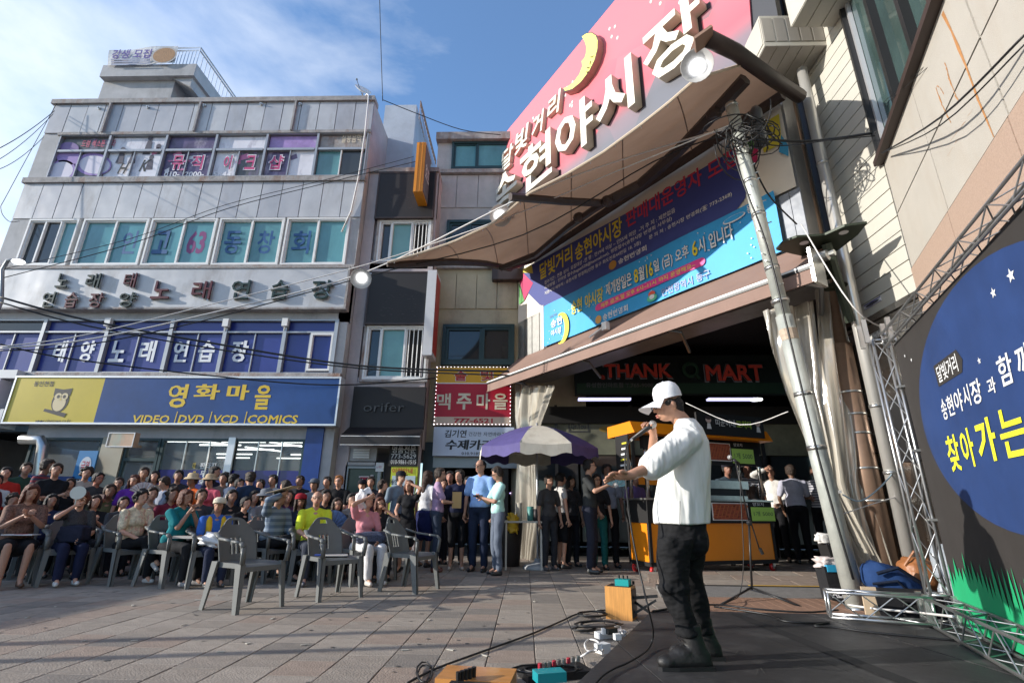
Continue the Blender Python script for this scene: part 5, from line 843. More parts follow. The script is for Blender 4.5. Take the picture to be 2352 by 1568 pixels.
b.build('poster_print',[cm((.25,.17,.04),'print'),cm((.2,.08,.04),'print')],K)
for x in (-.9,.9,2.4,3.9): b=MB(FT2); b.box(x,x+.07,0,3.4,-.3,-.15); b.build('post',['black_metal'],K)
b=MB(FT2); b.box(-1.5,6,2.95,3.35,-.6,-.1); b.build('fascia',['dark_in'],K)
for x0,x1,y in ((1328,1448,917),(1625,1738,917)):
    a=G(x0,y,3.3); c=G(x1,y,3.3); b=MB(); b.bar(a,c,.17,.04); S=b.build('tube_light',['tubelight_blue']); tag(S,'bluish fluorescent tube light %s the ceiling of the hall'%('left of the performer on' if x0<1500 else 'above the orange food cart on'),'tube light','fluorescent lights in the market hall')
p=G(1738,917,3.3); b=MB(); b.lathe([(.12,.03),(.12,0),(.0,0)],p+np.array([0,0,-.02]),14); S=b.build('round_ceiling_light',['lamp_glow']); tag(S,'small round white ceiling light at the end of the right tube light','ceiling light')
# market signs and banners -------------------------------------------------
S=thing('market_sign','huge pink and grey market sign with raised white Korean letters and a yellow crescent moon','sign',(1.5,8.2,8.2))
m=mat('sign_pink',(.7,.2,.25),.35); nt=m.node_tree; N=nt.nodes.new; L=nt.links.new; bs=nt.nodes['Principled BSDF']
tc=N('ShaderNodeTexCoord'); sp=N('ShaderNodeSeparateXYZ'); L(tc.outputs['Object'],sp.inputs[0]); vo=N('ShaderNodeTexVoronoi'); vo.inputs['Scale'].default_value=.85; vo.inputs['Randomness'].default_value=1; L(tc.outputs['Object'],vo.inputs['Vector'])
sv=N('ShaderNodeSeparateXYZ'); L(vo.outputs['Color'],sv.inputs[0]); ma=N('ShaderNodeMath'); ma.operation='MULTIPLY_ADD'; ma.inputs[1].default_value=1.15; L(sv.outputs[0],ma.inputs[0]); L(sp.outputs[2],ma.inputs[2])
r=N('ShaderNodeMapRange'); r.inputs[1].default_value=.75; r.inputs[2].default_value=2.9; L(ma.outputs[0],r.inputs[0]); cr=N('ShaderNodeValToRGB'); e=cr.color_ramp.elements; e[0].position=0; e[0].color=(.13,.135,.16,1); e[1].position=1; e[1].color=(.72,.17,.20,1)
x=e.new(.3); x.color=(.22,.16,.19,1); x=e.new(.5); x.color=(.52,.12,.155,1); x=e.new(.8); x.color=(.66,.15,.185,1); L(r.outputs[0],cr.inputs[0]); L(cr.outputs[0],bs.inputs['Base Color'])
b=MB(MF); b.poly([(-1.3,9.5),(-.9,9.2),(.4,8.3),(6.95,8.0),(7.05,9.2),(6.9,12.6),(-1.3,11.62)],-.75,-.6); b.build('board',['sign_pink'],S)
b=MB(MF); b.poly([(6.95,8.0),(7.4,8.1),(7.5,12.8),(6.9,12.7),(7.05,9.2)],-.8,-.64); b.build('board_end',[cm((.035,.037,.045),'paint')],S)
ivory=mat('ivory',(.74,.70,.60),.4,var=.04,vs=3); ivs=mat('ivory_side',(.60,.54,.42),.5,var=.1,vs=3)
for bd,s0,s1,t0,t1 in (('송',-.72,.5,8.75,10.02),('현',.66,2.0,8.75,10.12),('야',2.14,3.46,8.74,10.08),('시',3.56,4.66,8.76,10.08),('장',4.95,6.3,8.8,10.25)):
    text(bd,MF,s0,t0,s1,t1,-.6,ivory,S,depth=.22,bold=.027,mt2=ivs); text(bd,MF,s0+.04,t0-.03,s1+.08,t1-.03,-.597,cm((.03,.02,.025),'print'),S,bold=.03,name='painted_letter_shadow')  # dark offset copy on the board paints the cast shadow of the raised letters
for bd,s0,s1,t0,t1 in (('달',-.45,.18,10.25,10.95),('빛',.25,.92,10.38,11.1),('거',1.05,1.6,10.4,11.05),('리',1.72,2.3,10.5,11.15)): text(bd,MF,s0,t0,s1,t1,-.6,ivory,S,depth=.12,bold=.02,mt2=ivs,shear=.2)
z5=lambda X,Y:(1096+.2878*X,.2878*Y)
oc=[z5(*p) for p in ((880,318),(915,295),(960,288),(995,310),(1012,350),(1010,420),(985,510),(940,600),(870,690),(800,745),(740,762),(728,742),(770,722),(820,680),(860,625),(885,560),(878,520),(905,490),(915,455),(918,400),(905,360))]
pts=[MF.px(x,y,-.6) for x,y in oc]
b=MB(MF); b.poly(pts,-.6,-.42); b.build('moon_back',[cm((.35,.22,.18),'paint')],S)
cx_=np.mean(pts,0); ins=[(cx_[0]+(p[0]-cx_[0])*.955,cx_[1]+(p[1]-cx_[1])*.97) for p in pts]
b=MB(MF); b.poly(pts,-.419); b.build('moon_outline',[cm((.05,.04,.05),'print')],S); b=MB(MF); b.poly([((p[0]+q[0]*9)/10,(p[1]+q[1]*9)/10) for p,q in zip(pts,ins)],-.417); b.poly(ins,-.415); b.build('moon_face',[mat('moon_yellow',(.80,.74,.16),.45,var=.05,vs=4)],S)
b=MB(MF)
for q in ([(905,455),(918,458),(928,448)],[(878,540),(888,545),(896,538)],[(872,575),(880,580),(886,572)],[(905,490),(900,515)]):
    b.tube([(*MF.px(*z5(*p),-.41),-.41) for p in q],.012,5)
b.build('moon_features',[cm((.08,.05,.04),'print')],S)
b=MB(MF)
for X,Y in ((1055,230),(1098,213),(1072,293),(1118,302),(1370,270),(1415,245),(1385,12),(1460,28),(760,655),(715,700),(703,760),(740,840),(757,815),(755,845),(470,940),(445,942),(190,1420),(220,1428),(1615,18),(1642,12),(186,1250)):
    s,t=MF.px(*z5(X,Y),-.59); b.ell((s,t,-.595),(.035,.05,.006),8,4)
b.build('star_dot',[cm((.7,.66,.62),'print')],S)
for x,y in ((1241,212),(1372,65)): 
    s,t=MF.px(x,y,-.6); b=MB(MF); b.box(s-.04,s+.04,t-.02,t+.08,-.72,-.66); b.build('hanger_bolt',['black_metal'],S)
S=thing('recruit_banner','large cream banner with a dark blue field and yellow and crimson Korean headline','banner',(2,9,5.6))
b=MB(MF); b.grid(lambda u,v:(-.12+7.2*u,5.58+1.62*v,-.9+.012*math.sin(u*22)),24,3); b.build('cloth',[mat('banner_cream',(.70,.64,.55),.7,var=.05,vs=2)],S)
bp=[(1215,612),(1196,640),(1212,672),(1240,700),(1300,712),(1385,690),(1560,600),(1650,540),(1712,455),(1722,395),(1700,355),(1690,342),(1450,484),(1300,565)]
b=MB(MF); b.poly([MF.px(x,y,-.88) for x,y in bp],-.875); b.build('blue_field',[mat('banner_navy',(.045,.062,.25),.6,var=.1,vs=1.2)],S)
b=MB(MF); 
for pp,mi in (([(1205,690),(1225,650),(1195,620),(1193,640)],0),([(1190,625),(1225,628),(1222,608)],1),([(1192,650),(1193,700),(1205,690)],2),([(1690,355),(1745,290),(1740,370),(1712,400)],0),([(1745,290),(1790,262),(1797,330),(1755,352)],1),([(1715,330),(1750,282),(1740,320),(1722,372)],2),([(1795,310),(1812,335),(1812,360),(1790,350)],3)):
    b.poly([MF.px(x,y,-.88) for x,y in pp],-.87+.001*mi,m=mi)
b.build('paint_splash',[cm((.5,.03,.12),'print'),cm((.6,.5,.05),'print'),cm((.1,.3,.08),'print'),cm((.05,.3,.5),'print')],S)
yl=cm((.72,.58,.04),'print'); cr_=cm((.55,.04,.09),'print'); wh=cm((.72,.72,.72),'print')
for bd,s0,s1,t0,t1,mm in (('달빛거리',.86,2.1,6.42,6.88,yl),('송현야시장',2.2,3.67,6.38,6.82,yl),('판매대운영자',3.78,5.6,6.47,6.86,cr_),('모집',5.72,6.3,6.47,6.84,cr_)): text(bd,MF,s0,t0,s1,t1,-.866,mm,S,bold=.027)
for bd,s0,s1,t0 in (('접수기간 : 연중 상시  모집대상 -연 령 : 만19세 이상 ~ 만55세 미만  -거 주 지 : 제한없음',1.05,4.98,6.23),('지원방법 : 인터넷 접수(bagazi528@hanmail.net), 방문접수(송현시장 번영회 사무실)',1.05,4.89,6.09),('지원서식 배부처 : 송현시장 번영회(인천 동구 화도진로44번길 18, 3층)',1.05,4.12,5.94),('문 의 처 : 송현시장 번영회(☎ 773-2368)',4.33,6.1,5.94)): text(bd,MF,s0,t0,s1,t0+.105,-.866,wh,S,bold=.01)
s0,t0=3.5,5.76; text('송현번영회',MF,s0,t0,s0+.75,t0+.12,-.866,wh,S,bold=.02); b=MB(MF); circ(b,(s0-.16,t0+.06),.11,.1,-.866); b.build('round_logo',[cm((.5,.25,.05),'print')],S)
S=thing('reopening_banner','sky blue banner with pink strip and crescent moon, hung right above the brown awning','banner',(2,9,4.6))
b=MB(MF); b.grid(lambda u,v:(1.03+5.75*u,4.62+1.03*v-.0*u,-.84+.012*math.sin(u*19+1)),20,2)
mb_=mat('banner_sky',(.03,.33,.68),.55,var=.12,vs=.8); b.build('cloth',[mb_],S)
b=MB(MF); b.box(.99,1.05,4.58,5.68,-.86,-.82); b.build('hem',['white_frame'],S)
FB2=-.815
b=MB(MF); c0=MF.px(1292,752,FB2); moon=[]
for i in range(15): a_=math.radians(-110+i*220/14); moon.append((c0[0]-.05+.27*math.cos(a_),c0[1]+.38*math.sin(a_)))
for i in range(13): a_=math.radians(100-i*200/12); moon.append((c0[0]-.13+.2*math.cos(a_),c0[1]+.33*math.sin(a_)))
b.poly(moon,FB2); b.build('moon_print',[cm((.8,.72,.06),'print')],S)
s,t=c0; text('송현',MF,s-.42,t+.1,s-.02,t+.3,FB2,wh,S,bold=.03); text('야시장',MF,s-.42,t-.1,s-.05,t+.05,FB2,wh,S,bold=.02); text('달빛거리',MF,s-.45,t+.36,s-.2,t+.43,FB2,cm((.15,.08,.03),'print'),S)
text('송현 야시장',MF,2.06,5.09,3.08,5.42,FB2,yl,S,bold=.025,shear=.1)
for bd,s0,s1,mm in (('재개장일은',3.16,3.87,wh),('8',3.93,4.04,yl),('월',4.05,4.19,wh),('16',4.24,4.4,yl),('일 (금) 오후',4.42,5.2,wh),('6',5.27,5.38,yl),('시 입니다',5.4,6.05,wh)):
    text(bd,MF,s0,5.15,s1,5.45,FB2,cm((.05,.07,.1),'print'),S,bold=.04,name='letter_shadow'); text(bd,MF,s0,5.155,s1,5.445,FB2+.003,mm,S,bold=.02)
s0,s1,hh=2.9,5.42,.075; b=MB(MF); b.poly([(s0+hh*math.cos(a),5.0+hh*math.sin(a)) for a in np.linspace(math.pi/2,3*math.pi/2,8)]+[(s1+hh*math.cos(a),5.0+hh*math.sin(a)) for a in np.linspace(-math.pi/2,math.pi/2,8)],FB2); b.build('pink_strip',[cm((.75,.06,.28),'print')],S)
text('매주 금,토,일 오후 6시~11시 까지 운영해요~',MF,3.0,4.95,5.3,5.05,FB2+.003,cm((.75,.7,.1),'print'),S,bold=.01)
text('송현번영회',MF,3.03,4.66,3.72,4.8,FB2,wh,S,bold=.02); b=MB(MF); circ(b,(2.9,4.73),.09,.09,FB2); b.build('round_logo',[cm((.65,.35,.1),'print')],S)
text('인천광역시 동구',MF,4.54,4.66,5.55,4.82,FB2,cm((.25,.3,.5),'print'),S,bold=.02); b=MB(MF); circ(b,(4.32,4.8),.08,.06,FB2,0); circ(b,(4.32,4.72),.12,.07,FB2+.001,1); circ(b,(4.32,4.74),.06,.045,FB2+.002,2); b.build('city_logo',[cm((.7,.1,.06),'print'),cm((.1,.5,.3),'print'),wh],S)
b=MB(MF); circ(b,(6.1,5.5),.2,.06,FB2,0); circ(b,(6.1,5.51),.18,.045,FB2+.001,1); b.build('ship_logo',[wh,mb_],S); text('동구',MF,6.33,5.46,6.52,5.6,FB2,wh,S,bold=.01)
b=MB(MF)
for i in range(60): circ(b,(rng.uniform(1.1,6.6),rng.uniform(4.66,5.6)),.012,.012,FB2-.002,n=6)
b.build('star_dot',[wh],S)
# awning
S=thing('market_awning','long brown fabric awning with a white and black bar across the market entrance','awning',(2,9,3.6))
b=MB(MF); b.grid(lambda u,v:(-.12+7.55*u,3.87+.74*(1-v)**1.15,-.9+.87*v),24,4); b.build('fabric',['awning_brown'],S)
b=MB(MF); b.box(-.14,7.45,3.855,3.885,-.06,.0,0); b.box(-.14,7.45,3.83,3.855,-.06,.004,1); b.box(-.14,7.45,3.82,3.83,-.05,-.0,1); b.build('front_bar',['white_frame','black_metal'],S)
b=MB(MF); b.grid(lambda u,v:(-.12+7.55*u,3.64+.18*v+.004*math.sin(u*90),-.015+.012*math.sin(u*60)*(1-v)),90,2); b.build('valance',['awning_brown'],S)
b=MB(MF); b.box(-.13,7.44,3.63,3.645,-.02,.005); b.build('hem',['awning_brown'],S)
b=MB(MF); b.lathe([(.0,0),(.07,0),(.07,.1),(.04,.12),(.04,.18),(0,.18)],(7.43,4.05,-.3),10,axis=(1,0,0)); b.poly([(7.42,3.63),(7.46,3.63),(7.46,4.1),(7.42,4.1)],-.3,0); b.build('end_cap',['steel','awning_brown'],S)
for s_ in (.4,2.6,4.8,7.0): b=MB(MF); b.tube([(s_,3.6,-1.1),(s_+.3,3.75,-.5),(s_,3.84,-.05)],.03,6); b.build('folding_arm',['alu_dark'],S)
s,t=MF.px(1378,752,-.3); b=MB(MF); b.box(s-.06,s+.06,t-.02,t+.14,-.5,-.4); b.bar((s-.3,t-.12,-.3),(s-.05,t+.03,-.4),.03); b.build('clamp',['white_frame'],S)
# tensile canopy
m=bpy.data.materials.new('canopy_cloth'); MATS['canopy_cloth']=m; m.use_nodes=True; nt=m.node_tree; nt.nodes.clear(); N=nt.nodes.new; L=nt.links.new
o_=N('ShaderNodeOutputMaterial'); df=N('ShaderNodeBsdfDiffuse'); tr=N('ShaderNodeBsdfTranslucent'); mxs=N('ShaderNodeMixShader'); mxs.inputs[0].default_value=.13; nn=N('ShaderNodeTexNoise'); nn.inputs['Scale'].default_value=1.1; nn.inputs['Detail'].default_value=5; cr=N('ShaderNodeValToRGB'); cr.color_ramp.elements[0].color=(.20,.14,.11,1); cr.color_ramp.elements[1].color=(.33,.245,.195,1); cr.color_ramp.elements[0].position=.35; cr.color_ramp.elements[1].position=.65
tcn=N('ShaderNodeTexCoord'); L(tcn.outputs['Object'],nn.inputs[0]); L(nn.outputs[0],cr.inputs[0]); L(cr.outputs[0],df.inputs[0]); tr.inputs[0].default_value=(.55,.36,.25,1); L(df.outputs[0],mxs.inputs[1]); L(tr.outputs[0],mxs.inputs[2]); L(mxs.outputs[0],o_.inputs[0])
def pline(pts,u):
    pts=np.array(pts); d=np.r_[0,np.cumsum(np.linalg.norm(np.diff(pts,axis=0),axis=1))]; d/=d[-1]; return np.array([np.interp(u,d,pts[:,i]) for i in range(3)])
OC=[G(890,603,5.3),G(960,583,5.45),G(1040,556,5.6),G(1130,514,5.75),G(1217,443,5.95),G(1297,403,6.05),G(1384,351,6.15),G(1470,288,6.25),G(1536,236,6.3),G(1600,180,6.4),G(1700,150,6.6)]
wc=lambda x,y:PLN(x,y,MF.o-MF.en*.8,MF.en)
IC=[G(890,604,5.3),G(1030,596,5.9),G(1110,600,6.4),wc(1192,617),wc(1300,546),wc(1420,467),wc(1560,376),wc(1700,285),wc(1800,220)]
S=thing('tensile_canopy','brown tensile fabric canopy with a pointed corner hanging under the market sign','canopy',(0,8,6))
def can(u,v):
    a=pline(OC,u); c=pline(IC,u); p=a*(1-v)+c*v; return p+np.array([0,0,.22])*math.sin(math.pi*v)*min(1,u*4)
b=MB(); b.grid(can,40,10); b.build('fabric',['canopy_cloth'],S,smooth=True)
b=MB(); b.tube([can(u,0) for u in np.linspace(0,1,40)],.022,6); b.build('edge_piping',[cm((.55,.45,.34),'paint')],S)
def pxz(pts): return [G(x,y,z) for x,y,z in pts]
b=MB(); b.tube([can(u,1)+np.array([0,0,-.05]) for u in np.linspace(0,.36,14)],[.03]+[.075]*13,6); b.build('frame_arc',['frame_brown'],S)
b=MB(); b.tube([can(u,1)+np.array([-.03,-.03,.0]) for u in np.linspace(.36,1,8)],.1,6); b.build('wall_beam',['frame_brown'],S)
for q in (((1150,616,6.5),(1230,585,6.42),(1305,522,6.3),(1365,480,6.25),(1395,462,6.25)),((1172,452,5.85),(1290,462,6.1),(1391,467,6.28)),((1391,466,6.28),(1470,425,6.5),(1560,345,6.6),(1640,260,6.7),(1712,182,6.8))):
    b=MB(); b.tube(pxz(q),.07 if q[0][0]!=1391 else .1,6); b.build('rib',['frame_brown'],S)
for x,y,z in ((1330,500,6.27),(1395,462,6.25),(1640,262,6.65)): b=MB(); b.ell(G(x,y,z),(.12,.12,.1),10,6); b.build('rib_joint',['frame_brown'],S)
b=MB(); b.tube([G(1838,222,6.95),G(1770,178,6.85),G(1690,120,6.6),G(1625,88,6.45)],.1,10); b.build('support_arm',['frame_brown'],S,smooth=True)
b=MB(); b.bar(G(1596,104,6.35),G(1636,76,6.45),.22,.04); b.build('arm_plate',[cm((.24,.15,.11),'paint')],S)
def floodlight(px,py,Y,r,ax,lab):
    c=YP(px,py,Y); T=thing('flood_lamp',lab,'lamp',c,'lit flood lamps on the canopy and wires'); ax=np.array(ax,float); ax/=np.linalg.norm(ax)
    b=MB(); b.lathe([(r*.35,-r*.55),(r*.5,-r*.5),(r,0.),(r*1.02,.0),(r*.52,-r*.53)],c,20,axis=ax); b.build('reflector',[cm((.5,.5,.5),'paint')],T,smooth=True)
    b=MB(); b.lathe([(0,0.02),(r*.3,0.01),(r*.46,-r*.1),(r*.46,-r*.5)],c-ax*r*.25,16,axis=ax); b.build('bulb',['lamp_glow'],T,smooth=True)
    b=MB(); b.lathe([(r*.4,-r*.55),(r*.42,-r*1.0),(r*.25,-r*1.3),(0,-r*1.3)],c,14,axis=ax); b.build('housing',['alu_dark'],T,smooth=True)
    for k in range(6): b=MB(); b.lathe([(r*.5,0),(r*.5,.012),(.0,.012)],c-ax*r*(.65+.1*k),12,axis=ax); b.build('cooling_fin',['alu'],T)
    u=np.cross(ax,(0,0,1.)); u/=np.linalg.norm(u); b=MB(); q=c-ax*r*.7; b.tube([q+u*r*.75,q+u*r*.75-ax*r*.9+np.array([0,0,r*.3]),q-u*r*.75-ax*r*.9+np.array([0,0,r*.3]),q-u*r*.75],.018,6); b.build('bracket',['steel'],T)
floodlight(1601,150,5.05,.2,(-.35,-.8,-.55),'biggest lit flood lamp in front of the last sign letter'); floodlight(1150,495,8.0,.2,(.25,-.75,-.5),'lit flood lamp at the lower left corner of the pink sign'); floodlight(829,640,8.9,.2,(.15,-.75,-.55),'lit flood lamp hanging in front of the white signboard end')
# curtains of clear vinyl
m=mat('vinyl',(.46,.42,.35),.13,var=.4,vs=2.5,spec=1.,stretch=(5,5,.35),alpha=.72,coat=.9)
def curtain(name,lab,rows,waves,amp,push):
    T=tag(link(bpy.data.objects.new(name,bpy.data.meshes.new(name))),lab,'curtain'); b=MB(); n=len(rows)
    ys=np.linspace(0,n-1,22)
    def fn(u,v):
        y=v*(n-1); i=min(int(y),n-2); u=min(1,max(0,u+.035*math.sin(u*13+v*2.3))); f=y-i; A_=rows[i]; B_=rows[i+1]; l=np.array(A_[0])*(1-f)+np.array(B_[0])*f; r_=np.array(A_[1])*(1-f)+np.array(B_[1])*f
        p=l*(1-u)+r_*u; w=.7*math.sin(u*waves*2*math.pi+v*3+1.5*math.sin(v*4+u*5))+.8*math.sin(u*waves*1.7+v*2)+.25*math.sin(u*waves*8.1-v*9); p=p+np.array(push)*amp*w; return p
    b.grid(fn,int(waves*18),26); T.data=b.mesh(name,['vinyl'],True); return T
mq=lambda x,y,o=-.5:MF.w([(*MF.px(x,y,o),o)])[0]
curtain('vinyl_curtain','pale clear vinyl curtain gathered at the left end of the market entrance',[(mq(1186,885),mq(1275,885)),(mq(1186,960),mq(1248,960)),(mq(1190,1010),mq(1235,1020)),(mq(1188,1100),mq(1238,1110)),(mq(1186,1200),mq(1240,1210)),(mq(1184,1300),mq(1228,1300))],4,.06,(-.8,-.6,0))
pq=lambda x,y,Y=6.35:YP(x,y,Y)
curtain('vinyl_curtain','wrinkled clear vinyl curtain falling between the leaning grey pole and the silver pipe',[(pq(1752,715),pq(1868,690)),(pq(1765,800),pq(1878,790)),(pq(1800,900),pq(1893,900)),(pq(1845,1010),pq(1908,1010)),(pq(1885,1125),pq(1925,1120)),(pq(1930,1240),pq(1990,1240)),(pq(1965,1350),pq(2052,1350))],4,.06,(.1,-1,0))
pq2=lambda x,y:YP(x,y,6.75)
curtain('vinyl_curtain','darker clear vinyl curtain bundle hanging right behind the silver pipe',[(pq2(1868,640),pq2(1935,640)),(pq2(1875,800),pq2(1960,800)),(pq2(1893,1000),pq2(1985,1000)),(pq2(1905,1120),pq2(2000,1120)),(pq2(1960,1260),pq2(2040,1260)),(pq2(2000,1350),pq2(2065,1350))],3,.05,(.2,-1,0))
b=MB(); a=G(1890,1140,0); b.bar(YP(1893,1130,6.2),YP(1985,1350,6.2),.05,.012,up=(0,1,0)); o=b.build('white_strap',['white_frame']); tag(o,'straight white batten leaning diagonally over the vinyl curtain','batten')
b=MB(); b.bar(YP(1893,1137,6.2),YP(1932,1128,6.2),.03,.02,up=(0,1,0)); o=b.build('curtain_tie',['white_frame']); tag(o,'short white tie round the vinyl curtain beside the grey pole','tie')
# leaning grey pole
pb=G(1970,1403); pt=YP(1679,240,5.86)
S=thing('steel_pole','thick grey steel pole leaning left in front of the market entrance','pole',pb)
mid=pb+(pt-pb)*.5; b=MB(); b.tube([pb,pb+(pt-pb)*.25,pb+(pt-pb)*.5],.098,16); b.build('lower_tube',['galv'],S,smooth=True); b=MB(); b.tube([mid,pt],.083,16); b.build('upper_tube',['galv'],S,smooth=True)
d=(pt-pb)/np.linalg.norm(pt-pb)
for f_,r_ in ((0.003,.102),(.255,.104),(.35,.104),(.53,.108),(.6,.09),(.72,.09),(.8,.09),(.88,.09),(.995,.087)):
    b=MB(); q=pb+(pt-pb)*f_; b.tube([q-d*.025,q+d*.025],r_,14); b.build('band_clamp',['steel'],S,smooth=True)
b=MB()
for k in range(26):
    f_=.56+.017*k; q=pb+(pt-pb)*f_; a_=rng.uniform(3.4,5.6); b.tube([q+np.array([math.cos(a_),math.sin(a_),0])*.08,q+np.array([math.cos(a_),math.sin(a_),0])*.13],.009,5)
o=b.build('step_bolt',['steel'],S); o['kind']='stuff'
b=MB(); q=pb+(pt-pb)*.47; b.tube([q-d*.12+np.array([0,-.003,0]),q+d*.02+np.array([0,-.003,0])],.1,14); b.build('brown_label',[mat('label_faded',(.42,.33,.25),.7,var=.3,vs=20)],S)
def wire(pts,r,mt,lab,name='cable',sag=0.,n=14,grp=None,cat='cable'):
    P_=[np.array(p,float) for p in pts]
    if len(P_)==2 and sag: P_=[P_[0]+(P_[1]-P_[0])*t-np.array([0,0,sag])*4*t*(1-t) for t in np.linspace(0,1,n)]
    elif len(P_)>2:
        out_=[]
        for i in range(len(P_)-1):
            p0=P_[max(i-1,0)];p1=P_[i];p2=P_[i+1];p3=P_[min(i+2,len(P_)-1)]
            for t in np.linspace(0,1,6)[:-1]: out_.append(.5*((2*p1)+(-p0+p2)*t+(2*p0-5*p1+4*p2-p3)*t*t+(-p0+3*p1-3*p2+p3)*t**3))
        P_=out_+[P_[-1]]
    b=MB(); b.tube(P_,r,6); o=b.build(name,[mt],smooth=True); return tag(o,lab,cat,grp)
# tangle of black cables at the pole head
tg=MB(); hub=YP(1700,300,5.75)
for k in range(26):
    c=hub+rng.normal(0,.13,3); pts=[]; r_=rng.uniform(.06,.32); ax=rng.normal(0,1,3); ax/=np.linalg.norm(ax); u=np.cross(ax,(0,0,1)); u/=np.linalg.norm(u)+1e-6; w=np.cross(ax,u)
    for t in np.linspace(0,rng.uniform(3,7),14): pts.append(c+r_*(u*math.cos(t)+w*math.sin(t)*1.3)+np.array([.03*t,0,-.03*t]))
    tg.tube(pts,.009,4)
o=tg.build('cable_tangle',['cable'],smooth=True); tag(o,'tangle of black cables round the head of the leaning pole','cable tangle',kind='stuff')
c=YP(1741,290,6.0); b=MB(); b.lathe([(0,.34),(.05,.33),(.085,.27),(.09,.2),(.09,-.3),(.1,-.32),(0,-.34)],c,14); o=b.build('cable_canister',[mat('gum_metal',(.1,.1,.105),.35,metal=.3)],smooth=True); tag(o,'dark rounded splice canister standing beside the pole head','canister')

S=bpy.data.objects['tensile_canopy']
for k,u in enumerate((.16,.3,.44,.58,.72,.86)):
    b=MB(); b.tube([can(u,v)-np.array([0,0,.012]) for v in np.linspace(0,1,12)],.009,4); b.build('seam',[cm((.20,.14,.11),'paint')],S)
for k in range(14):
    q=can(.02+.068*k,.02); b=MB(); b.tube([q,q+np.array([0,0,-.05]),can(.02+.068*k,0)],.008,4); b.build('lashing',['white_cable'],S)
# ------------------------------------------------------------ right side: sided wall, granite wall, pipes
mat('siding',(.46,.44,.385),.55,var=.05,vs=2,dirt=(.4,.37,.3),da=.4,ds=2)
mat('granite',(.41,.38,.335),.75,var=.06,vs=2,bump=.35,bs=140,dirt=(.38,.33,.275),da=.6,ds=3)
mat('granite_pink',(.37,.265,.205),.7,var=.15,vs=60,bump=.3,bs=150)
mat('stainless',(.40,.385,.36),.25,metal=.9,var=.15,vs=3,wave=(1.5,.5),dirt=(.2,.19,.17),da=.5,ds=2)
mat('duct_brown',(.26,.17,.12),.45,metal=.5,var=.15,vs=4)
FS=wallframe((4.6,0,0),-90); FST=wallframe((4.6,5.53,0),-113.2)
S=thing('sided_building','cream building with horizontal siding boards to the right of the silver pipe','building',(5,6.2,0))
b=MB(); b.box(4.63,9,5.55,7.1,0,14); b.build('core_wall',['joint'],S)
for i in range(34):
    t0=3.46+i*.2; b=MB(FS); b.box(-6.9,-5.54,t0,t0+.187,-.03,.0+rng.uniform(0,.003)); b.build('siding_board',['siding'],S)
b=MB(FS); b.box(-6.9,-5.54,3.36,3.44,-.03,.03); b.build('trim',['stainless'],S)
b=MB(FS); b.box(-7.0,-5.3,0,1.7,-.03,.004); b.box(-7.0,-5.3,1.72,3.35,-.03,.0); b.build('stainless_cladding',['stainless'],S)
for i in range(7): b=MB(FS); b.box(-6.9+i*.22,-6.9+i*.22+.03,1.69,1.74,.0,.012); b.build('rivet_strip',['steel'],S)
b=MB(FS); b.box(-6.9,-6.72,3.4,10,0,.03); b.build('corner_flashing',['frame_brown'],S)
zc=7.74
for (x0,y0,y1,z0,z1,nm) in ((3.66,5.98,6.75,7.74,8.35,0),(3.96,5.2,5.75,7.84,10.5,1)):
    b=MB(); b.box(x0,4.62,y0,y1,z0,z1); b.build('unit_housing',['siding'],S)
    n=5 if nm==0 else 3
    for i in range(n): w_=(4.6-x0)/n; b=MB(); b.box(x0+i*w_+.015,x0+(i+1)*w_-.015,y0-.012,y0,z0+.08,z1-.06); b.box(x0+i*w_+.01,x0+(i+1)*w_-.01,y0,y1,z0-.012,z0); b.build('housing_panel',[cm((.30,.28,.25),'paint') if nm==0 else 'siding'],S)
for x,y0,y1 in ((3.66,6.0,6.7),): b=MB(); b.box(x-.012,x,y0,y1,7.8,8.3); b.build('housing_side',['siding'],S)
b=MB(MF); b.box(7.62,12,4.4,14,-1.9,-1.6); b.build('rear_wall',[mat('dark_steel_wall',(.05,.05,.055),.5,metal=.3,var=.2,vs=2)],S)
b=MB(); b.tube([(3.6,6.85,8.3),(3.6,6.85,9.3)],.07,10); b.build('flue_pipe',['alu_dark'],S)
S=thing('granite_building','pale granite building with rust streaks and a tall dark window above the truss','building',(4.3,4,0))
b=MB(FST); b.box(0.0,9,0,16,-3,-.135); b.build('core_wall',[cm((.16,.11,.085),'paint')],S)
gs=[0.0,1.33,2.68,4.02,5.36,6.7]; gt=[3.73,4.48,5.28,6.05,6.82,7.6,8.38,9.15,9.92,10.7,11.5]
WN=(.02,2.36,5.31,8.9)
for i in range(5):
    for j in range(10):
        s0,s1,t0,t1=gs[i]+.011,gs[i+1]-.011,gt[j]+.01,gt[j+1]-.01
        if t0>WN[2]-.1 and t1<WN[3]+.3 and s0<WN[1]: 
            if s1<=WN[1]+.01: continue
            s0=WN[1]+.05
        b=MB(FST); b.box(s0,s1,t0,t1,-.12,rng.uniform(-.001,.002)); b.build('granite_slab',['granite'],S)
for i in range(5): b=MB(FST); b.box(gs[i]+.008,gs[i+1]-.008,3.1,3.72,-.12,.012); b.build('pink_slab',['granite_pink'],S)
b=MB(FST); b.box(0,7,0,3.09,-.13,.0); b.build('lower_wall',['mid_in'],S)
b=MB(FST); b.box(-.34,-.02,5.31,5.5,-.4,.0); b.box(-.36,0.,7.3,13,-.5,.02); b.build('corner_pier',['granite_pink'],S)
s0,s1,t0,t1=WN
b=MB(FST); frame(b,s0,s1,t0,t1,.07,-.12,.06); f=b.build('window',['black_metal'],S); b=MB(FST); b.box(s0-.05,s1+.12,t0-.09,t0-.02,-.1,.1); b.box(s1,s1+.09,t0-.02,t1,-.1,.1); b.build('sill',['frame_brown'],f)
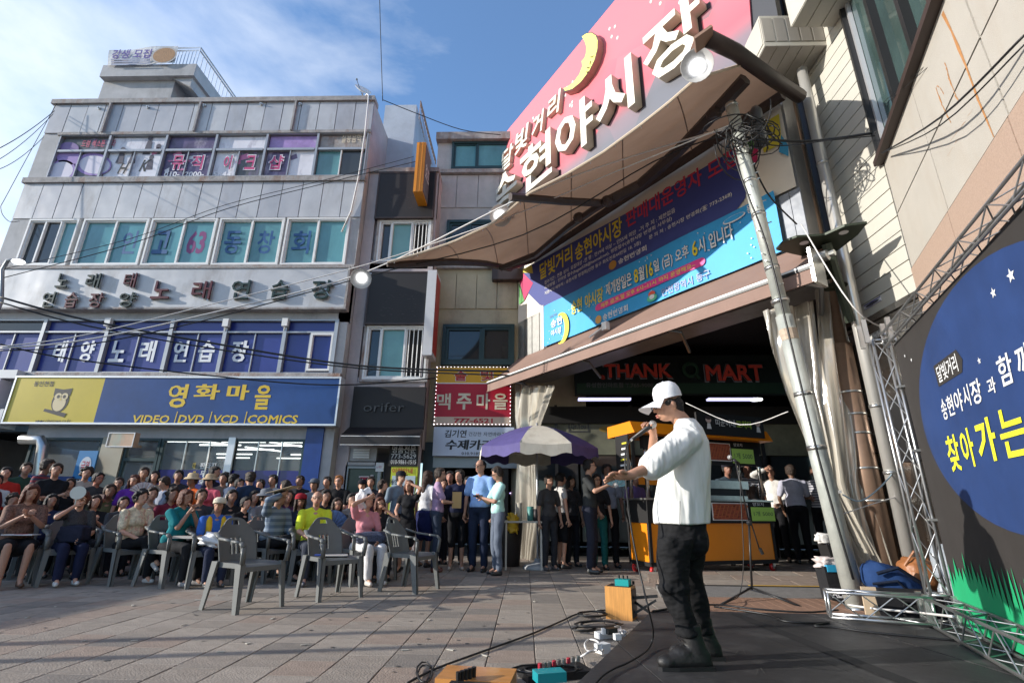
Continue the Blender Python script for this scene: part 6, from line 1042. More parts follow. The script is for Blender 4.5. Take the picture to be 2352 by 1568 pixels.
for a_,c_,m_ in ((s0+.06,.86,'glass_dark'),(.92,1.62,'glass_dark'),(1.68,s1-.06,'glass_dark')):
    b=MB(FST); b.box(a_,c_,t0+.06,t1-.06,-.07,-.055); b.build('pane',['glass_win' if 'glass_win' in MATS else mat('glass_win',(.05,.085,.08),.07,var=.4,vs=.8,spec=.9,wave=(.8,.05))],f)
for u in (.89,1.65): b=MB(FST); b.box(u-.045,u+.045,t0+.05,t1-.05,-.09,.03); b.build('mullion',['black_metal'],f)
b=MB(FST); b.box(.1,.16,t0+.07,t1-.5,-.05,-.0); b.build('rail',['alu'],f)
rust=mat('rust',(.40,.19,.07),.8,var=.3,vs=30)
b=MB(FST); pts=[z7(*p) if 0 else (1611.7+.3289*p[0],.3289*p[1]) for p in ((1680,90),(1740,210),(1790,330),(1840,450),(1880,560),(1930,700),(1990,840),(2040,960))]
q=[FST.px(*p,.004) for p in pts]
for i in range(len(q)-1):
    w0=.018*(1.2-.1*i)*rng.uniform(.5,1.4); w1=.018*(1.1-.1*i)*rng.uniform(.5,1.4); b.poly([(q[i][0]-w0,q[i][1]),(q[i][0]+w0,q[i][1]),(q[i+1][0]+w1,q[i+1][1]),(q[i+1][0]-w1,q[i+1][1])],.004)
b.build('rust_streak',[rust],S)
b=MB(FST)
for ln in (((1700,440),(1720,520),(1745,600),(1790,700)),((1635,620),(1665,700),(1700,780),(1740,860)),((1700,1060),(1760,950),(1840,850),(1890,760)),((1720,1090),(1770,1000),(1850,900)),((1640,600),(1660,610),(1690,660))):
    for (x0,y0),(x1,y1) in zip(ln[:-1],ln[1:]):
        for k in range(3):
            p=FST.px(1611.7+.3289*(x0+(x1-x0)*k/3+rng.normal(0,4)),.3289*(y0+(y1-y0)*k/3+rng.normal(0,4)),.004); p2=FST.px(1611.7+.3289*(x0+(x1-x0)*(k+1)/3),.3289*(y0+(y1-y0)*(k+1)/3),.004); w=rng.uniform(.004,.012)
            b.poly([(p[0]-w,p[1]),(p[0]+w,p[1]),(p2[0]+w,p2[1]),(p2[0]-w*.5,p2[1])],.004)
b.build('glue_stain',[rust],S)
# pipes
pa=PLN(1843,222,(4.5,0,0),np.array([1.,0,0])); S=thing('silver_pipe','shiny silver downpipe in front of the cream siding','pipe',(4.36,6.3,0))
b=MB(); b.tube([(4.36,6.3,.3),(4.36,6.3,7.6)],.075,16); b.build('tube',['bright_pipe'],S,smooth=True)
for z in (2.2,4.6,5.8,1.4): b=MB(); b.tube([(4.36,6.3,z),(4.36,6.3,z+.04)],.083,14); b.build('band_clamp',['steel'],S,smooth=True)
S=thing('brown_duct','brown round duct with metal bands behind the silver pipe','pipe',(4.42,6.85,0))
b=MB(); b.tube([(4.42,6.86,.0),(4.42,6.86,3.2)],.15,16); b.tube([(4.4,6.8,3.2),(4.4,6.82,8)],.08,12); b.build('tube',['duct_brown'],S,smooth=True)
for z in (1.1,1.5,1.95,2.2,2.5): b=MB(); b.tube([(4.42,6.86,z),(4.42,6.86,z+.03)],.156,14); b.build('band_clamp',['steel'],S,smooth=True)
q=[G(x,y,4.3) for x,y in ((1783,574),(1800,556),(1830,545),(1865,543),(1895,540),(1940,520),(1992,513),(1970,540),(1925,575),(1895,590),(1860,592),(1815,582))]
b=MB(); b.poly([(p[0],p[1]) for p in q],4.3,4.33); S=b.build('leaf_plate',[mat('olive_metal',(.035,.045,.03),.5,metal=.3)]); tag(S,'dark olive leaf-shaped metal plate on the pipe above the vinyl curtains','metal plate')
for x,y in ((1847,558),(1938,534)): c=G(x,y,4.297); b=MB(); b.lathe([(0,0),(.055,0)],c,12); b.build('hole',[cm((.6,.6,.62),'paint')],S)
for k in range(3): c=G(1880+18*k,608+25*k,4.15-.16*k); b=MB(); b.lathe([(.0,.0),(.09,.02),(.16,.0),(.09,.03),(0,.01)],c,12); b.build('blade',['olive_metal'],S)
b=MB(); b.tube([G(1898,560,4.28),(4.2,6.2,3.3)],.06,8); b.build('stem',['olive_metal'],S)
# small papers on the siding
def paper(lab,pts,base,lines,fr=FS,extra=None):
    q=[fr.px(*p,.01) for p in pts]; s0,s1=min(p[0] for p in q),max(p[0] for p in q); t0,t1=min(p[1] for p in q),max(p[1] for p in q)
    S=thing('paper_notice',lab,'notice',fr.w([(s0,t0,.01)])[0]); b=MB(fr); b.box(s0,s1,t0,t1,.004,.012); b.build('sheet',[base],S)
    if extra: b=MB(fr); b.box(s0,s1,t1-(t1-t0)*.2,t1,.012,.014); b.box(s0,s1,t0,t0+(t1-t0)*.1,.012,.014); b.build('band',[extra],S)
    n=len(lines)
    for i,(tx,mm) in enumerate(lines): h=(t1-t0)/n; text(tx,fr,s0+.02,t1-(i+.85)*h,s1-.02,t1-(i+.2)*h,.0145,mm,S,bold=.03)
bkp=cm((.04,.04,.05),'print')
paper('white pasted notice with black text and a phone number on the cream siding',[(1978,665),(2012,640)],cm((.62,.60,.56),'print'),(('하수구',bkp),('5만원',bkp),('032-765-0700',bkp)))
paper('white notice with blue bands pasted under the drain notice',[(1986,712),(2022,680)],cm((.66,.66,.68),'print'),((' .',bkp),),extra=cm((.03,.03,.22),'print'))
paper('white notice with number 153 pasted on the stainless cladding beside the truss corner',[(1995,785),(2045,745)],cm((.62,.61,.58),'print'),(('153종합건축',bkp),('설비 방수 도장',cm((.3,.3,.3),'print')),('H.P 017-715-7555',bkp)))
# ------------------------------------------------------------ stage
SZ=.06
q=[G(1500,1400,SZ),G(1930,1410,SZ),(3.9,5.35,SZ),(4.6,2.,SZ),(4.6,-1.5,SZ)]
d=(G(1325,1568,SZ)-q[0]); e=q[0]+d*3.0
poly=[tuple(p[:2]) for p in q]+[tuple(e[:2])]
b=MB(); b.poly(poly[::-1],0.,SZ-.004); st=struct(b.build('stage_deck',['black_metal']))
# rubber sheets covering the deck, cut along its long direction
def clip(poly,x0,x1):
    def cut(pp,f):
        o=[]
        for i in range(len(pp)):
            a,c=pp[i],pp[(i+1)%len(pp)]; fa,fc=f(a),f(c)
            if fa>=0: o.append(a)
            if fa*fc<0: t=fa/(fa-fc); o.append((a[0]+(c[0]-a[0])*t,a[1]+(c[1]-a[1])*t))
        return o
    k=.12
    return cut(cut(poly,lambda p:p[0]+k*p[1]-x0),lambda p:x1-p[0]-k*p[1])
xs=[-1.5,1.15,2.35,3.3,5.2]
for i in range(4):
    pp=clip(poly,xs[i]+.004,xs[i+1]-.004)
    if len(pp)>2: b=MB(); b.poly(pp[::-1],SZ-.003,SZ+.002*(i%2)); b.build('rubber_mat',['mat_rubber'],st)
b=MB(); b.poly([(2.28,1.),(2.42,1.),(2.0,5.3),(1.9,5.3)],SZ+.004); b.build('tape_strip',['tape'],st)
# kerb and brown planks behind the stage
for i in range(17):
    x=1.75+i*.125; b=MB(); b.hexa([(x,5.55,.0),(x+.118,5.55,.0),(x+.218,6.55,0),(x+.1,6.55,0)],[(x,5.55,.022),(x+.118,5.55,.022),(x+.218,6.55,.022),(x+.1,6.55,.022)]); S=b.build('ground_plank',[mat('plank_brown',(.26,.15,.10),.75,var=.25,vs=9,stretch=(6,1,1)) if i==0 else 'plank_brown'],pav)
b=MB(); b.hexa([(1.6,6.62,0),(4.3,6.62,0),(4.5,7.25,0),(1.7,7.25,0)],[(1.6,6.62,.012),(4.3,6.62,.012),(4.5,7.25,.05),(1.7,7.25,.05)]); S=b.build('kerb_ramp',[mat('ramp_grey',(.17,.16,.15),.9,var=.2,vs=9,bump=.4,bs=60)]); struct(S)
b=MB(); b.box(1.7,5,7.25,7.29,.0,.062); b.box(2.9,4.6,7.24,7.3,.062,.066,1); S=b.build('kerb_edge',['joint',cm((.5,.3,.06),'paint')]); struct(S)
for i in range(7):
    for j in range(3):
        x=1.75+i*.62; y=7.3+j*.6; b=MB(); b.hexa([(x,y,0),(x+.6,y,0),(x+.72,y+.58,0),(x+.12,y+.58,0)],[(x,y,.055),(x+.6,y,.055),(x+.72,y+.58,.055),(x+.12,y+.58,.055)]); b.build('paving_slab',['paving%d'%((i+2*j)%3 if (i+j)%3 else 2)],pav)
# truss and backdrop
FBD=wallframe((3.64,4.85,0),-111.5)
mat('truss_alu',(.5,.5,.5),.3,metal=.85)
def truss(T,fr,a,c,w,dirs,name='truss_section',cell=.25,r=.013):
    a=np.array(a,float);c=np.array(c,float); L_=np.linalg.norm(c-a); u,v=[np.array(x,float)*w for x in dirs]; b=MB(fr); cs=[a,a+u,a+u+v,a+v]; dd=c-a
    for p in cs: b.tube([p,p+dd],r,8)
    n=max(2,int(L_/cell))
    for i in range(n):
        f0,f1=i/n,(i+1)/n
        for k in range(4):
            p,q_=cs[k],cs[(k+1)%4]
            b.tube([p+dd*f0,q_+dd*f1] if (i+k)%2 else [q_+dd*f0,p+dd*f1],r*.45,5,caps=False)
    for f0 in (0,1):
        for k in range(4): b.tube([cs[k]+dd*f0,cs[(k+1)%4]+dd*f0],r*.9,6)
    o=b.build(name,['truss_alu'],T,smooth=True); return o
S=thing('truss_frame','aluminium truss frame round the dark blue and black stage backdrop','truss',(3.64,4.85,SZ))
truss(S,FBD,(-.1,.3,.02),(-.1,2.6,.02),.14,((1,0,0),(0,0,1))); truss(S,FBD,(-.05,2.54,-.06),(6,2.54,-.06),.14,((0,1,0),(0,0,.8)),cell=.22,r=.011)
truss(S,FBD,(-.12,.08,.02),(4.5,.08,.02),.2,((0,1,0),(0,0,1)),cell=.22)
truss(S,FBD,(-.02,.09,.2),(-.02,.09,.95),.2,((0,1,0),(1,0,0)),cell=.2)
for p in ((-.14,2.56,.0),(-.14,.07,.0)):
    for k in range(4): b=MB(FBD); b.box(p[0]+.03+(k%2)*.2,p[0]+.07+(k%2)*.2,p[1],p[1]+.24,p[2]+(k//2)*.2,p[2]+.04+(k//2)*.2); b.build('corner_plate',['steel'],S)
for z in (.9,1.5,2.1): b=MB(FBD); b.box(.05,.09,z,z+.02,.0,.06); b.build('clamp',['steel'],S)
S=thing('stage_backdrop','black cloth backdrop with a big blue circle, green grass and brush lettering','backdrop',(3.9,5.2,.1))
mat('cloth_black',(.03,.026,.024),.75,var=.1,vs=1.5,wave=(1.2,.8)); mat('cloth_blue',(.014,.038,.13),.7,var=.25,vs=1.2,wave=(1.2,.8)); mat('cloth_green',(.01,.30,.12),.7,var=.06,vs=1.5,wave=(1.2,.8))
b=MB(FBD); b.box(.06,6.2,.1,2.53,-.01,.0); b.build('cloth',['cloth_black'],S)
FO=.006
b=MB(FBD); b.poly([(1.78+1.45*math.cos(a),1.66+.83*math.sin(a)) for a in np.linspace(0,2*math.pi,49)[:-1]],FO); b.build('blue_circle',['cloth_blue'],S)
b=MB(FBD); g=[(.07,.1)]; s_=.07
while s_<5: g.append((s_,.33+.1*math.sin(s_*3)+rng.uniform(0,.06))); w=rng.uniform(.05,.09); g.append((s_+w*.6,.33+.1*math.sin(s_*3)+rng.uniform(.12,.26)*(1+ (s_>.9)*.4))); s_+=w
g.append((s_,.1)); b.poly(g,FO+.002); b.build('grass_print',['cloth_green'],S)
def star(b,fr,s,t,r,o): b.poly([(s+(r if k%2==0 else r*.42)*math.sin(k*math.pi/5),t+(r if k%2==0 else r*.42)*math.cos(k*math.pi/5)) for k in range(10)],o)
b=MB(FBD)
for X,Y,r in ((1935,175,.045),(1745,238,.045),(1835,232,.03),(1828,306,.045),(1688,424,.03),(1967,550,.045),(1844,672,.035),(1322,777,.03),(1366,790,.03),(1353,842,.03),(1290,893,.02),(1225,1112,.018),(1271,1140,.02),(1746,1146,.025)):
    s_,t_=FBD.px(1676+.3289*X,451.3+.3289*Y,FO)
    if t_<2.48: star(b,FBD,s_,t_,r,FO+.003)
for k in range(25): star(b,FBD,rng.uniform(2.6,6),rng.uniform(1.8,2.48),.03,FO+.003)
b.build('star_print',[wh],S)
b=MB(FBD); b.poly([(.9,1.92),(1.38,1.92),(1.44,2.0),(1.38,2.09),(.9,2.09)],FO+.003); b.build('tag_print',['cloth_black'],S)
text('달빛거리',FBD,.94,1.94,1.35,2.07,FO+.005,wh,S,bold=.01,shear=.1)
for bd,s0,s1,t0,t1 in (('송',.84,.95,1.66,1.82),('현',.97,1.1,1.67,1.82),('야',1.12,1.27,1.67,1.83),('시',1.29,1.41,1.68,1.83),('장',1.43,1.6,1.67,1.83),('과',1.68,1.8,1.69,1.79),('함',1.88,2.06,1.7,1.88),('께',2.1,2.3,1.7,1.88)): text(bd,FBD,s0,t0,s1,t1,FO+.005,wh,S,bold=.015,shear=.15)
for bd,s0,s1,t0,t1 in (('찾',.73,.98,1.27,1.54),('아',1.02,1.24,1.28,1.55),('가',1.3,1.6,1.29,1.57),('는',1.66,2.0,1.29,1.58),('공',2.15,2.45,1.29,1.58),('연',2.5,2.8,1.29,1.58)): text(bd,FBD,s0,t0,s1,t1,FO+.005,cm((.78,.74,.04),'print'),S,bold=.03,shear=.12)
# loudspeaker behind the truss
c=PLN(2074,985,(4.15,0,0),np.array([1.,0,0])); S=thing('loudspeaker','black loudspeaker on a stand between the silver pipe and the truss','loudspeaker',c)
FP=wallframe(c,-100); b=MB(FP); b.box(-.2,.2,-.34,.34,-.35,.0); b.build('cabinet',[cm((.02,.02,.022),'plastic')],S); b=MB(FP); b.box(-.17,.17,-.31,.31,.0,.012); b.build('grille',['black_metal'],S)
b=MB(FP); b.box(.03,.12,-.22,-.15,.012,.02); b.build('badge',[cm((.08,.08,.08),'print')],S); b=MB(FP); b.tube([(0,-.34,-.17),(0,-c[2]+.0,-.17)],.02,8); 
for k in range(3): a_=k*2.1; b.tube([(0,-c[2]+.5,-.17),(.45*math.cos(a_),-c[2]+.02,-.17+.45*math.sin(a_))],.015,6)
b.build('stand',['black_metal'],S)
b=MB(); b.tube([G(2112,1395,.02),G(2172,1272,.55)],.028,10); o=b.build('black_strut',['black_metal'],smooth=True); tag(o,'black diagonal strut in front of the truss foot','strut')
# bags and cases at the foot of the pipes
def blob(name,lab,cat,c,r,R,mt,amp=.02,seed=0,n=(28,18),par=None,fl=.5):
    g=np.random.default_rng(seed); ph=g.uniform(0,6,6); b=MB(); b.ell((0,0,0),(1,1,1),*n); v=b.v[0]
    d=np.sin(v[:,0]*5+ph[0])*np.sin(v[:,1]*6+ph[1])+.6*np.sin(v[:,2]*9+ph[2]+v[:,0]*4)+.4*np.sin(v[:,0]*13+v[:,1]*11+ph[3])
    v=np.sign(v)*np.abs(v)**fl*(1+amp/max(min(r),.02)*d[:,None]*.3)*np.array(r); b.v[0]=v@np.array(R).T+np.array(c)
    o=b.build(name,[mt],par,smooth=True); 
    if lab: tag(o,lab,cat)
    return o
I3=np.eye(3)
def rz(a,b_=0):
    c,s=math.cos(a),math.sin(a); c2,s2=math.cos(b_),math.sin(b_); return np.array([[c,-s,0],[s,c,0],[0,0,1]])@np.array([[c2,0,s2],[0,1,0],[-s2,0,c2]])
bb=G(2050,1365,.12); S=thing('backpack','navy blue backpack lying against the vinyl curtain','backpack',(bb[0],bb[1],0))
bb=YP(2045,1338,5.75); blob('pack_body',None,None,bb,(.26,.16,.16),rz(-.3,.5),cm((.015,.04,.12)),.03,3,par=S,fl=.75)
b=MB(); b.tube([bb+np.array(p) for p in ((-.2,-.14,.1),(-.02,-.19,.16),(.2,-.16,.02))],.018,6); b.tube([bb+np.array(p) for p in ((-.24,-.1,0),(-.05,-.19,.04),(.12,-.17,-.12))],.014,6); b.build('strap',[cm((.01,.015,.03))],S)
bb=YP(2115,1322,5.75); S=thing('leather_bag','soft brown leather bag standing beside the navy backpack','bag',(bb[0],bb[1],0)); blob('bag_body',None,None,bb,(.2,.15,.17),rz(.2,.3),mat('leather_brown',(.26,.10,.035),.45,var=.25,vs=7,bump=.3,bs=30),.05,5,par=S,fl=.8)
b=MB(); b.tube([bb+np.array(p) for p in ((-.18,-.06,.1),(-.1,-.12,.24),(.02,-.12,.17))],.013,6); b.build('handle',['leather_brown'],S)
p0=G(2025,1392,0.0); p0=np.array([3.55,5.55,0]); S=thing('instrument_case','black soft instrument case lying in front of the brown bag','case',p0)
a=YP(2022,1394,5.3); c=YP(2185,1345,5.15); FK=Fr((a[0],a[1],0),((c-a)[0]/np.linalg.norm((c-a)[:2]),(c-a)[1]/np.linalg.norm((c-a)[:2]),0),(0,0,1),((c-a)[1]/np.linalg.norm((c-a)[:2]),-(c-a)[0]/np.linalg.norm((c-a)[:2]),0)); LL=np.linalg.norm((c-a)[:2])
b=MB(FK); b.poly([(0,.01),(LL,.01),(LL+.02,.2),(LL-.05,.27),(.05,.27),(-.02,.22)],-.3,0); b.build('case_body',[cm((.015,.015,.017))],S); b=MB(FK); b.tube([(LL*.3,.08,.01),(LL*.32,.2,.03),(LL*.62,.2,.03),(LL*.65,.08,.01)],.012,6); b.build('handle',['black_metal'],S); b=MB(FK); b.box(LL*.5,LL*.68,.05,.11,.002,.008); b.build('patch',[cm((.1,.3,.4),'print')],S); text('beltrami',FK,LL*.52,.065,LL*.66,.1,.009,wh,S)
b=MB(FK); b.box(-.12,.0,.05,.3,-.05,-.02); o=b.build('cardboard_piece',[cm((.5,.38,.26),'paint')]); tag(o,'pale cardboard piece leaning at the end of the black case','cardboard')
bb=G(1925,1385,0); bb=np.array([3.2,6.25,0]); S=thing('tote_bag','black bag printed AER holding white cloth, left of the pole foot','bag',bb)
FW=Fr((0,6.1,0),(1,0,0),(0,0,1),(0,-1,0)); q=[FW.px(*p,0) for p in ((1912,1378),(1945,1385),(1955,1302),(1892,1300))]
b=MB(FW); qq=[(p[0],max(p[1],.02)) for p in q]; b.add([(*p,0) for p in qq]+[(*p,-.2) for p in qq],[(0,1,2,3),(7,6,5,4),(0,3,7,4),(1,5,6,2),(0,4,5,1)]); b.build('bag_body',[cm((.02,.02,.022))],S)
textpx('AER',FW,(1912,1372),(1943,1352),.004,wh,S,bold=.03)
blob('cloth_top',None,None,FW.w([(FW.px(1920,1296)[0],FW.px(1920,1292)[1],-.1)])[0],(.15,.09,.05),I3,cm((.55,.48,.46)),.04,9,par=S); b=MB(FW); s,t=FW.px(1925,1306); b.box(s-.12,s+.12,t-.03,t+.04,-.05,.01); b.build('packet',[cm((.03,.3,.5),'plastic')],S)
S=thing('amp_bag','black upright case with a pale object on top behind the tote bag','case',(3.4,6.2,0)); s,t=FW.px(1947,1330,-.1); b=MB(FW); b.hexa([(s-.06,0,-.3),(s+.2,0,-.3),(s+.2,0,-.1),(s-.06,0,-.1)],[(s-.16,.62,-.3),(s+.04,.62,-.3),(s+.04,.62,-.1),(s-.16,.62,-.1)]); b.build('case_body',['black_metal'],S); blob('pale_object',None,None,FW.w([(s-.12,.68,-.2)])[0],(.09,.06,.05),I3,cm((.6,.58,.55)),.03,4,par=S)
# pack of water bottles
S=thing('water_bottle_pack','clear plastic pack of water bottles standing by the stainless wall','bottles',(4.2,5.3,0))
for i in range(3):
    for j in range(2):
        for k in range(2):
            c=np.array([4.05+.0*i-.05*j,5.5-.1*i-.02*j,.05+.32*k]); c=c+np.array([.12*j,-.02*j,0]); b=MB(); b.lathe([(0,0),(.042,.0),(.045,.05),(.04,.1),(.045,.15),(.043,.22),(.016,.28),(.016,.31),(0,.31)],c,10); b.build('bottle',[mat('pet_clear',(.55,.6,.65),.08,alpha=.45,spec=1.) if 'pet_clear' not in MATS else 'pet_clear'],S,smooth=True)
# ropes and cables in the right part
wire([YP(1840,515,5.7),YP(1960,705,5.2),PLN(2050,760,(4.3,0,0),np.array([1.,0,0]))],.008,'white_cable','taut white rope from the leaf plate to the truss corner',cat='rope',name='rope')
wire([YP(1935,1135,5.9),YP(1975,1150,5.9),YP(2020,1120,6.1),YP(2060,1075,6.3)],.008,cm((.35,.45,.5)),'pale blue cord tied between the curtain and the silver pipe',cat='rope',name='rope')
wire([YP(1935,1180,5.9),YP(2010,1155,6.1),YP(2068,1138,6.3)],.006,'white_cable','thin white cord under the pale blue cord',cat='rope',name='rope')
wire([G(1948,1388,.1),YP(2010,1397,5.3),YP(2100,1405,5.1),G(2190,1415,.25)],.01,'white_cable','white cord running from the pole foot along the base truss',cat='rope',name='rope')
# long overhead wires
Wg='thin wires crossing in front of the facades'
tip=G(893,604,5.32)
wire([YP(0,340,9.5),YP(125,255,11.4)],.010,'cable','upper black wire from the left edge to the roof corner',sag=.1,grp=Wg)
wire([YP(0,365,9.5),YP(122,262,11.4)],.008,'cable','second black wire from the left edge to the roof corner',sag=.15,grp=Wg)
wire([YP(0,388,9.5),YP(100,315,11.4)],.008,'cable','lowest pale wire from the left edge to the roof corner',sag=.15,grp=Wg)
wire([YP(130,238,11.3),YP(20,440,11.1),YP(2,480,11.),YP(20,508,11.1),YP(45,508,11.4)],.008,'cable','black wire looping at the left corner of the grey building',grp=Wg)
wire([YP(0,800,8.),YP(200,780,8.4),YP(480,720,8.8),YP(840,625,9.),G(1217,445,5.97),YP(1480,350,6.9),YP(1690,290,5.8)],.014,'white_cable','long pale cable running from the left edge up to the pole head',grp=Wg)
wire([YP(0,796,8.),YP(190,770,8.4),YP(480,700,8.8),YP(850,605,9.),YP(1150,505,8),YP(1400,400,6.9),YP(1690,282,5.8)],.010,'white_cable','second pale cable just above the long pale cable',grp=Wg)
wire([YP(0,805,8.),YP(190,793,8.4),YP(480,733,8.8),YP(850,632,9.),YP(1200,540,8),YP(1500,372,6.9),YP(1690,300,5.8)],.011,'cable','dark cable just below the long pale cable',grp=Wg)
wire([YP(0,682,9.),YP(200,735,9.6),YP(500,790,10.2),YP(830,840,10.6),YP(1170,853,10.3)],.022,'cable','thick black cable sagging over the blue windows',grp=Wg)
wire([YP(0,694,9.),YP(200,748,9.6),YP(500,802,10.2),YP(830,846,10.6),YP(1170,862,10.3)],.016,'cable','thick black cable just under the thick sagging cable',grp=Wg)
wire([YP(0,790,9.),YP(150,822,9.6),YP(460,860,10.6),YP(760,884,11.1),YP(1000,868,11.4)],.016,'cable','black cable along the top of the blue shop sign',grp=Wg)
wire([YP(0,640,9.5),YP(300,560,10),YP(520,480,10.6),YP(760,418,11),YP(960,370,11.3)],.009,'cable','thin wire rising over the teal windows',grp=Wg)
wire([YP(0,620,9.5),YP(300,548,10),YP(520,470,10.6),YP(760,410,11),YP(950,360,11.3)],.007,'cable','thinner wire rising over the teal windows',grp=Wg)
wire([YP(872,0,11.5),YP(875,110,11.5),YP(879,232,11.7)],.012,'cable','vertical wire rising into the sky from the grey roof corner',grp=Wg)
wire([YP(880,230,11.8),YP(960,262,12.),YP(1060,298,12.),YP(1150,310,12.)],.012,'cable','wire hanging from the grey roof corner to the pink sign',grp=Wg)
wire([YP(1710,315,5.8),YP(1850,325,5.9),PLN(2012,305,(4.55,0,0),np.array([1.,0,0]))],.018,'cable','bundle of black cables from the pole head to the window corner',grp=Wg)
wire([YP(1720,320,5.8),YP(1790,335,5.9),YP(1910,322,5.6),YP(2010,312,5.4)],.008,'cable','slack thin cable under the black bundle',grp=Wg)
for k,(dy,r) in enumerate(((0,.009),(18,.006))): wire([FST.w([(*FST.px(2025,352,.1),.1)])[0],YP(2160,270+dy,3.6),YP(2352,82+dy*1.2,2.6)],r,'cable',('thicker' if k==0 else 'thinner')+' black cable crossing the granite wall to the upper right corner',grp=Wg)
for k in range(2): wire([YP(2030,235+8*k,4.7),YP(2250,40+8*k,3.2),YP(2300,-20,3.)],.003,'cable',('upper' if k==0 else 'lower')+' hair-thin wire crossing the granite wall',grp=Wg)
wire([YP(1712,330,5.8),YP(1760,440,6.),YP(1830,515,6.2)],.012,'cable','black cable dropping from the pole head to the leaf plate',grp=Wg)
wire([YP(1675,310,5.8),YP(1700,400,5.75),YP(1760,560,5.75),YP(1810,760,5.75),YP(1880,1050,5.75),YP(1960,1330,5.75)],.012,'cable','black cable running down the left side of the leaning pole',grp=Wg)
wire([YP(1575,925,8.5),YP(1700,975,8.),YP(1810,945,7)],.007,'white_cable','thin white wire sagging over the food cart sign',grp=Wg)
S=thing('street_lamp','grey street lamp with lit white head at the left edge','street lamp',YP(-40,700,9.5))
b=MB(); q=YP(5,700,9.5); b.tube([(q[0]-.15,9.5,0),(q[0]-.05,9.5,YP(0,690,9.5)[2]),YP(5,620,9.5),YP(18,598,9.5),YP(40,597,9.5)],.04,8); b.build('pole',['alu_dark'],S,smooth=True); b=MB(); b.ell(YP(42,601,9.45),(.13,.1,.05),12,6); b.build('lamp_head',['lamp_glow'],S,smooth=True)

b=MB()
for k in range(70):
    x,y=rng.uniform(.6,3.2),rng.uniform(2.9,5.1); a_=rng.uniform(0,3.1); l_,w_=rng.uniform(.02,.16),rng.uniform(.002,.006); ca_,sa_=math.cos(a_),math.sin(a_)
    if x<.55+(y-3.2)*.42: continue
    b.add([(x+i*l_*ca_-j*w_*sa_,y+i*l_*sa_+j*w_*ca_,.0665) for i,j in ((-1,-.3),(1,-1),(1,1),(-1,.6))],[(0,1,2,3)])
o=b.build('scuff_marks',[cm((.075,.07,.065),'paint')],st); o['kind']='stuff'
# ------------------------------------------------------------ grey plastic chairs
mat('chair_grey',(.135,.14,.136),.42,var=.08,vs=5,spec=.5)
def chair_meshes():
    M_={}
    b=MB(); n=10
    def seat(u,v): x=(-.22+.44*u)*(1-.06*v*0); y=.22-.44*v; z=.43-.018*math.sin(math.pi*u)*math.sin(math.pi*v)-(.03*max(0,(v*-6+1)) if v<.17 else 0); return (x,y,z)
    b.grid(seat,n,n); b.grid(lambda u,v:(lambda p:(p[0],p[1],p[2]-.022))(seat(1-u,v)),n,n)
    for e in range(4):
        f=[lambda t:seat(t,0),lambda t:seat(1,t),lambda t:seat(1-t,1),lambda t:seat(0,1-t)][e]
        b.grid(lambda u,v:(lambda p:(p[0],p[1],p[2]-.045*v))(f(u)),n,1)
    M_['seat']=b.mesh('seat',['chair_grey'],True)
    def bk(u,v):
        w=(.21+.02*v)*(1 if v<.6 else math.sqrt(max(0,1-((v-.6)/.4)**2*.55))); x=w*(2*u-1); y=-.2-.13*v+.06*(2*u-1)**2*.9-.02; return np.array([x,y,(.42+.43*v-.10*abs(2*u-1)**3*max(0,v-.45)/.55)])
    b=MB()
    def hole(u,v): return (.16<v<.52 and (.36<u<.42 or .47<u<.53 or .58<u<.64)) or (.84<v<.93 and .38<u<.62)
    NU,NV=36,30; vs=[bk(i/NU,j/NV)+np.array([0,o,0]) for o in (0,-.016) for i in range(NU+1) for j in range(NV+1)]; H=(NU+1)*(NV+1); fs=[]
    ok=lambda i,j:0<=i<NU and 0<=j<NV and not hole((i+.5)/NU,(j+.5)/NV)
    id_=lambda i,j:i*(NV+1)+j
    for i in range(NU):
        for j in range(NV):
            if not ok(i,j): continue
            q=[id_(i,j),id_(i+1,j),id_(i+1,j+1),id_(i,j+1)]; fs.append(tuple(q)); fs.append(tuple(k+H for k in q[::-1]))
            for di,dj,a,c in ((-1,0,3,0),(1,0,1,2),(0,-1,0,1),(0,1,2,3)):
                if not ok(i+di,j+dj): fs.append((q[c],q[a],q[a]+H,q[c]+H))
    b.add(vs,fs); M_['backrest']=b.mesh('backrest',['chair_grey'],True)
    for sx in (-1,1):
        b=MB(); pts=[(sx*.235,-.27,.70),(sx*.275,-.12,.655),(sx*.28,.08,.635),(sx*.275,.2,.625),(sx*.265,.245,.585),(sx*.25,.235,.43)]
        for p,q,w0,w1 in zip(pts[:-1],pts[1:],(.035,.05,.055,.05,.045),(.05,.055,.05,.045,.045)): b.bar(p,q,w1,.02,up=(0,0,1) if q[2]>.6 else (0,1,.3))
        M_['armrest%d'%sx]=b.mesh('armrest',['chair_grey'],True)
        for sy in (1,-1):
            b=MB(); t=(sx*.245,sy*.225,.43 if sy>0 else .44); f=(sx*.27,sy*.28,0); d=.044
            b.hexa([(f[0]-.02*sx*2,f[1],0),(f[0]+.0,f[1],0),(f[0]+.0,f[1]-sy*.022,0),(f[0]-.04*sx,f[1]-sy*.022,0)],[(t[0]-d*sx,t[1],t[2]),(t[0]+.01*sx,t[1],t[2]),(t[0]+.01*sx,t[1]-sy*.05,t[2]),(t[0]-d*sx,t[1]-sy*.05,t[2])])
            b.hexa([(f[0]-.012*sx,f[1],0),(f[0],f[1],0),(f[0],f[1]-sy*.055,0),(f[0]-.012*sx,f[1]-sy*.055,0)],[(t[0]-.005*sx,t[1],t[2]),(t[0]+.012*sx,t[1],t[2]),(t[0]+.012*sx,t[1]-sy*.085,t[2]),(t[0]-.005*sx,t[1]-sy*.085,t[2])])
            M_['leg%d%d'%(sx,sy)]=b.mesh('leg',['chair_grey'])
    return M_
CHM=chair_meshes()
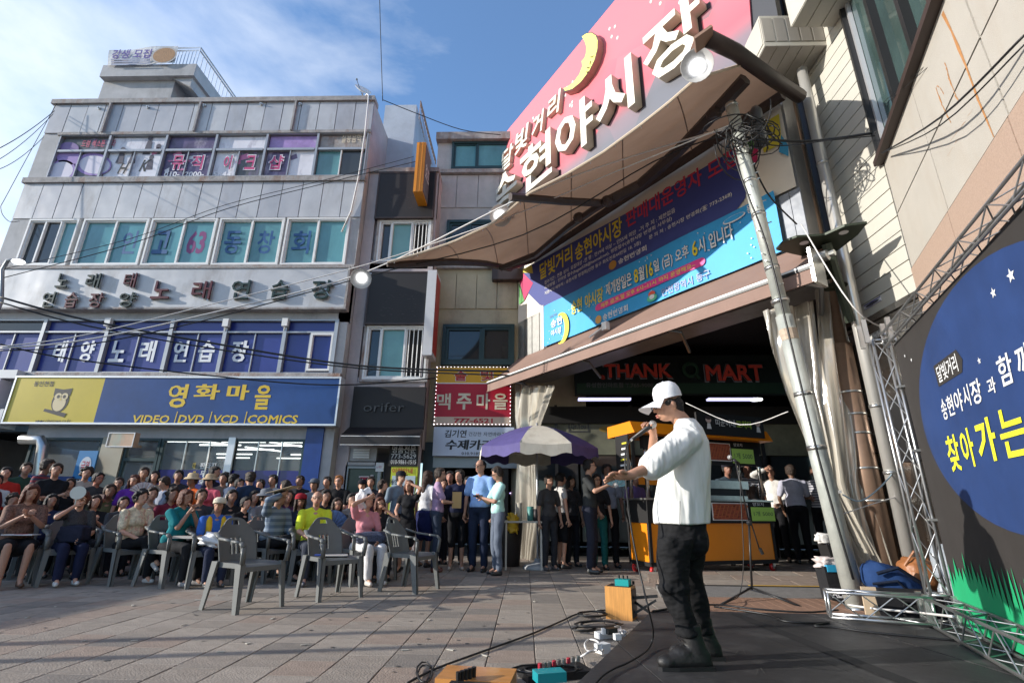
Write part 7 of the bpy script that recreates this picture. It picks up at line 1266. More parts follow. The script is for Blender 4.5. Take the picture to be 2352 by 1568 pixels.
def chair(x,y,th,lab,grp):
    T=thing('plastic_chair',lab,'chair',(x,y,0),grp); T.rotation_euler=(0,0,math.radians(th))
    for k,me in CHM.items(): o=link(bpy.data.objects.new(k.rstrip('-1'),me)); o.parent=T
    return T
for pts,lab in ((((514,1410),(642,1390),(491,1399),(570,1386)),'leftmost and nearest empty grey plastic armchair, backrest to the left'),(((718,1381),(825,1369),(703,1369),(769,1363)),'middle empty grey plastic armchair with papers on its seat'),(((959,1365),(994,1350),(890,1357),(916,1346)),'rightmost empty grey plastic armchair turned sideways near the standing men')):
    g=[G(*p)[:2] for p in pts]; c=sum(g)/4; f=(g[0]+g[1])/2-(g[2]+g[3])/2; th=math.degrees(math.atan2(f[1],f[0]))-90; CH=chair(c[0],c[1],th,lab,'empty grey chairs in front of the crowd')
    if 'papers' in lab:
        b=MB(); b.box(c[0]-.15,c[0]+.16,c[1]-.1,c[1]+.12,.432,.442); b.box(c[0]-.2,c[0]-.12,c[1]-.12,c[1]-.02,.442,.452,1); o=b.build('papers',[cm((.6,.55,.5),'paint'),cm((.05,.1,.45),'print')]); o.rotation_euler=(0,0,.3); tag(o,'folded papers lying on the seat of the middle empty chair','papers')
# ------------------------------------------------------------ umbrella
ub=G(1235,1306); top=YP(1240,972,ub[1]); e1=YP(1112,1040,ub[1]); ra=1.12; zt=top[2]-.05; ze=e1[2]+.07
S=thing('parasol','dusty market parasol with purple and white panels on a grey round base','parasol',ub)
mw=mat('parasol_white',(.60,.55,.46),.8,var=.12,vs=4,dirt=(.4,.33,.24),da=.6,ds=5); mp_=mat('parasol_purple',(.075,.06,.19),.75,var=.2,vs=4)
for k in range(8):
    a0=math.pi/8+k*math.pi/4+.12; b=MB()
    def f(u,v):
        a=a0+u*math.pi/4; ed=math.cos(math.pi/8)/math.cos((u-.5)*math.pi/4); rr=ra*v*(1-(1-ed)*v); z=zt-(zt-ze)*(v**1.7)-.03*math.sin(math.pi*u)*v*v; return (ub[0]+rr*math.cos(a),ub[1]+rr*math.sin(a),z)
    b.grid(f,8,10); b.grid(lambda u,v:(lambda p:(p[0]+.01*v*(p[0]-ub[0]),p[1]+.01*v*(p[1]-ub[1]),p[2]-v*(.17+.025*math.sin(u*4*math.pi))))(f(u,1)),10,2)
    b.build('canopy_panel',[mw if k%2 else mp_],S,smooth=True)
    b=MB(); p=f(0,1); b.tube([(ub[0],ub[1],zt-.02),f(0,.5),p],.008,5); b.tube([(ub[0],ub[1],zt-.5),f(0,.55)],.006,5); b.build('rib',['steel'],S)
b=MB(); b.tube([ub+np.array([0,0,.05]),(ub[0],ub[1],zt+.06)],.019,10); b.build('pole',['alu'],S,smooth=True)
b=MB(); b.lathe([(0,.0),(.26,.0),(.26,.03),(.22,.07),(.12,.09),(.06,.12),(.05,.17),(0,.17)],ub,20); b.build('base',[cm((.33,.34,.35),'paint')],S,smooth=True)
b=MB(); p=YP(1205,1195,9.6); b.box(p[0]-.35,p[0]+.3,9.2,9.8,p[2]-.03,p[2]); 
for dx in (-.33,.27): b.box(p[0]+dx,p[0]+dx+.03,9.22,9.25,0,p[2]-.03); b.box(p[0]+dx,p[0]+dx+.03,9.75,9.78,0,p[2]-.03)
o=b.build('folding_table',[cm((.55,.52,.46),'paint')]); tag(o,'small pale folding table left of the parasol pole','table')
for i,(dx,h,cc) in enumerate(((-.1,.3,(.5,.46,.38)),(.1,.24,(.1,.3,.27)),(.2,.2,(.06,.05,.05)))):
    b=MB(); b.lathe([(0,0),(.055,0),(.06,h),(.0,h)],(p[0]+dx,9.4,p[2]),12); o=b.build('tin_can',[cm(cc,'paint')],smooth=True); tag(o,('tall cream','green-grey','small dark')[i]+' canister standing on the folding table','canister')
b=MB(); b.lathe([(0,0),(.25,0),(.31,.75),(.29,.78),(.0,.78)],(-.35,9.95,0),16); o=b.build('dark_bin',[cm((.05,.045,.045),'plastic')],smooth=True); tag(o,'dark round bin standing under the folding table','bin')
o=blob('yellow_bag','yellow plastic bag hanging behind the man in the mint shirt','bag',YP(1178,1200,9.3),(.09,.07,.14),I3,cm((.55,.35,.02),'plastic'),.06,8)
# ------------------------------------------------------------ food cart
c0=G(1497,1296,.16); c1=G(1772,1284,.16); dx=(c1-c0)[:2]; LN=np.linalg.norm(dx); ang=math.degrees(math.atan2(dx[1],dx[0])); FCt=wallframe((c0[0],c0[1],0),ang-6); LN*=.93
S=thing('food_cart','orange and black food cart with skewer photos and lime price cards','food cart',c0)
org=mat('cart_orange',(.78,.235,.008),.35,var=.04,vs=3,spec=.6); blk=mat('cart_black',(.014,.013,.013),.6,spec=.4)
b=MB(FCt); b.box(0,LN,.19,.78,-.6,-.0); b.build('body_panel',[org],S)
for a_,c_ in ((-.02,.03),(LN-.03,LN+.02)):
    for o0 in (-.62,-.03): b=MB(FCt); b.box(a_,c_,.15,1.15,o0,o0+.05); b.build('corner_post',[blk],S)
b=MB(FCt); b.box(-.02,LN+.02,.13,.19,-.62,.02); b.build('base_frame',[blk],S); b=MB(FCt); b.box(-.03,LN+.03,.78,1.14,-.63,.03); b.build('counter_band',[blk],S); b=MB(FCt); b.box(-.06,LN+.06,1.14,1.17,-.66,.06); b.build('counter_top',['steel'],S)
for u in (.06,LN-.06):
    for o0 in (-.05,-.55):
        S2=b=MB(FCt); b.tube([(u,1.17,o0),(u,2.28,o0)],.035 if o0>-1 else .03,12); b.build('roof_post',['chrome'],S,smooth=True)
        b=MB(FCt); b.lathe([(0,-.025),(.055,-.025),(.07,-.02),(.07,.02),(.055,.025),(0,.025)],(u,.07,o0),16,axis=(0,0,1) if 0 else (.3,0,1)); w=b.build('wheel',[cm((.5,.02,.02),'plastic')],S,smooth=True)
        b=MB(FCt); b.lathe([(0,-.03),(.035,-.03),(.035,.03),(0,.03)],(u,.07,o0),12,axis=(.3,0,1)); b.build('hub',['steel'],w); b=MB(FCt); b.box(u-.02,u+.03,.08,.15,o0-.045,o0-.032); b.box(u-.02,u+.03,.08,.15,o0+.032,o0+.045); b.box(u-.03,u+.04,.14,.15,o0-.05,o0+.05); b.build('caster_fork',['steel'],S)
b=MB(FCt); b.add([(-.3,2.2,.22),(LN+.1,2.2,.22),(LN+.1,2.4,.1),(-.3,2.4,.1),(-.3,2.2,-.65),(LN+.1,2.2,-.65),(LN+.1,2.4,-.65),(-.3,2.4,-.65)],[(0,1,2,3),(3,2,6,7),(7,6,5,4),(0,3,7,4),(1,5,6,2),(0,4,5,1)]); b.build('roof',[org],S)
b=MB(FCt); b.box(.0,LN+.0,1.98,2.2,-.1,.0); b.build('price_header',[blk],S)
b=MB(FCt); b.box(.95,LN-.12,2.24,2.62,.22,.26); b.build('name_board',[blk],S)
s0,t0=FCt.px(1632,972,.18); 
text('띠꾼이네',FCt,1.35,2.40,1.78,2.53,.265,wh,S,bold=.01); text('꼬치다',FCt,1.81,2.39,2.16,2.53,.265,cm((.4,.6,.05),'print'),S,bold=.03)
for u in (1.2,2.3):   # two plain little child faces
    b=MB(FCt); circ(b,(u,2.5),.06,.055,.265,0); circ(b,(u,2.535),.062,.035,.267,1); b.poly([(u-.05,2.34),(u+.05,2.34),(u+.03,2.44),(u-.03,2.44)],.266,m=2); b.build('figure_print',[cm((.6,.45,.4),'print'),cm((.05,.03,.03),'print'),wh],S)
meat=mat('skewer_photo',(.32,.07,.03),.5,var=.75,vs=9,stretch=(1,1,5)); lime=cm((.42,.68,.12),'print')
for u0,u1,z0,z1,k in ((1.25,1.82,1.84,2.13,0),(1.28,2.02,.84,1.1,1)):
    b=MB(FCt); b.box(u0-.02,u1+.02,z0-.015,z1+.015,.0 if k==0 else .03,.012 if k==0 else .036); b.build('photo_rim',['white_frame'],S); b=MB(FCt); b.box(u0,u1,z0,z1,.0,.015 if k==0 else .04); b.build('photo_panel',[meat],S)
    for q in range(9): b=MB(FCt); u=u0+.04+(u1-u0-.08)*q/8; b.bar((u-.05,z0+.03,.018 if k==0 else .042),(u+.05,z1-.03,.018 if k==0 else .042),.016,.004,up=(0,0,1)); b.build('skewer_print',[cm((.42,.12,.04),'print')],S)
o1=.02; 
b=MB(FCt); b.box(1.0,LN-.05,1.76,2.19,-.05,.0); b.build('menu_board',[blk],S)
text('닭꼬치',FCt,1.0,2.06,1.2,2.13,.012,wh,S,bold=.01); text('3,000',FCt,1.02,1.95,1.2,2.01,.012,lime,S,bold=.01); text('10,000',FCt,1.0,1.86,1.2,1.92,.012,lime,S,bold=.01); text('양꼬치',FCt,1.92,2.1,2.12,2.16,.012,wh,S,bold=.01); text('양꼬치',FCt,2.15,1.07,2.4,1.13,.042,wh,S,bold=.01)
for u0,u1,z0,z1,o_ in ((1.86,2.36,1.8,2.06,.015),(2.1,2.62,.82,1.05,.042)):
    b=MB(FCt); b.box(u0,u1,z0,z1,o_-.005,o_); b.build('price_card',[lime],S); text('1개 5000',FCt,u0+.05,z0+.08,u1-.04,z1-.07,o_+.002,cm((.03,.1,.05),'print'),S)
b=MB(FCt); b.box(1.35,2.25,1.17,1.24,-.55,-.15); b.box(1.3,2.3,1.36,1.5,-.55,-.15); b.build('grill_box',['steel'],S); b=MB(FCt); b.box(1.38,2.22,1.24,1.36,-.53,-.17); b.build('grill_opening',['black_metal'],S)
b=MB(FCt); b.lathe([(0,0),(.12,0),(.12,.22),(.13,.22),(.13,.24),(0,.25)],(2.5,1.2,-.3),16,axis=(0,1,0)); b.build('pot',['chrome'],S,smooth=True)
b=MB(FCt); b.box(.12,.5,1.4,1.75,-.4,-.38); b.build('orange_sheet',[org],S); b=MB(FCt); b.box(-.3,-.285,1.45,2.2,-.4,.0); b.build('side_board',[blk],S)
for k in range(7): b=MB(FCt); b.box(-.308,-.3,1.5+.09*k,1.53+.09*k,-.3+.02*k,-.1+.01*k); b.build('chalk_line',[wh if k%3 else cm((.6,.5,.05),'print')],S)
# ------------------------------------------------------------ equipment on the ground
S=thing('guitar_amp','small wooden amplifier box with black grille and a teal pedal on top','amplifier',G(1432,1420))
a=G(1392,1420); c=G(1452,1421); d=(c-a)[:2]; ww=np.linalg.norm(d); ww*=1.02; FAm=wallframe(a,-24); hh=YP(1388,1345,a[1])[2]
wood=mat('amp_wood',(.55,.26,.07),.4,var=.28,vs=7,stretch=(9,9,.6),coat=.3)
b=MB(FAm); b.box(0,ww,.0,hh,-.2,0); b.build('cabinet',[wood],S); b=MB(FAm); b.box(ww,ww+.006,.02,hh-.02,-.19,-.01); b.build('grille',['black_metal'],S); b=MB(FAm); b.box(.02,ww-.02,hh,hh+.006,-.19,-.02); b.build('control_plate',['black_metal'],S)
for k in range(5): b=MB(FAm); b.lathe([(.012,0),(.012,.03),(0,.03)],(.05+.045*k,hh+.006,-.2),8,axis=(0,1,0)); b.build('knob',['steel' if k%2 else 'black_metal'],S)
S=thing('effect_pedal','teal effect pedal sitting on the wooden amplifier','pedal',FAm.w([(.1,hh,0)])[0]); b=MB(FAm); b.box(.09,.22,hh+.006,hh+.06,-.16,-.04); b.build('box',[cm((.01,.28,.28),'plastic')],S)
for k in range(3): b=MB(FAm); b.lathe([(.01,0),(.01,.03),(0,.03)],(.11+.04*k,hh+.06,-.13),8,axis=(0,1,0)); b.build('knob',['black_metal'],S)
S=thing('amp_stand','low black folding stand behind the wooden amplifier','stand',G(1480,1400)); b=MB(FAm); b.bar((ww-.05,.02,-.1),(ww+.2,.17,-.14),.02); b.bar((ww-.05,.17,-.14),(ww+.22,.02,-.1),.02); b.bar((ww+.0,.18,-.1),(ww+.22,.21,-.12),.025); b.build('frame',['black_metal'],S)
def gz(*pts,z=.012): return [G(x,y,z) for x,y in pts]
CG='black cables lying on the paving'
wire(gz((935,1568),(1000,1535),(1100,1498),(1220,1455),(1290,1425),(1330,1408),(1390,1400)),.007,'cable','long black cable running across the paving to the amplifier',grp=CG)
def coil(cx,cy,n,rx,ry,lab,seed,cat='cable'):
    g=np.random.default_rng(seed); pts=[]
    for k in range(n*10): a_=k*.63; q=1+.18*math.sin(k*.37+seed); pts.append(G(cx+rx*q*math.cos(a_)+g.normal(0,1.2),cy+ry*q*math.sin(a_)+g.normal(0,.4),.012+.0009*k))
    b=MB(); b.tube(pts,.006,5); o=b.build('cable_coil',['cable'],smooth=True); tag(o,lab,cat,'black cables lying on the paving')
coil(1362,1409,5,32,6,'tight black cable coil left of the wooden amplifier',1); coil(1375,1432,4,48,7,'loose black cable coil in front of the amplifier',2); coil(1342,1443,3,24,5,'small black cable loop left of the white power strip',3); coil(1260,1535,5,70,10,'black cable coil round the teal pedal board at the lower edge',4)
coil(975,1545,2,17,22,'dark green-black cable loop at the lower edge beside the guitar',5)
S=thing('power_strip','white power strip with plugs at the stage edge','power strip',G(1400,1462)); b=MB(); p=G(1385,1462); 
def obox(b,c,l,w,h,a_,m=0):
    ca_,sa_=math.cos(a_),math.sin(a_); f=lambda x,y:(c[0]+x*ca_-y*sa_,c[1]+x*sa_+y*ca_)
    q=[f(-l/2,-w/2),f(l/2,-w/2),f(l/2,w/2),f(-l/2,w/2)]; b.hexa([(*k,c[2]) for k in q],[(*k,c[2]+h) for k in q],m)
obox(b,G(1402,1462,.0),.26,.07,.045,.5); b.build('strip',['white_frame'],S)
b=MB(); obox(b,G(1404,1454,.045),.09,.05,.04,.5); b.build('black_plug',['black_metal'],S)
for x,y in ((1418,1468),(1390,1455)): b=MB(); obox(b,G(x,y,.04),.05,.04,.04,.3); b.build('plug',['white_frame'],S)
S=thing('power_strip','short white power block lower on the stage edge','power strip',G(1385,1495)); b=MB(); obox(b,G(1385,1498,.0),.085,.07,.06,.6); b.build('strip',['white_frame'],S); b=MB(); obox(b,G(1374,1490,.03),.045,.035,.035,.6); b.build('plug',['white_frame'],S)
for pts,lab in ((((1385,1492),(1372,1472),(1352,1468),(1343,1480),(1352,1495),(1372,1492)),'white cable looping from the lower power block'),(((1372,1490),(1350,1498),(1330,1510),(1322,1516)),'thin white cable running left from the lower power block'),(((1402,1456),(1412,1440),(1424,1438),(1430,1455),(1440,1450)),'white cable looping above the power strip')):
    wire([G(x,y,.03+.03*(i%2)) for i,(x,y) in enumerate(pts)],.007,'white_cable',lab)
S=thing('pedal_board','pedal board with teal box and many dark knobs at the lower edge','pedal board',G(1260,1545))
b=MB(); obox(b,G(1275,1552,0),.42,.2,.04,.35); b.build('board',['black_metal'],S); b=MB(); obox(b,G(1262,1562,.04),.17,.1,.05,.3); b.build('teal_box',[cm((.01,.25,.28),'plastic')],S)
for k in range(9): b=MB(); p=G(1240+11*k,1535-2.2*k,.06); b.lathe([(.012,0),(.012,.03),(0,.03)],p,8); b.build('knob',['steel' if k%3 else cm((.4,.03,.05),'plastic')],S)
S=thing('wooden_guitar','corner of an orange-brown wooden instrument with black pegs at the lower edge','instrument',G(1090,1556)); b=MB(); obox(b,G(1095,1578,.0),.42,.26,.07,-.12); b.build('body',[mat('guitar_wood',(.55,.24,.06),.3,var=.2,vs=5,stretch=(1,6,1),coat=.5)],S)
b=MB(); obox(b,G(1088,1580,.072),.28,.15,.01,-.12); b.build('dark_plate',['black_metal'],S)
for k in range(5): b=MB(); p=G(1052+9*k,1566-3*k,.07); b.lathe([(.012,0),(.014,.05),(0,.05)],p,8); b.build('peg',['black_metal'],S)
# microphone stand on stage
mb0=G(1730,1375,.02); mh=YP(1722,1180,mb0[1]); S=thing('microphone_stand','black tripod microphone stand with boom behind the performer','microphone stand',mb0)
b=MB(); b.tube([mb0+np.array([0,0,.1]),YP(1720,1195,mb0[1])],.013,8); b.tube([YP(1720,1195,mb0[1]),YP(1690,1062,mb0[1]-.1)],.009,8); b.tube([YP(1722,1190,mb0[1]),YP(1745,1262,mb0[1]+.1)],.008,8); b.build('boom_and_pole',['black_metal'],S,smooth=True)
for x,y in ((1655,1388),(1838,1392),(1715,1352)): b=MB(); b.tube([mb0+np.array([0,0,.12]),G(x,y,.02)],.011,6); b.build('leg',['black_metal'],S,smooth=True)
b=MB(); b.ell(YP(1721,1200,mb0[1]-.02),(.035,.03,.035),10,6); b.build('joint_knob',['black_metal'],S); b=MB(); b.tube([YP(1745,1258,mb0[1]+.1),YP(1752,1272,mb0[1]+.1)],.02,8); b.build('counter_grip',['black_metal'],S)
S=thing('microphone','microphone with silver mesh head clipped on the black boom','microphone',YP(1685,1055,mb0[1])); a=YP(1676,1050,mb0[1]-.1); c=YP(1698,1064,mb0[1]-.1); b=MB(); b.ell(a,(.03,.03,.03),12,8); b.build('head',[mat('mic_mesh',(.45,.44,.43),.35,metal=.8,bump=.6,bs=200)],S,smooth=True); b=MB(); b.tube([a+(c-a)*.35,c],[.022,.014],10); b.build('handle',['black_metal'],S,smooth=True)
wire([YP(1698,1066,mb0[1]),YP(1702,1150,mb0[1]),YP(1708,1280,mb0[1]),YP(1700,1360,mb0[1]),G(1680,1378,.07),G(1650,1390,.07)],.005,'cable','cable hanging along the microphone stand')
wire([G(x,y,.07) for x,y in ((1500,1403),(1570,1392),(1650,1388),(1740,1398),(1850,1405),(1925,1400))],.009,'cable','black cable lying along the rear edge of the stage',grp='black cables on the stage')
wire([G(x,y,.07) for x,y in ((1640,1392),(1760,1410),(1800,1425),(1870,1430),(1905,1428),(1870,1436),(1920,1440),(2010,1452),(2200,1470))],.009,'cable','black cable running from the stage rear edge under the base truss',grp='black cables on the stage')
# ------------------------------------------------------------ people
def mkbody(name,shapes,vx,sm,mt,parent,disp=0.,extra=None,ds=18.,org=(0,0,0),smooth=True):
    # shapes: list of ('e',centre,radii,R) or ('c',a,b,ra,rb); united by a voxel remesh into one continuous surface
    b=MB(); org=np.array(org,float)
    for s in shapes:
        if s[0]=='e': b.ell(s[1],s[2],12,9,R=s[3] if len(s)>3 else None)
        elif s[0]=='r': n_=20; b.add([np.array(c)+V(rx*math.cos(2*math.pi*k/n_),ry*math.sin(2*math.pi*k/n_),0) for c,rx,ry in s[1] for k in range(n_)],[(i*n_+j,i*n_+(j+1)%n_,(i+1)*n_+(j+1)%n_,(i+1)*n_+j) for i in range(len(s[1])-1) for j in range(n_)]+[tuple(range(n_-1,-1,-1)),tuple((len(s[1])-1)*n_+j for j in range(n_))])
        else:
            a=np.array(s[1],float);c=np.array(s[2],float);ra,rb=s[3],s[4]; d=c-a; l=np.linalg.norm(d); d=d/(l+1e-9)
            P_=[a-d*ra*.97,a-d*ra*.7,a-d*ra*.3]+[a+(c-a)*t for t in (.12,.4,.7,.9)]+[c+d*rb*.3,c+d*rb*.7,c+d*rb*.97]
            R_=[ra*.24,ra*.71,ra*.95]+[ra+(rb-ra)*t for t in (.12,.4,.7,.9)]+[rb*.95,rb*.71,rb*.24]; b.tube(P_,R_,12)
    t=link(bpy.data.objects.new('t',b.mesh('t',[mt]))); m=t.modifiers.new('r','REMESH'); m.mode='VOXEL'; m.voxel_size=vx; m.use_smooth_shade=True
    if sm: m=t.modifiers.new('s','SMOOTH'); m.factor=.5; m.iterations=sm
    o=link(bpy.data.objects.new(name,bpy.data.meshes.new(name))); o.parent=parent
    def fin(me):
        n=len(me.vertices); v=np.empty(n*3); me.vertices.foreach_get('co',v); v=v.reshape(-1,3)
        if disp:
            nr=np.array([x.vector for x in me.vertex_normals]).reshape(-1,3) if n<0 else None
            nn=np.empty(n*3); me.vertex_normals.foreach_get('vector',nn); nn=nn.reshape(-1,3); q=v*ds
            w=np.sin(q[:,0]+1.7*np.sin(q[:,2]*.6+q[:,1]*.3))*np.sin(q[:,2]*.8+1.3*np.sin(q[:,0]*.7))+.5*np.sin(q[:,1]*1.9+q[:,2]*1.4+2*np.sin(q[:,0]*.9)); v=v+nn*(disp*w)[:,None]
        v=v-org
        if extra:
            e=extra; ev=np.concatenate(e.v)-org; f=[tuple(p.vertices) for p in me.polygons]; m2=bpy.data.meshes.new(name); m2.from_pydata(np.vstack([v,ev]).tolist(),[],f+[tuple(i+n for i in q) for q in e.f])
            for x in [mt]+e.mats: m2.materials.append(P(x))
            m2.polygons.foreach_set('material_index',[0]*len(f)+e.m); m2.polygons.foreach_set('use_smooth',[True]*(len(f)+len(e.f))); m2.update(); return m2
        me.vertices.foreach_set('co',v.ravel()); me.materials.clear(); me.materials.append(P(mt)); me.name=name; me.update(); return me
    PEND.append((t,o,fin)); return o
V=lambda *a:np.array(a,float)
def ik(s,t,l1,l2,pole):
    d=t-s; L_=np.linalg.norm(d); L2=min(L_,(l1+l2)*.995); d=d/L_; x=(l1*l1-l2*l2+L2*L2)/(2*L2); h=math.sqrt(max(0,l1*l1-x*x)); p=pole-d*(pole@d); p/=np.linalg.norm(p); return s+d*x+p*h, s+d*L2
def hand(ex,sk,wr,dirv,side,n_=5,curl=.5,sc=1.,palmn=None):
    # palm joins the body surface (sk), the five fingers are rooted inside it (ex)
    dirv=dirv/np.linalg.norm(dirv); pn=palmn if palmn is not None else V(side,.3,-.4); pn=pn-dirv*(pn@dirv); pn/=np.linalg.norm(pn)+1e-9; lat=np.cross(pn,dirv)
    R=np.stack([lat,pn,dirv],1); c=wr+dirv*.045*sc; sk.append(('e',c,(.038*sc,.019*sc,.052*sc),R)); sk.append(('c',wr-dirv*.03,c,.024*sc,.026*sc))
    for k in range(4):
        l=(.062,.072,.068,.052)[k]*sc; a=c+dirv*.03*sc+lat*(k-1.5)*.0185*sc; m=a+(dirv*math.cos(curl*.5)-pn*math.sin(curl*.5)+lat*(k-1.5)*.12)*l*.5; e=m+(dirv*math.cos(curl*1.3)-pn*math.sin(curl*1.3)+lat*(k-1.5)*.08)*l*.55; ex.tube([a,m,(m+e)/2,e,e+(e-m)*.12],[.0095*sc,.0092*sc,.0085*sc,.0075*sc,.003*sc],n_+1,m=0)
    a=c-dirv*.02*sc-lat*.026*sc*side; m=a+(-lat*side*.75+dirv*.6-pn*.2)*.035*sc; e=m+(dirv*.9-lat*side*.3-pn*.3)*.03*sc; ex.tube([a,m,e,e+(e-m)*.15],[.013*sc,.0115*sc,.009*sc,.004*sc],n_+1,m=0)
ARM={'down':((-.25,.04,-.54),(.25,.04,-.54)),'lap':((-.08,.3,-.40),(.08,.3,-.40)),'clap':((-.035,.3,-.10),(.035,.3,-.10)),'phone':((-.05,.3,-.2),(.06,.28,-.2)),'face':((-.1,.26,-.36),(.09,.17,.1)),'facel':((-.09,.17,.1),(.1,.26,-.36)),'brow':((-.1,.26,-.38),(.08,.16,.24)),'browl':((-.08,.16,.24),(.1,.26,-.38)),
 'cross':((.13,.24,-.24),(-.13,.22,-.2)),'clasp':((-.04,.2,-.44),(.04,.2,-.44)),'hold':((-.2,.08,-.5),(.1,.3,-.28)),'point':((-.2,.1,-.5),(.2,.36,-.1)),'pray':((-.03,.2,.0),(.03,.2,.0))}
HC={'soft':(.035,.021,.014),'black':(.014,.011,.010),'brown':(.05,.022,.013),'red':(.10,.028,.014),'grey':(.35,.34,.33),'orange':(.33,.12,.025)}
def person(hx,hy,Y,fd,lab,top=(.1,.1,.12),leg=(.02,.02,.025),sit=False,arm='down',hair='short',hc='black',hd=0,fat=1.,shoe=(.03,.03,.03),skirt=None,hat=None,hatc=(.5,.42,.3),gl=False,sleeve=.55,fem=False,tilt=0,vx=.021,skin=(.40,.215,.145),cross=0,k=None,legs_only=1):
    H=YP(hx,hy,Y); zh=H[2]; k0=(zh/1.17) if sit else (zh/1.575); k0=k or max(.8,min(1.13,k0))
    dz=0 if k else (zh-(1.17 if sit else 1.575)*k0)   # left-over height goes into hiding behind others
    hc='soft' if hc=='black' and hx%3==0 else hc; skin=tuple(1.15*c*q for c,q in zip(skin,[.78+.5*((hx*7919%97)/97)]*3)); T=thing('person',lab,'person',(H[0],H[1],0)); T.rotation_euler=(0,0,math.radians(fd-90)); T.scale=(k0,k0,k0)
    sw=.165 if fem else .185; zs=.97 if sit else 1.385; hipz=.53 if sit else .93
    hipy=-.06 if sit else 0; Sc=V(0,.0 if sit else 0,zs); Hc=Sc+V(0,.03,.195); hl=math.radians(hd); Rh=rz(hl)@np.array([[1,0,0],[0,math.cos(math.radians(tilt)),math.sin(math.radians(tilt))],[0,-math.sin(math.radians(tilt)),math.cos(math.radians(tilt))]])
    ex=MB(); ex.mats=[cm((.05,.028,.02),'hair'),cm((.30,.09,.08),'print')]; sk=[]
    h=lambda x,y,z:Hc+Rh@V(x,y,z)
    sk+= [('e',h(0,-.005,.012),(.074,.092,.098),Rh),('e',h(0,.03,-.045),(.054,.058,.062),Rh),('c',h(0,-.02,-.06),Sc+V(0,-.01,.0),.048,.055),('e',h(0,.097,-.012),(.012,.014,.022),Rh),('e',h(-.076,-.005,-.01),(.012,.018,.028),Rh),('e',h(.076,-.005,-.01),(.012,.018,.028),Rh)]
    for q in (-1,1): ex.ell(h(q*.031,.086,.008),(.010,.005,.0045),6,4,m=1,R=Rh); ex.ell(h(q*.033,.086,.032),(.016,.004,.0025),6,4,m=1,R=Rh)
    ex.ell(h(0,.090,-.055),(.022,.007,.007),6,4,m=2,R=Rh)
    pel=V(0,hipy,hipz); sk+= [('c',Sc+V(0,0,-.06),pel+V(0,0,.1),.09,.085),('e',pel,(.12,.09,.1))]
    tops=[('e',Sc+V(0,.0,-.13),(sw*.88,.105*fat,.17)),('e',Sc+V(0,.01,-.3),(sw*.84*fat,.108*fat,.15)),('e',pel+V(0,.01,.06),(.158*fat,.12*fat,.13)),('c',Sc+V(0,-.01,.035),Sc+V(-sw*.95,0,-.03),.055,.055),('c',Sc+V(0,-.01,.035),Sc+V(sw*.95,0,-.03),.055,.055)]
    if fem: tops.append(('e',Sc+V(0,.085,-.16),(.12,.05,.065)))
    for q,tg in zip((-1,1),ARM[arm]):
        sh=Sc+V(q*sw,0,-.02); t=Sc+V(*tg)
        if sit and arm=='lap': t=Sc+V(tg[0],tg[1],-.36)
        el,wr=ik(sh,t,.275,.245,V(q*.7,-.35,-.8)); sk+= [('c',sh,el,.045,.036),('c',el,wr,.037,.024)]
        hand(ex,sk,wr,(wr-el)+V(0,.05,0),q,curl=.3 if arm in('clap','pray') else .7,palmn=V(q,0,0) if arm in('clap','pray','down') else None,n_=4)
        m=sh+(el-sh)*min(1,sleeve*1.35) if sleeve<.75 else el; tops.append(('c',sh,m,.063*fat**.5,.06))
        if sleeve>=.75: tops.append(('c',el,el+(wr-el)*min(1,(sleeve-.5)*2),.054,.045))
    bot=[]; sho=[]
    if not sit or not skirt: bot.append(('e',pel+V(0,0,-.0),(.155*fat,.125*fat,.12)))
    for q in (-1,1):
        hp=pel+V(q*.09,0,-.03)
        if sit: kn=V(q*(.11 if not cross else (.02 if q==cross else .12)),.40,.50+(.09 if q==cross else 0)); an=V(q*.10,.42,.10) if q!=cross else V(-q*.12,.5,.32)
        else: kn=V(q*.095,.03,.50); an=V(q*.10,-.005,.09)
        sk+= [('c',hp,kn,.07,.05),('c',kn,an,.052,.032),('c',an,an+V(0,.1,-.05),.03,.025)]
        if skirt: 
            if skirt!='short': kn2=kn
            bot+= [('c',hp,hp+(kn-hp)*(.9 if sit else .95),.1,.09)]
        else: bot+= [('c',hp,kn,.092*fat**.5,.07),('c',kn,kn+(an-kn)*(.96 if legs_only else .25),.072,.058)]
        fo=an+V(0,.0,-.045); dn=V(q*.12,1,0) if q!=cross else V(q*.1,.9,-.5); sho+= [('c',fo+V(0,-.02,-.012),fo+dn*.13+V(0,0,-.012),.036,.030),('e',fo+V(0,0,.02),(.036,.045,.035))]
    if skirt: bot+= [('e',pel+V(0,.0 if not sit else .18,-.06 if sit else -.2),(.16*fat,.13 if not sit else .26,.11 if sit else .27))]
    if dz<-.02 and not sit: pass
    skm=cm(skin,'skin')
    mkbody('body',sk,vx*.8,2,skm,T,extra=ex)
    mkbody('shirt',tops,vx,3,top if isinstance(top,str) else cm(top),T,disp=.005)
    mkbody('skirt' if skirt else 'trousers',bot,vx,3,leg if isinstance(leg,str) else cm(leg),T,disp=.005)
    mkbody('shoes',sho,vx*.8,1,cm(shoe,'plastic'),T)
    hs=[]
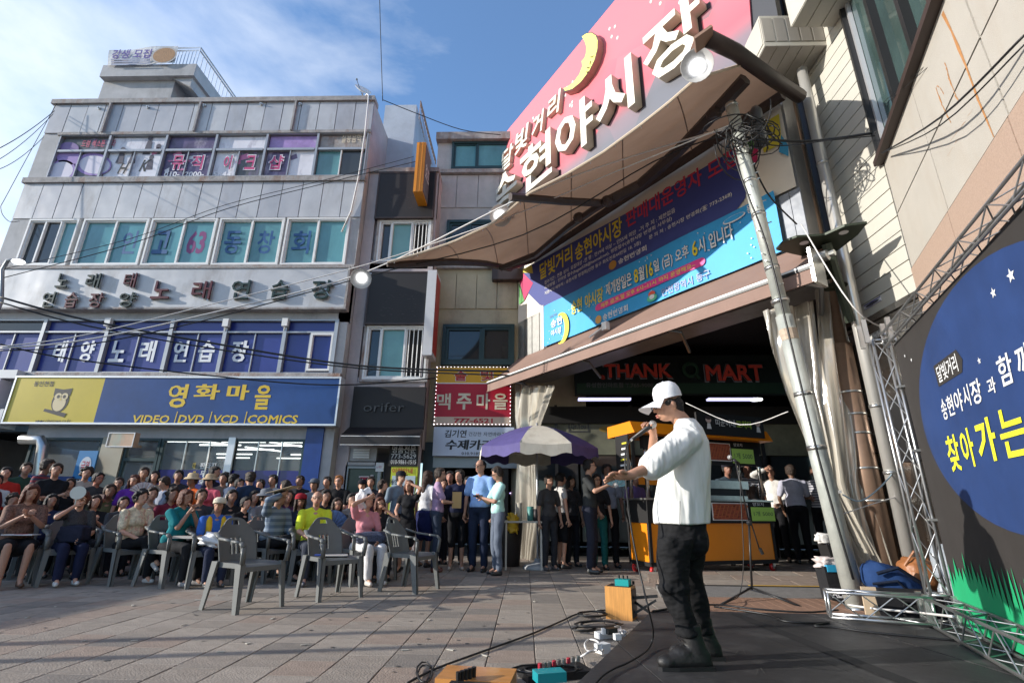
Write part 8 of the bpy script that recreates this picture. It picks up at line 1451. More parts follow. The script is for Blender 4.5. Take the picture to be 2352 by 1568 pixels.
    if hair!='bald':
        hs=[('e',h(0,-.027,.034),(.088,.092,.096),Rh),('e',h(.008,.018,.094),(.064,.055,.026),Rh),('e',h(-.056,.04,.066),(.022,.03,.026),Rh),('e',h(.04,.056,.078),(.034,.02,.016),Rh),('e',h(-.072,-.014,.004),(.018,.045,.062),Rh),('e',h(.072,-.014,.004),(.018,.045,.062),Rh)]
        if hair in('short','curly'): hs+= [('e',h(0,-.06,-.02),(.07,.05,.06),Rh)]
        if hair=='curly':
            g=np.random.default_rng(int(hx)); 
            for _ in range(24): v=g.normal(0,1,3); v/=np.linalg.norm(v); v[1]=-abs(v[1])*.9+.25*(v[2]>.3); hs.append(('e',h(*(v*V(.095,.1,.1)+V(0,-.01,.025))),(.03,.03,.03)))
        if hair in('bob','long'): 
            for q in (-1,1): hs.append(('e',h(q*.076,.005,-.035),(.024,.058,.09),Rh))
            hs.append(('e',h(0,-.07,-.04),(.08,.045,.1),Rh))
        if hair=='long': hs+= [('c',h(0,-.075,-.06),h(0,-.1,-.26),.07,.045),('c',h(-.07,-.02,-.08),h(-.08,-.0,-.2),.03,.02),('c',h(.07,-.02,-.08),h(.08,-.0,-.2),.03,.02)]
        if hair=='bun': hs.append(('e',h(0,-.11,.02),(.045,.045,.045)))
        if hair=='thin': hs=[('e',h(0,-.03,.02),(.082,.088,.085),Rh)]
        mkbody('hair',hs,.013,1,cm(HC[hc],'hair'),T,disp=.004,ds=95)
    if hat:
        ax=Rh@V(0,0,1); b=MB(); q=h(0,-.008,.055)
        if hat=='bucket': b.lathe([(.155,-.03),(.13,.0),(.098,.012),(.094,.06),(.07,.085),(0,.09)],q,18,axis=ax); b.lathe([(.155,-.028),(.1,.008)],q+ax*-.004,18,axis=ax)
        else:
            b.lathe([(.097,-.02),(.098,.01),(.088,.05),(.055,.075),(0,.082)],q,18,axis=ax); b.add([h(x,y,.04+.006*(1-abs(x)/.08)) for x,y in ((-.08,.05),(.08,.05),(.07,.15),(.0,.178),(-.07,.15))]+[h(x,y,.05) for x,y in ((-.08,.05),(.08,.05),(.07,.15),(.0,.178),(-.07,.15))],[(4,3,2,1,0),(5,6,7,8,9)]+[(i,(i+1)%5,5+(i+1)%5,5+i) for i in range(5)])
        o=b.mesh('hat',[cm(hatc)],True); o=link(bpy.data.objects.new('hat',o)); o.parent=T
    if gl:
        b=MB()
        for q in (-1,1): b.tube([h(q*.034+.024*math.cos(a),.102,.012+.018*math.sin(a)) for a in np.linspace(0,2*math.pi,11)],.0028,4); b.tube([h(q*.058,.1,.016),h(q*.078,0,.012)],.0025,4)
        b.tube([h(-.01,.104,.015),h(.01,.104,.015)],.0025,4)
        if gl=='sun': 
            for q in (-1,1): b.ell(h(q*.034,.103,.012),(.024,.003,.017),8,5,R=Rh)
        o=link(bpy.data.objects.new('glasses',b.mesh('glasses',['black_metal']))); o.parent=T
    T['_s']=0; del T['_s']
    R3=rz(math.radians(fd-90)); PP=V(H[0],H[1],0)
    return T,(lambda x,y,z:PP+R3@(V(x,y,z)*k0)),Sc,Hc
mat('leopard',(.16,.085,.06),.85,var=.95,vs=48); m=mat('floral',(.62,.52,.36),.8,var=.5,vs=26,dirt=(.6,.02,.06),da=1.,ds=17); mat('sparkle',(.035,.035,.04),.6,var=.9,vs=60)
def stripes(name,c1,c2,sc,ax=2):
    m=mat(name,c1,.85); nt=m.node_tree; N=nt.nodes.new; L=nt.links.new; tc=N('ShaderNodeTexCoord'); sp=N('ShaderNodeSeparateXYZ'); L(tc.outputs['Object'],sp.inputs[0]); mu=N('ShaderNodeMath'); mu.operation='MULTIPLY'; mu.inputs[1].default_value=sc; L(sp.outputs[ax],mu.inputs[0]); fr=N('ShaderNodeMath'); fr.operation='FRACT'; L(mu.outputs[0],fr.inputs[0]); cr=N('ShaderNodeValToRGB'); cr.color_ramp.interpolation='CONSTANT'; cr.color_ramp.elements[0].color=(*c1,1); cr.color_ramp.elements[1].position=.5; cr.color_ramp.elements[1].color=(*c2,1); L(fr.outputs[0],cr.inputs[0]); L(cr.outputs[0],nt.nodes['Principled BSDF'].inputs['Base Color'])
stripes('plaid_blue',(.10,.14,.20),(.22,.27,.33),11); stripes('red_stripe',(.22,.03,.04),(.05,.05,.08),16); stripes('fine_stripe',(.5,.5,.52),(.12,.12,.16),22)
LP=V
def seated(hx,hy,Y,lab,chair_lab,fd=-40,**k):
    T,f,Sc,Hc=person(hx,hy,Y,fd,lab,sit=True,**k); p=f(0,-.0,0); 
    if chair_lab: chair(p[0],p[1],fd-90,chair_lab,'grey chairs under the seated crowd')
    return T,f,Sc,Hc
CL='grey plastic chair under the '
P1=seated(71,1131,6.75,'seated woman with long reddish hair in leopard print top clapping at left edge',CL+'woman in leopard print',top='leopard',leg=(.012,.012,.014),skirt='short',arm='clap',hair='long',hc='red',fem=True,fat=1.12,vx=.015,shoe=(.1,.05,.03),hd=5,tilt=14,sleeve=.6)
P2=seated(186,1147,7.0,'seated woman in dark sparkling top and navy trousers holding a white fan','grey plastic chair under the woman with the white fan',top='sparkle',leg=(.015,.018,.045),arm='face',hair='curly',hc='red',fem=True,fat=1.15,gl=True,vx=.015,shoe=(.6,.58,.55),hd=-20)
P3=seated(322,1143,7.15,'seated woman in a red and cream floral blouse with short curly black hair',CL+'woman in the floral blouse',top='floral',leg=(.012,.012,.014),arm='lap',hair='curly',fem=True,fat=1.12,vx=.015,shoe=(.5,.48,.46),hd=8,fd=-25,cross=1)
P4=seated(424,1142,7.0,'seated woman in teal blouse with reddish bob hair holding her hands at her chin',CL+'woman in teal',top=(.008,.15,.17),leg=(.014,.014,.017),arm='pray',hair='bob',hc='red',fem=True,fat=1.15,vx=.015,shoe=(.25,.24,.24),fd=-20,tilt=6)
P5=seated(502,1160,7.05,'seated man in yellow vest and beige cap with a white bag','grey plastic chair under the man in the yellow vest',top=(.04,.12,.42),leg=(.02,.025,.05),arm='lap',hair='short',hat='cap',hatc=(.62,.55,.43),vx=.015,hd=-25,fd=-45,shoe=(.06,.06,.06),skin=(.28,.14,.09))
P6=seated(640,1142,7.55,'seated man in striped blue-grey shirt shading his head with a sheet of paper',CL+'man in the striped shirt',top='plaid_blue',leg=(.012,.012,.014),arm='brow',sleeve=.9,fat=1.12,vx=.016,hd=20,fd=-25,cross=1)
P7=seated(728,1144,7.45,'seated grey-haired man in lime yellow polo shirt and glasses',CL+'man in the lime polo',top=(.55,.62,.04),leg=(.04,.045,.06),arm='lap',hair='thin',hc='grey',gl=True,vx=.015,fd=-60,hd=-8,shoe=(.1,.1,.12))
P8=seated(843,1150,7.45,'seated woman in pink top and white trousers with a white cloth over her head',CL+'woman in pink',top=(.62,.25,.28),leg=(.62,.60,.60),arm='brow',hair='short',fem=True,vx=.015,fd=-45,hd=10,tilt=-12,shoe=(.55,.5,.45))
Bk=[(30,1150,7.6,-40,'seated person in dark brown top just behind the leopard print top',dict(top=(.05,.03,.025),fem=True,hair='curly')),
(118,1150,7.6,-40,'seated woman in navy top between the leopard print and the white fan',dict(top=(.02,.03,.08),fem=True,hair='bob')),
(252,1128,8.4,-45,'seated man in olive shirt behind the sparkling top',dict(top=(.10,.10,.05),skin=(.3,.16,.1))),
(348,1135,8.2,-40,'seated woman in cream cardigan behind the floral blouse',dict(top=(.42,.38,.32),fem=True,hair='short')),
(396,1136,8.3,-40,'seated woman in wine red top left of the teal blouse',dict(top=(.16,.02,.04),fem=True,hair='curly')),
(462,1138,8.2,-45,'seated woman in dark grey top between teal blouse and beige cap',dict(top=(.06,.06,.07),fem=True,hair='short')),
(532,1140,8.3,-45,'seated man in black top right behind the beige cap',dict(top=(.02,.02,.02))),
(583,1142,8.6,-45,'seated woman in sky blue top between black dress and grey hat',dict(top=(.2,.33,.45),fem=True,hair='bob')),
(660,1140,8.6,-50,'seated woman in dark plum top right behind the striped shirt',dict(top=(.09,.03,.09),fem=True,hair='long')),
(748,1140,8.5,-55,'seated man in black top just right of the lime polo',dict(top=(.02,.02,.025))),
(808,1148,8.3,-60,'seated woman in grey blouse between the blue fan and the pink top',dict(top=(.22,.22,.22),fem=True,hair='short')),
(219,1152,7.75,-45,'seated woman in black with short hair between the fan holder and the floral blouse',dict(top=(.015,.015,.018),hair='bob',fem=True,arm='clap')),
(283,1155,7.95,-40,'seated woman in grey patterned top just left of the floral blouse',dict(top='sparkle',hair='short',fem=True,arm='lap')),
(563,1156,8.0,-30,'seated woman with short black hair in black dress, right of the yellow vest',dict(top=(.015,.014,.016),hair='short',fem=True,arm='clap')),
(609,1141,8.2,-30,'seated man in grey hat half hidden left of the striped shirt',dict(top=(.2,.2,.22),hat='bucket',hatc=(.15,.16,.18),arm='lap')),
(690,1150,8.1,-60,'seated long-haired woman in red cap and dark jacket, left of the lime polo',dict(top=(.02,.025,.05),hair='long',hat='cap',hatc=(.3,.02,.03),fem=True,gl=True,arm='lap',sleeve=.9)),
(774,1158,8.0,-60,'seated woman with long black hair and glasses holding a blue fan',dict(top='sparkle',hair='long',fem=True,gl=True,arm='hold')),
(872,1157,7.9,-60,'seated dark red-haired woman in glasses and black top behind the pink top',dict(top=(.03,.03,.035),hair='bob',hc='red',fem=True,gl=True,arm='facel'))]
for hx,hy,Y,fd,lab,kw in Bk: R_=seated(hx,hy,Y,lab,CL+lab.split('seated ')[1][:40].rsplit(' ',1)[0],fd=fd,**kw); P_b=R_ if 'blue fan' in lab else globals().get('P_b')
St=[(60,1078,9.3,-40,'person in dark green shirt standing behind the leopard print top',dict(top=(.03,.06,.04))),
(330,1088,9.5,-50,'man in navy shirt standing behind the purple blouse',dict(top=(.02,.03,.07),skin=(.3,.16,.1))),
(355,1096,9.2,-60,'woman in beige blouse standing left of the pale blue-grey shirt',dict(top=(.35,.29,.22),fem=True,hair='bob')),
(410,1094,9.5,-60,'man in charcoal shirt standing left of the orange shirt',dict(top=(.04,.04,.045))),
(515,1100,9.5,-80,'woman in grey-brown top between the straw hat and the lace blouse',dict(top=(.16,.12,.1),fem=True,hair='curly')),
(628,1104,9.5,-90,'man in pale shirt standing behind the grey hat',dict(top=(.4,.4,.42))),
(690,1106,9.7,-90,'woman in black top standing behind the red cap',dict(top=(.02,.02,.02),fem=True,hair='short')),
(752,1108,9.8,-90,'man in brown shirt standing left of the orange-haired boy',dict(top=(.12,.07,.05))),
(852,1108,9.9,-80,'man in dark shirt standing between the maroon jacket and the curly hair',dict(top=(.03,.03,.04))),
(1018,1112,10.0,-70,'woman in black standing in the doorway behind the lilac shirt',dict(top=(.02,.02,.02),fem=True,hair='long')),
(1075,1108,10.0,-80,'man in grey shirt in the doorway left of the tall man',dict(top=(.1,.1,.11),skin=(.25,.13,.09))),
(1310,1108,9.9,-60,'woman in dark patterned top right of the white vest',dict(top='sparkle',fem=True,hair='bob')),
(105,1071,8.4,20,'tall standing man in red striped shirt seen from behind at the left',dict(top='red_stripe',fat=1.15,skin=(.22,.11,.07))),
(129,1081,7.9,-45,'standing woman in black dress with white dotted collar crossing her arms',dict(top=(.012,.012,.014),leg=(.012,.012,.014),hair='bun',fem=True,arm='cross',fat=1.1)),
(14,1088,8.6,-50,'boy in bright red shirt standing at the left edge',dict(top=(.45,.03,.02))),
(-8,1105,7.9,-40,'person in white shirt cut off by the left edge of the photo',dict(top=(.5,.5,.5))),
(-32,1120,7.0,-40,'person in dark maroon top at the very left edge behind the leopard top',dict(top=(.08,.02,.03),fem=True,hair='short')),
(162,1112,8.8,-60,'dark-clothed person behind the fan holder and the black dress',dict(top=(.02,.02,.02))),
(198,1088,9.3,-45,'standing young person in pale beige vest left of the blue banner stand',dict(top=(.42,.36,.30),hair='curly')),
(224,1100,8.4,-30,'standing man in charcoal shirt and glasses holding up a camera phone',dict(top=(.05,.052,.055),gl=True,arm='phone',skin=(.45,.18,.12),hd=10)),
(273,1110,9.0,-55,'dark-haired woman in glasses in front of the blue banner stand',dict(top=(.03,.03,.04),hair='short',fem=True,gl=True,arm='phone')),
(309,1105,8.5,-60,'standing woman in purple blouse with long reddish hair and glasses',dict(top=(.13,.03,.30),hair='long',hc='red',fem=True,gl=True,hd=-10)),
(381,1110,8.4,-120,'man in pale blue-grey shirt looking down beside the floral fan',dict(top=(.25,.28,.36),tilt=25,arm='phone')),
(444,1104,8.4,-100,'standing man in orange shirt and beige bucket hat',dict(top=(.62,.11,.02),hat='bucket',hatc=(.50,.38,.24),skin=(.2,.1,.06),sleeve=.95)),
(484,1105,8.9,-90,'woman in pink top, straw hat and sunglasses behind the beige cap',dict(top=(.6,.12,.17),hat='bucket',hatc=(.45,.33,.2),gl='sun',fem=True)),
(490,1086,9.6,0,'dark-haired man turned right behind the straw hat',dict(top=(.03,.03,.06))),
(535,1102,9.4,60,'person in dark blue-grey shirt seen from behind near the blue shop film',dict(top=(.06,.08,.13))),
(548,1113,8.9,-30,'woman in white lace blouse touching her face',dict(top=(.55,.50,.46),fem=True,arm='facel',hair='short',sleeve=.4)),
(576,1098,8.7,150,'man in navy jacket and glasses turned to the left with his back half shown',dict(top=(.025,.045,.09),gl=True,sleeve=1.)),
(599,1114,9.4,-90,'young person in dark green top right of the navy jacket',dict(top=(.02,.06,.05),hair='short')),
(657,1116,9.1,170,'woman with dark ponytail in green-black top holding a phone',dict(top=(.012,.03,.025),fem=True,hair='bun',arm='phone')),
(723,1114,9.0,-90,'man in grey cap standing right behind the lime polo',dict(top=(.15,.16,.18),hat='cap',hatc=(.10,.11,.13))),
(779,1106,9.3,-85,'boy with orange dyed hair and glasses in black T-shirt',dict(top=(.012,.012,.013),hc='orange',gl=True,arm='clasp')),
(832,1116,9.6,-80,'person in black cap and maroon jacket left of the green door',dict(top=(.09,.035,.045),hat='cap',hatc=(.015,.015,.02),sleeve=.95,skin=(.45,.25,.17))),
(876,1116,9.1,0,'woman with big curly black hair turned to the right',dict(top=(.05,.03,.03),hair='curly',fem=True)),
(919,1098,9.1,-50,'man in black cap and blue-grey shirt in front of the notice board',dict(top=(.16,.20,.24),hat='cap',hatc=(.02,.02,.025),skin=(.5,.3,.2),leg=(.02,.02,.02))),
(941,1117,8.7,-100,'woman with auburn hair in black dress raising her hand to her brow',dict(top=(.012,.012,.012),leg=(.012,.012,.012),hair='long',hc='red',fem=True,arm='browl',sleeve=.25,skirt='long')),
(981,1096,9.5,60,'woman with long brown hair, white top and navy skirt behind the lilac shirt',dict(top=(.55,.55,.56),leg=(.015,.02,.08),hair='long',hc='brown',fem=True,skirt='long')),
(1008,1090,8.85,10,'man in lilac shirt and glasses holding a brown envelope',dict(top=(.36,.24,.36),leg=(.035,.045,.07),gl=True,arm='hold',hd=-10,shoe=(.12,.04,.03))),
(1034,1096,10.2,-90,'dark-clothed man in the doorway behind the navy polo',dict(top=(.02,.025,.02),skin=(.25,.12,.09))),
(1055,1094,9.2,-80,'man in navy polo shirt and black shorts looking left',dict(top=(.015,.018,.045),leg=(.012,.012,.014),legs_only=0,hd=-35,arm='hold',fat=1.15,shoe=(.5,.42,.35))),
(1105,1072,8.95,-110,'tall man in light blue shirt and dark navy trousers with glasses',dict(top=(.24,.38,.66),leg=(.015,.022,.045),gl=True,fat=1.12,hair='thin',hd=-15,arm='down',vx=.018)),
(1146,1089,8.55,-160,'man in mint green shirt and grey trousers looking at a black wallet',dict(top=(.42,.68,.62),leg=(.12,.14,.18),gl=True,arm='phone',tilt=22,vx=.018)),
(1260,1106,9.3,-60,'elderly woman in dark grey top under the right edge of the parasol',dict(top=(.06,.055,.055),leg=(.03,.03,.035),fem=True,gl=True,hair='short',shoe=(.1,.09,.09))),
(1286,1101,9.6,20,'woman in white sleeveless vest with black skirt turned away',dict(top=(.5,.48,.46),leg=(.012,.012,.014),fem=True,hair='bun',skirt='long',sleeve=.3)),
(1351,1072,8.95,-20,'man in charcoal polo and glasses holding out a pale blue fan',dict(top=(.035,.037,.037),leg=(.02,.022,.035),gl=True,arm='point',vx=.018)),
(1370,1104,9.5,-80,'smiling woman in glasses behind the charcoal polo',dict(top=(.02,.02,.02),leg=(.01,.09,.09),fem=True,gl=True,hair='bob')),
(1393,1082,9.8,-80,'man in pale grey T-shirt behind the performer\'s outstretched hand',dict(top=(.25,.27,.33),leg=(.012,.012,.014),skin=(.2,.1,.07))),
(1457,1100,10.6,-60,'person in purple shirt behind the left posts of the food cart',dict(top=(.17,.12,.3))),
(1666,1050,10.6,-90,'vendor in dark cap behind the grill of the food cart',dict(top=(.04,.06,.08),skin=(.2,.1,.07),hat='cap',hatc=(.02,.02,.03))),
(1711,1056,10.7,-100,'man in fine striped shirt behind the right post of the food cart',dict(top='fine_stripe',leg=(.015,.015,.018),skin=(.2,.1,.07))),
(1768,1074,11.4,-120,'man in white shirt shading his brow with his arm right of the food cart',dict(top=(.7,.68,.64),leg=(.012,.012,.014),arm='brow',sleeve=.95)),
(1812,1055,11.0,80,'man in white short-sleeved shirt seen from behind beside the pole',dict(top=(.42,.42,.5),leg=(.010,.010,.012),skin=(.15,.08,.05),arm='hold',fat=1.1)),
(1872,1082,11.2,-130,'man in white polo with a diagonal black strap just left of the pole',dict(top='fine_stripe',leg=(.010,.010,.012),skin=(.18,.09,.06),arm='hold'))]
RF={}
for hx,hy,Y,fd,lab,kw in St: RF[hx]=person(hx,hy,Y,fd,lab,**kw)
# hand-held things and bags
def held(name,lab,cat,P_,pos,build,mats):
    b=MB(); c=P_[1](*pos); build(b,c); o=b.build(name,mats,smooth=False); tag(o,lab,cat); return o
def fan(b,c,R=.17,ax=(.6,-.8,0),up=(0,0,1),a0=-1.1,a1=1.1,n=12):
    u=np.array(ax,float); u/=np.linalg.norm(u); w=np.array(up,float); u=np.cross(w,u) 
    for i in range(n):
        a=a0+(a1-a0)*i/n; e=a0+(a1-a0)*(i+1)/n; nn=np.cross(u,w)*.006*(1 if i%2 else -1); p=[c+(w*math.cos(t)+u*math.sin(t))*r_ for t in (a,e) for r_ in (R*.3,R)]
        b.add([p[0],p[1],p[3]+nn,p[2]+nn],[(0,1,2,3)],0); b.tube([c,c+(w*math.cos(a)+u*math.sin(a))*R],.003,4,m=1)
held('white_fan','white round hand fan held in front of the sparkling top','fan',P2,(.09,.2,1.12),lambda b,c:(b.lathe([(0,0),(.085,0),(.085,.004),(0,.004)],c+V(0,0,.13),18,axis=(.5,-.85,.1)),b.tube([c-V(0,0,.02),c+V(0,0,.06)],.007,6)),[cm((.66,.66,.58),'paint')])
held('folding_fan','blue patterned folding fan held by the long-haired woman','fan',P_b,(.1,.34,.80),lambda b,c:fan(b,c,.24,a0=-.6,a1=1.6),[mat('fan_blue',(.10,.2,.45),.6,var=.5,vs=25),cm((.1,.1,.15),'paint')])
held('folding_fan','pale blue folding fan held out by the man in charcoal polo','fan',RF[1351],(.2,.46,1.24),lambda b,c:fan(b,c,.26,a0=-1.3,a1=1.4),[mat('fan_aqua',(.25,.50,.58),.6,var=.3,vs=15),cm((.6,.6,.6),'paint')])
held('folding_fan','white floral folding fan raised above the floral blouse','fan',RF[381],(.1,.32,1.35),lambda b,c:fan(b,c,.2,a0=-1.2,a1=1.3),[mat('fan_floral',(.55,.5,.5),.6,var=.4,vs=18),cm((.3,.1,.1),'paint')])
held('paper_sheet','cream paper sheet held over the head of the man in striped shirt','paper',P6,(.04,.12,1.27),lambda b,c:b.add([c+V(-.2,-.1,-.04),c+V(.17,-.12,.06),c+V(.24,.12,.07),c+V(-.1,.16,-.02),c+V(-.2,-.1,-.036),c+V(.17,-.12,.064),c+V(.24,.12,.074),c+V(-.1,.16,-.016)],[(0,1,2,3),(4,5,6,7),(0,1,5,4)]),[cm((.72,.58,.42),'paint')])
c=P8[1](-.02,-.02,1.2); o=blob('head_cloth','white cloth draped over the head of the woman in pink','cloth',c+V(-.05,-.03,.0),(.11,.1,.14),rz(.3,.3),cm((.72,.70,.70)),.05,2,fl=.9)
held('envelope','brown paper envelope held by the man in lilac shirt','envelope',RF[1008],(.12,.33,1.12),lambda b,c:obox(b,c+V(0,0,-.1),.16,.012,.26,.5),[cm((.42,.27,.12),'paint')])
held('wallet','black wallet in the hands of the man in mint shirt','wallet',RF[1146],(.0,.36,1.2),lambda b,c:obox(b,c,.13,.09,.03,.4),[cm((.02,.015,.015),'plastic')])
held('phone','dark camera phone held up by the man in charcoal shirt','phone',RF[224],(.0,.38,1.22),lambda b,c:obox(b,c,.13,.03,.07,-.3),[cm((.05,.012,.015),'plastic')])
blob('white_bag','crumpled white plastic bag in the lap of the man in the yellow vest','bag',P5[1](0,.22,.66),(.2,.16,.09),I3,cm((.62,.62,.64),'plastic'),.06,6,fl=.9)
held('paper_bag','pale folded paper bag on the lap of the woman in teal','bag',P4[1:2]*0 or P4,(0.02,.3,.62),lambda b,c:obox(b,c,.36,.16,.03,.0),[cm((.55,.50,.45),'paint')])
blob('handbag','black handbag with white dots on the lap of the woman in pink','bag',P8[1](0,.2,.64),(.2,.1,.07),rz(.2),mat('dotted',(.05,.06,.1),.7,var=.95,vs=55),.03,7)
blob('handbag','dark navy handbag on the lap of the fan holder','bag',P2[1](0,.2,.68),(.17,.1,.11),I3,cm((.02,.022,.04)),.03,4)
held('leaflet','white and red leaflet on the lap of the woman in leopard print','leaflet',P1,(0.,.26,.63),lambda b,c:(obox(b,c,.34,.16,.012,.2),obox(b,c+V(.0,0,.013),.1,.1,.003,.2,1)),[cm((.6,.58,.58),'paint'),cm((.45,.02,.03),'paint')])
# the yellow vest is clothing of the man with the beige cap
T=P5[0]; Sc=P5[2]
mkbody('vest',[('e',Sc+V(-.1,.0,-.15),(.075,.118,.2)),('e',Sc+V(.1,0,-.15),(.075,.118,.2)),('e',Sc+V(-.09,.01,-.33),(.1,.125,.12)),('e',Sc+V(.09,.01,-.33),(.1,.125,.12))],.016,2,cm((.68,.42,.03)),T,disp=.003)
# ------------------------------------------------------------ the performer
S0=.06; Y0=3.6; pp=lambda x,y,dy=0.:YP(x,y,Y0+dy); base=G(1580,1524,S0)
T=thing('person','beatboxer in white cap, white loose T-shirt, black trousers and black boots on the stage','person',base)
ex=MB(); ex.mats=[cm((.012,.01,.01),'hair'),cm((.42,.16,.13),'print')]; sk=[]
hc_=pp(1534,930); Rh=rz(math.radians(90+8),0); 
tl=math.radians(13); Rt=np.array([[1,0,0],[0,math.cos(tl),math.sin(tl)],[0,-math.sin(tl),math.cos(tl)]]); Rh=rz(math.radians(94))@Rt
h=lambda x,y,z:hc_+Rh@V(x,y,z)
sk+= [('e',h(0,-.005,.015),(.076,.096,.105),Rh),('e',h(0,.033,-.05),(.055,.058,.062),Rh),('e',h(0,.055,-.075),(.035,.035,.03),Rh),('c',h(0,-.03,-.06),pp(1580,985),.056,.066),('e',h(0,.103,-.012),(.012,.016,.026),Rh),('e',h(0,.11,-.026),(.015,.012,.01),Rh),('e',h(-.078,-.008,-.012),(.011,.02,.032),Rh),('e',h(.078,-.008,-.012),(.011,.02,.032),Rh),('e',h(0,.085,-.062),(.028,.022,.013),Rh)]
for q in (-1,1): ex.ell(h(q*.033,.087,.008),(.014,.006,.006),8,5,m=1,R=Rh); ex.ell(h(q*.035,.09,.03),(.02,.006,.005),8,5,m=1,R=Rh)
ex.ell(h(0,.1,-.058),(.022,.01,.006),8,5,m=2,R=Rh); ex.ell(h(0,.098,-.07),(.019,.01,.007),8,5,m=2,R=Rh)
shL=pp(1584,1003,-.16); elL=pp(1504,1070,-.27); wrL=pp(1444,1092,-.38); shR=pp(1560,1005,.17); elR=pp(1497,1070,.22); wrR=pp(1501,999,.06)
pel=pp(1566,1225); chest=pp(1568,1050)
sk+= [('c',pp(1578,1000),pel,.08,.08),('c',shL,elL,.052,.043),('c',elL,wrL,.045,.028),('c',shR,elR,.05,.042),('c',elR,wrR,.042,.028)]
hand(ex,sk,wrL,V(-1,-.15,-.02),-1,n_=8,curl=.35,sc=1.08,palmn=V(.1,.5,.8)); hand(ex,sk,wrR,V(-.25,-.35,.75),1,n_=8,curl=1.3,sc=1.0,palmn=V(.6,.5,.2))
hL,kL,aL=pp(1560,1240,-.09),pp(1550,1350,-.09),pp(1587,1478,-.09); hR,kR,aR=pp(1575,1240,.11),pp(1588,1350,.11),pp(1614,1468,.13)
sk+= [('e',pel,(.06,.07,.07)),('c',hL+V(0,.05,0),kL,.035,.04),('c',kL,aL,.045,.033),('c',hR,kR,.055,.04),('c',kR,aR,.045,.033)]
mkbody('body',sk,.0085,2,mat('skin_performer',(.47,.25,.165),.45,var=.05,vs=25,spec=.4),T,extra=ex,org=base)
wt_=mat('shirt_white',(.74,.74,.71),.85,wave=(2.2,.55),stretch=(4.5,4.5,1.1),var=.03,vs=8)
RG=lambda rows,dy=0.:('r',[(pp(x,y,dy),rx,ry) for x,y,rx,ry in rows])
tp=[RG(((1567,1204,.188,.165),(1566,1170,.19,.17),(1568,1120,.178,.175),(1575,1060,.158,.18),(1580,1015,.135,.175),(1580,985,.10,.15),(1570,962,.075,.085))),('c',pp(1584,988,-.12),pp(1572,980,.13),.075,.068),('c',shL,shL+(elL-shL)*.55,.09,.095),('c',shL+(elL-shL)*.4,elL+(wrL-elL)*.1,.095,.088),('c',shR,elR,.08,.085)]
mkbody('shirt',tp,.010,3,wt_,T,disp=.009,ds=8.5,org=base)
bk_=mat('trousers_black',(.008,.008,.009),.85,var=.2,vs=10,wave=(2.5,.6),stretch=(3,3,4.5),spec=.3)
lg=[RG(((1553,1285,.115,.11),(1564,1240,.155,.14),(1566,1185,.155,.14))),RG(((1582,1462,.066,.06),(1578,1440,.066,.06),(1562,1400,.074,.066),(1547,1345,.09,.078),(1546,1290,.108,.09),(1552,1235,.12,.1)),-.09),RG(((1612,1455,.07,.06),(1607,1425,.072,.062),(1594,1370,.085,.072),(1580,1310,.1,.085),(1578,1240,.13,.1)),.11),('e',pp(1594,1240),(.095,.14,.11)),('e',pp(1580,1452,-.09),(.08,.07,.025)),('e',pp(1548,1348,-.1),(.105,.085,.06))]
mkbody('trousers',lg,.010,3,bk_,T,disp=.0065,ds=19,org=base)
b=MB(); b.tube([pp(1562,1150,-.185),pp(1561,1204,-.185)],.003,4); b.build('side_slit',[cm((.25,.25,.25))],T)
bt=mat('boot_leather',(.016,.015,.015),.5,var=.2,vs=12,bump=.15,bs=60)
for a_,nm in ((aL,0),(aR,1)):
    RG2=lambda q_:('r',list(q_)); f=V(a_[0],a_[1],S0); an=f+V(.01,0,.11); d=V(-1,-.18 if nm==0 else .05,0); b_=[RG2(((f+V(.04,0,.02),.082,.045),(f+V(.035,0,.08),.078,.05),(f+V(.02,0,.13),.066,.052),(f+V(.01,0,.19),.062,.054),(f+V(.006,0,.245),.064,.058))),('c',f+V(.05,0,.05),f+d*.12+V(0,0,.05),.052,.048),('e',f+d*.16+V(0,0,.045),(.062,.05,.04)),('e',f+d*.06+V(0,0,.08),(.08,.048,.045))]
    o=mkbody('boot',b_,.009,2,bt,T,disp=.001,org=base)
    b=MB(); q=[f+V(.118,0,0)+V(0,s_*.045,0) for s_ in (-1,1)]; e_=[f+d*.2+V(0,s_*.035,0) for s_ in (-1,1)]; mid_=[f+d*.1+V(0,s_*.055,0) for s_ in (-1,1)]
    ring=[q[0],mid_[0],e_[0],f+d*.218,e_[1],mid_[1],q[1]]; b.add([p+V(0,0,-.0) for p in ring]+[p+V(0,0,.024) for p in ring],[tuple(range(7)),tuple(range(13,6,-1))]+[(i,(i+1)%7,7+(i+1)%7,7+i) for i in range(7)]); s_o=MB(); b.build('boot_sole',['black_metal'],T)
    for k_ in range(6): b=MB(); z=.085+.024*k_; x=-.09+.022*k_ if k_<3 else -.052; b.tube([f+V(x-.018,-.035,z),f+V(x-.03,0,z+.008),f+V(x-.018,.035,z)],.0035,5); b.build('lace',['cable'],T)
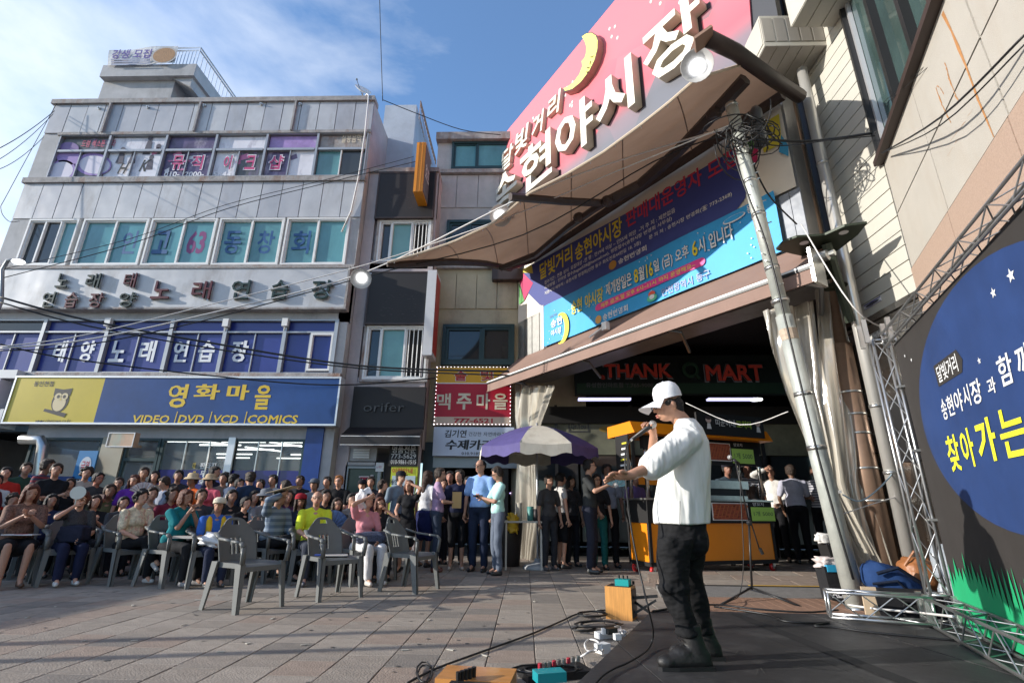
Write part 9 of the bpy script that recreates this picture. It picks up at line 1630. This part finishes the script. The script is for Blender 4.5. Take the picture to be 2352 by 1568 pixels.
# cap with curved visor, hair at the nape, glasses
mkbody('hair',[('e',h(0,-.05,-.005),(.078,.06,.065),Rh),('e',h(-.062,.0,.01),(.022,.045,.03),Rh),('e',h(.062,.0,.01),(.022,.045,.03),Rh),('e',h(0,-.06,-.05),(.06,.04,.04),Rh)],.009,1,cm(HC['black'],'hair'),T,disp=.002,ds=80,org=base)
wc_=mat('cap_white',(.76,.76,.78),.75,bump=.15,bs=150)
b=MB(); up=Rh@V(0,0,1); b.lathe([(.0985,0),(.1,.03),(.096,.065),(.08,.1),(.05,.122),(0,.13)],h(0,-.016,.04),28,axis=up); o=b.build('cap_crown',[wc_],T,smooth=True)
b=MB()
def brim(u,v): a=(u-.5)*1.9; r_=.098+v*.115*math.cos((u-.5)*1.6)**.5; return h(r_*math.sin(a)*(.98-.12*v),r_*math.cos(a)-.012+.01*v,.048-.03*(2*u-1)**2*(.3+v)-.03*v)
b.grid(brim,16,6); b.grid(lambda u,v:brim(1-u,v)+up*-.004,16,6); b.build('cap_visor',[wc_],T,smooth=True)
b=MB(); b.ell(h(0,-.016,.17),(.008,.008,.005),8,5); b.build('cap_button',[wc_],T)
b=MB()
for q in (-1,1): b.tube([h(q*.034+.026*math.cos(a),.104-.0*a,.004+.019*math.sin(a)) for a in np.linspace(0,2*math.pi,17)],.003,5); b.tube([h(q*.06,.102,.012),h(q*.082,-.01,.012),h(q*.08,-.03,.0)],.003,5)
b.tube([h(-.009,.107,.01),h(.009,.107,.01)],.003,5); b.build('glasses',['black_metal'],T)
# microphone in his right hand
ma_=pp(1499,974,.0); mb_1=pp(1452,1008,-.02); S=thing('microphone','black hand microphone with silver head held at the mouth of the performer','microphone',ma_)
b=MB(); b.ell(ma_,(.028,.028,.028),14,9); b.tube([ma_,ma_+(mb_1-ma_)*.14],[.028,.024],14); b.build('head',['mic_mesh'],S,smooth=True); b=MB(); b.tube([ma_+(mb_1-ma_)*.14,ma_+(mb_1-ma_)*.18,mb_1],[.026,.019,.012],14); b.build('handle',['black_metal'],S,smooth=True); b=MB(); b.tube([mb_1,mb_1+(mb_1-ma_)*.1],.009,10); b.build('plug',['steel'],S)
e=mb_1+(mb_1-ma_)*.1
wire([e,pp(1438,1030,-.05),pp(1436,1080,-.1),pp(1445,1180,-.1),pp(1462,1280,-.15),pp(1478,1350,-.2),pp(1490,1400,-.3),G(1500,1445,.2),G(1498,1470,.11),G(1488,1490,.08),G(1470,1505,.078),G(1440,1522,.078),G(1410,1535,.078),G(1380,1555,.078),G(1345,1600,.078)],.006,'cable','microphone cable falling from the performer\'s hand to the lower edge of the stage')
flush()
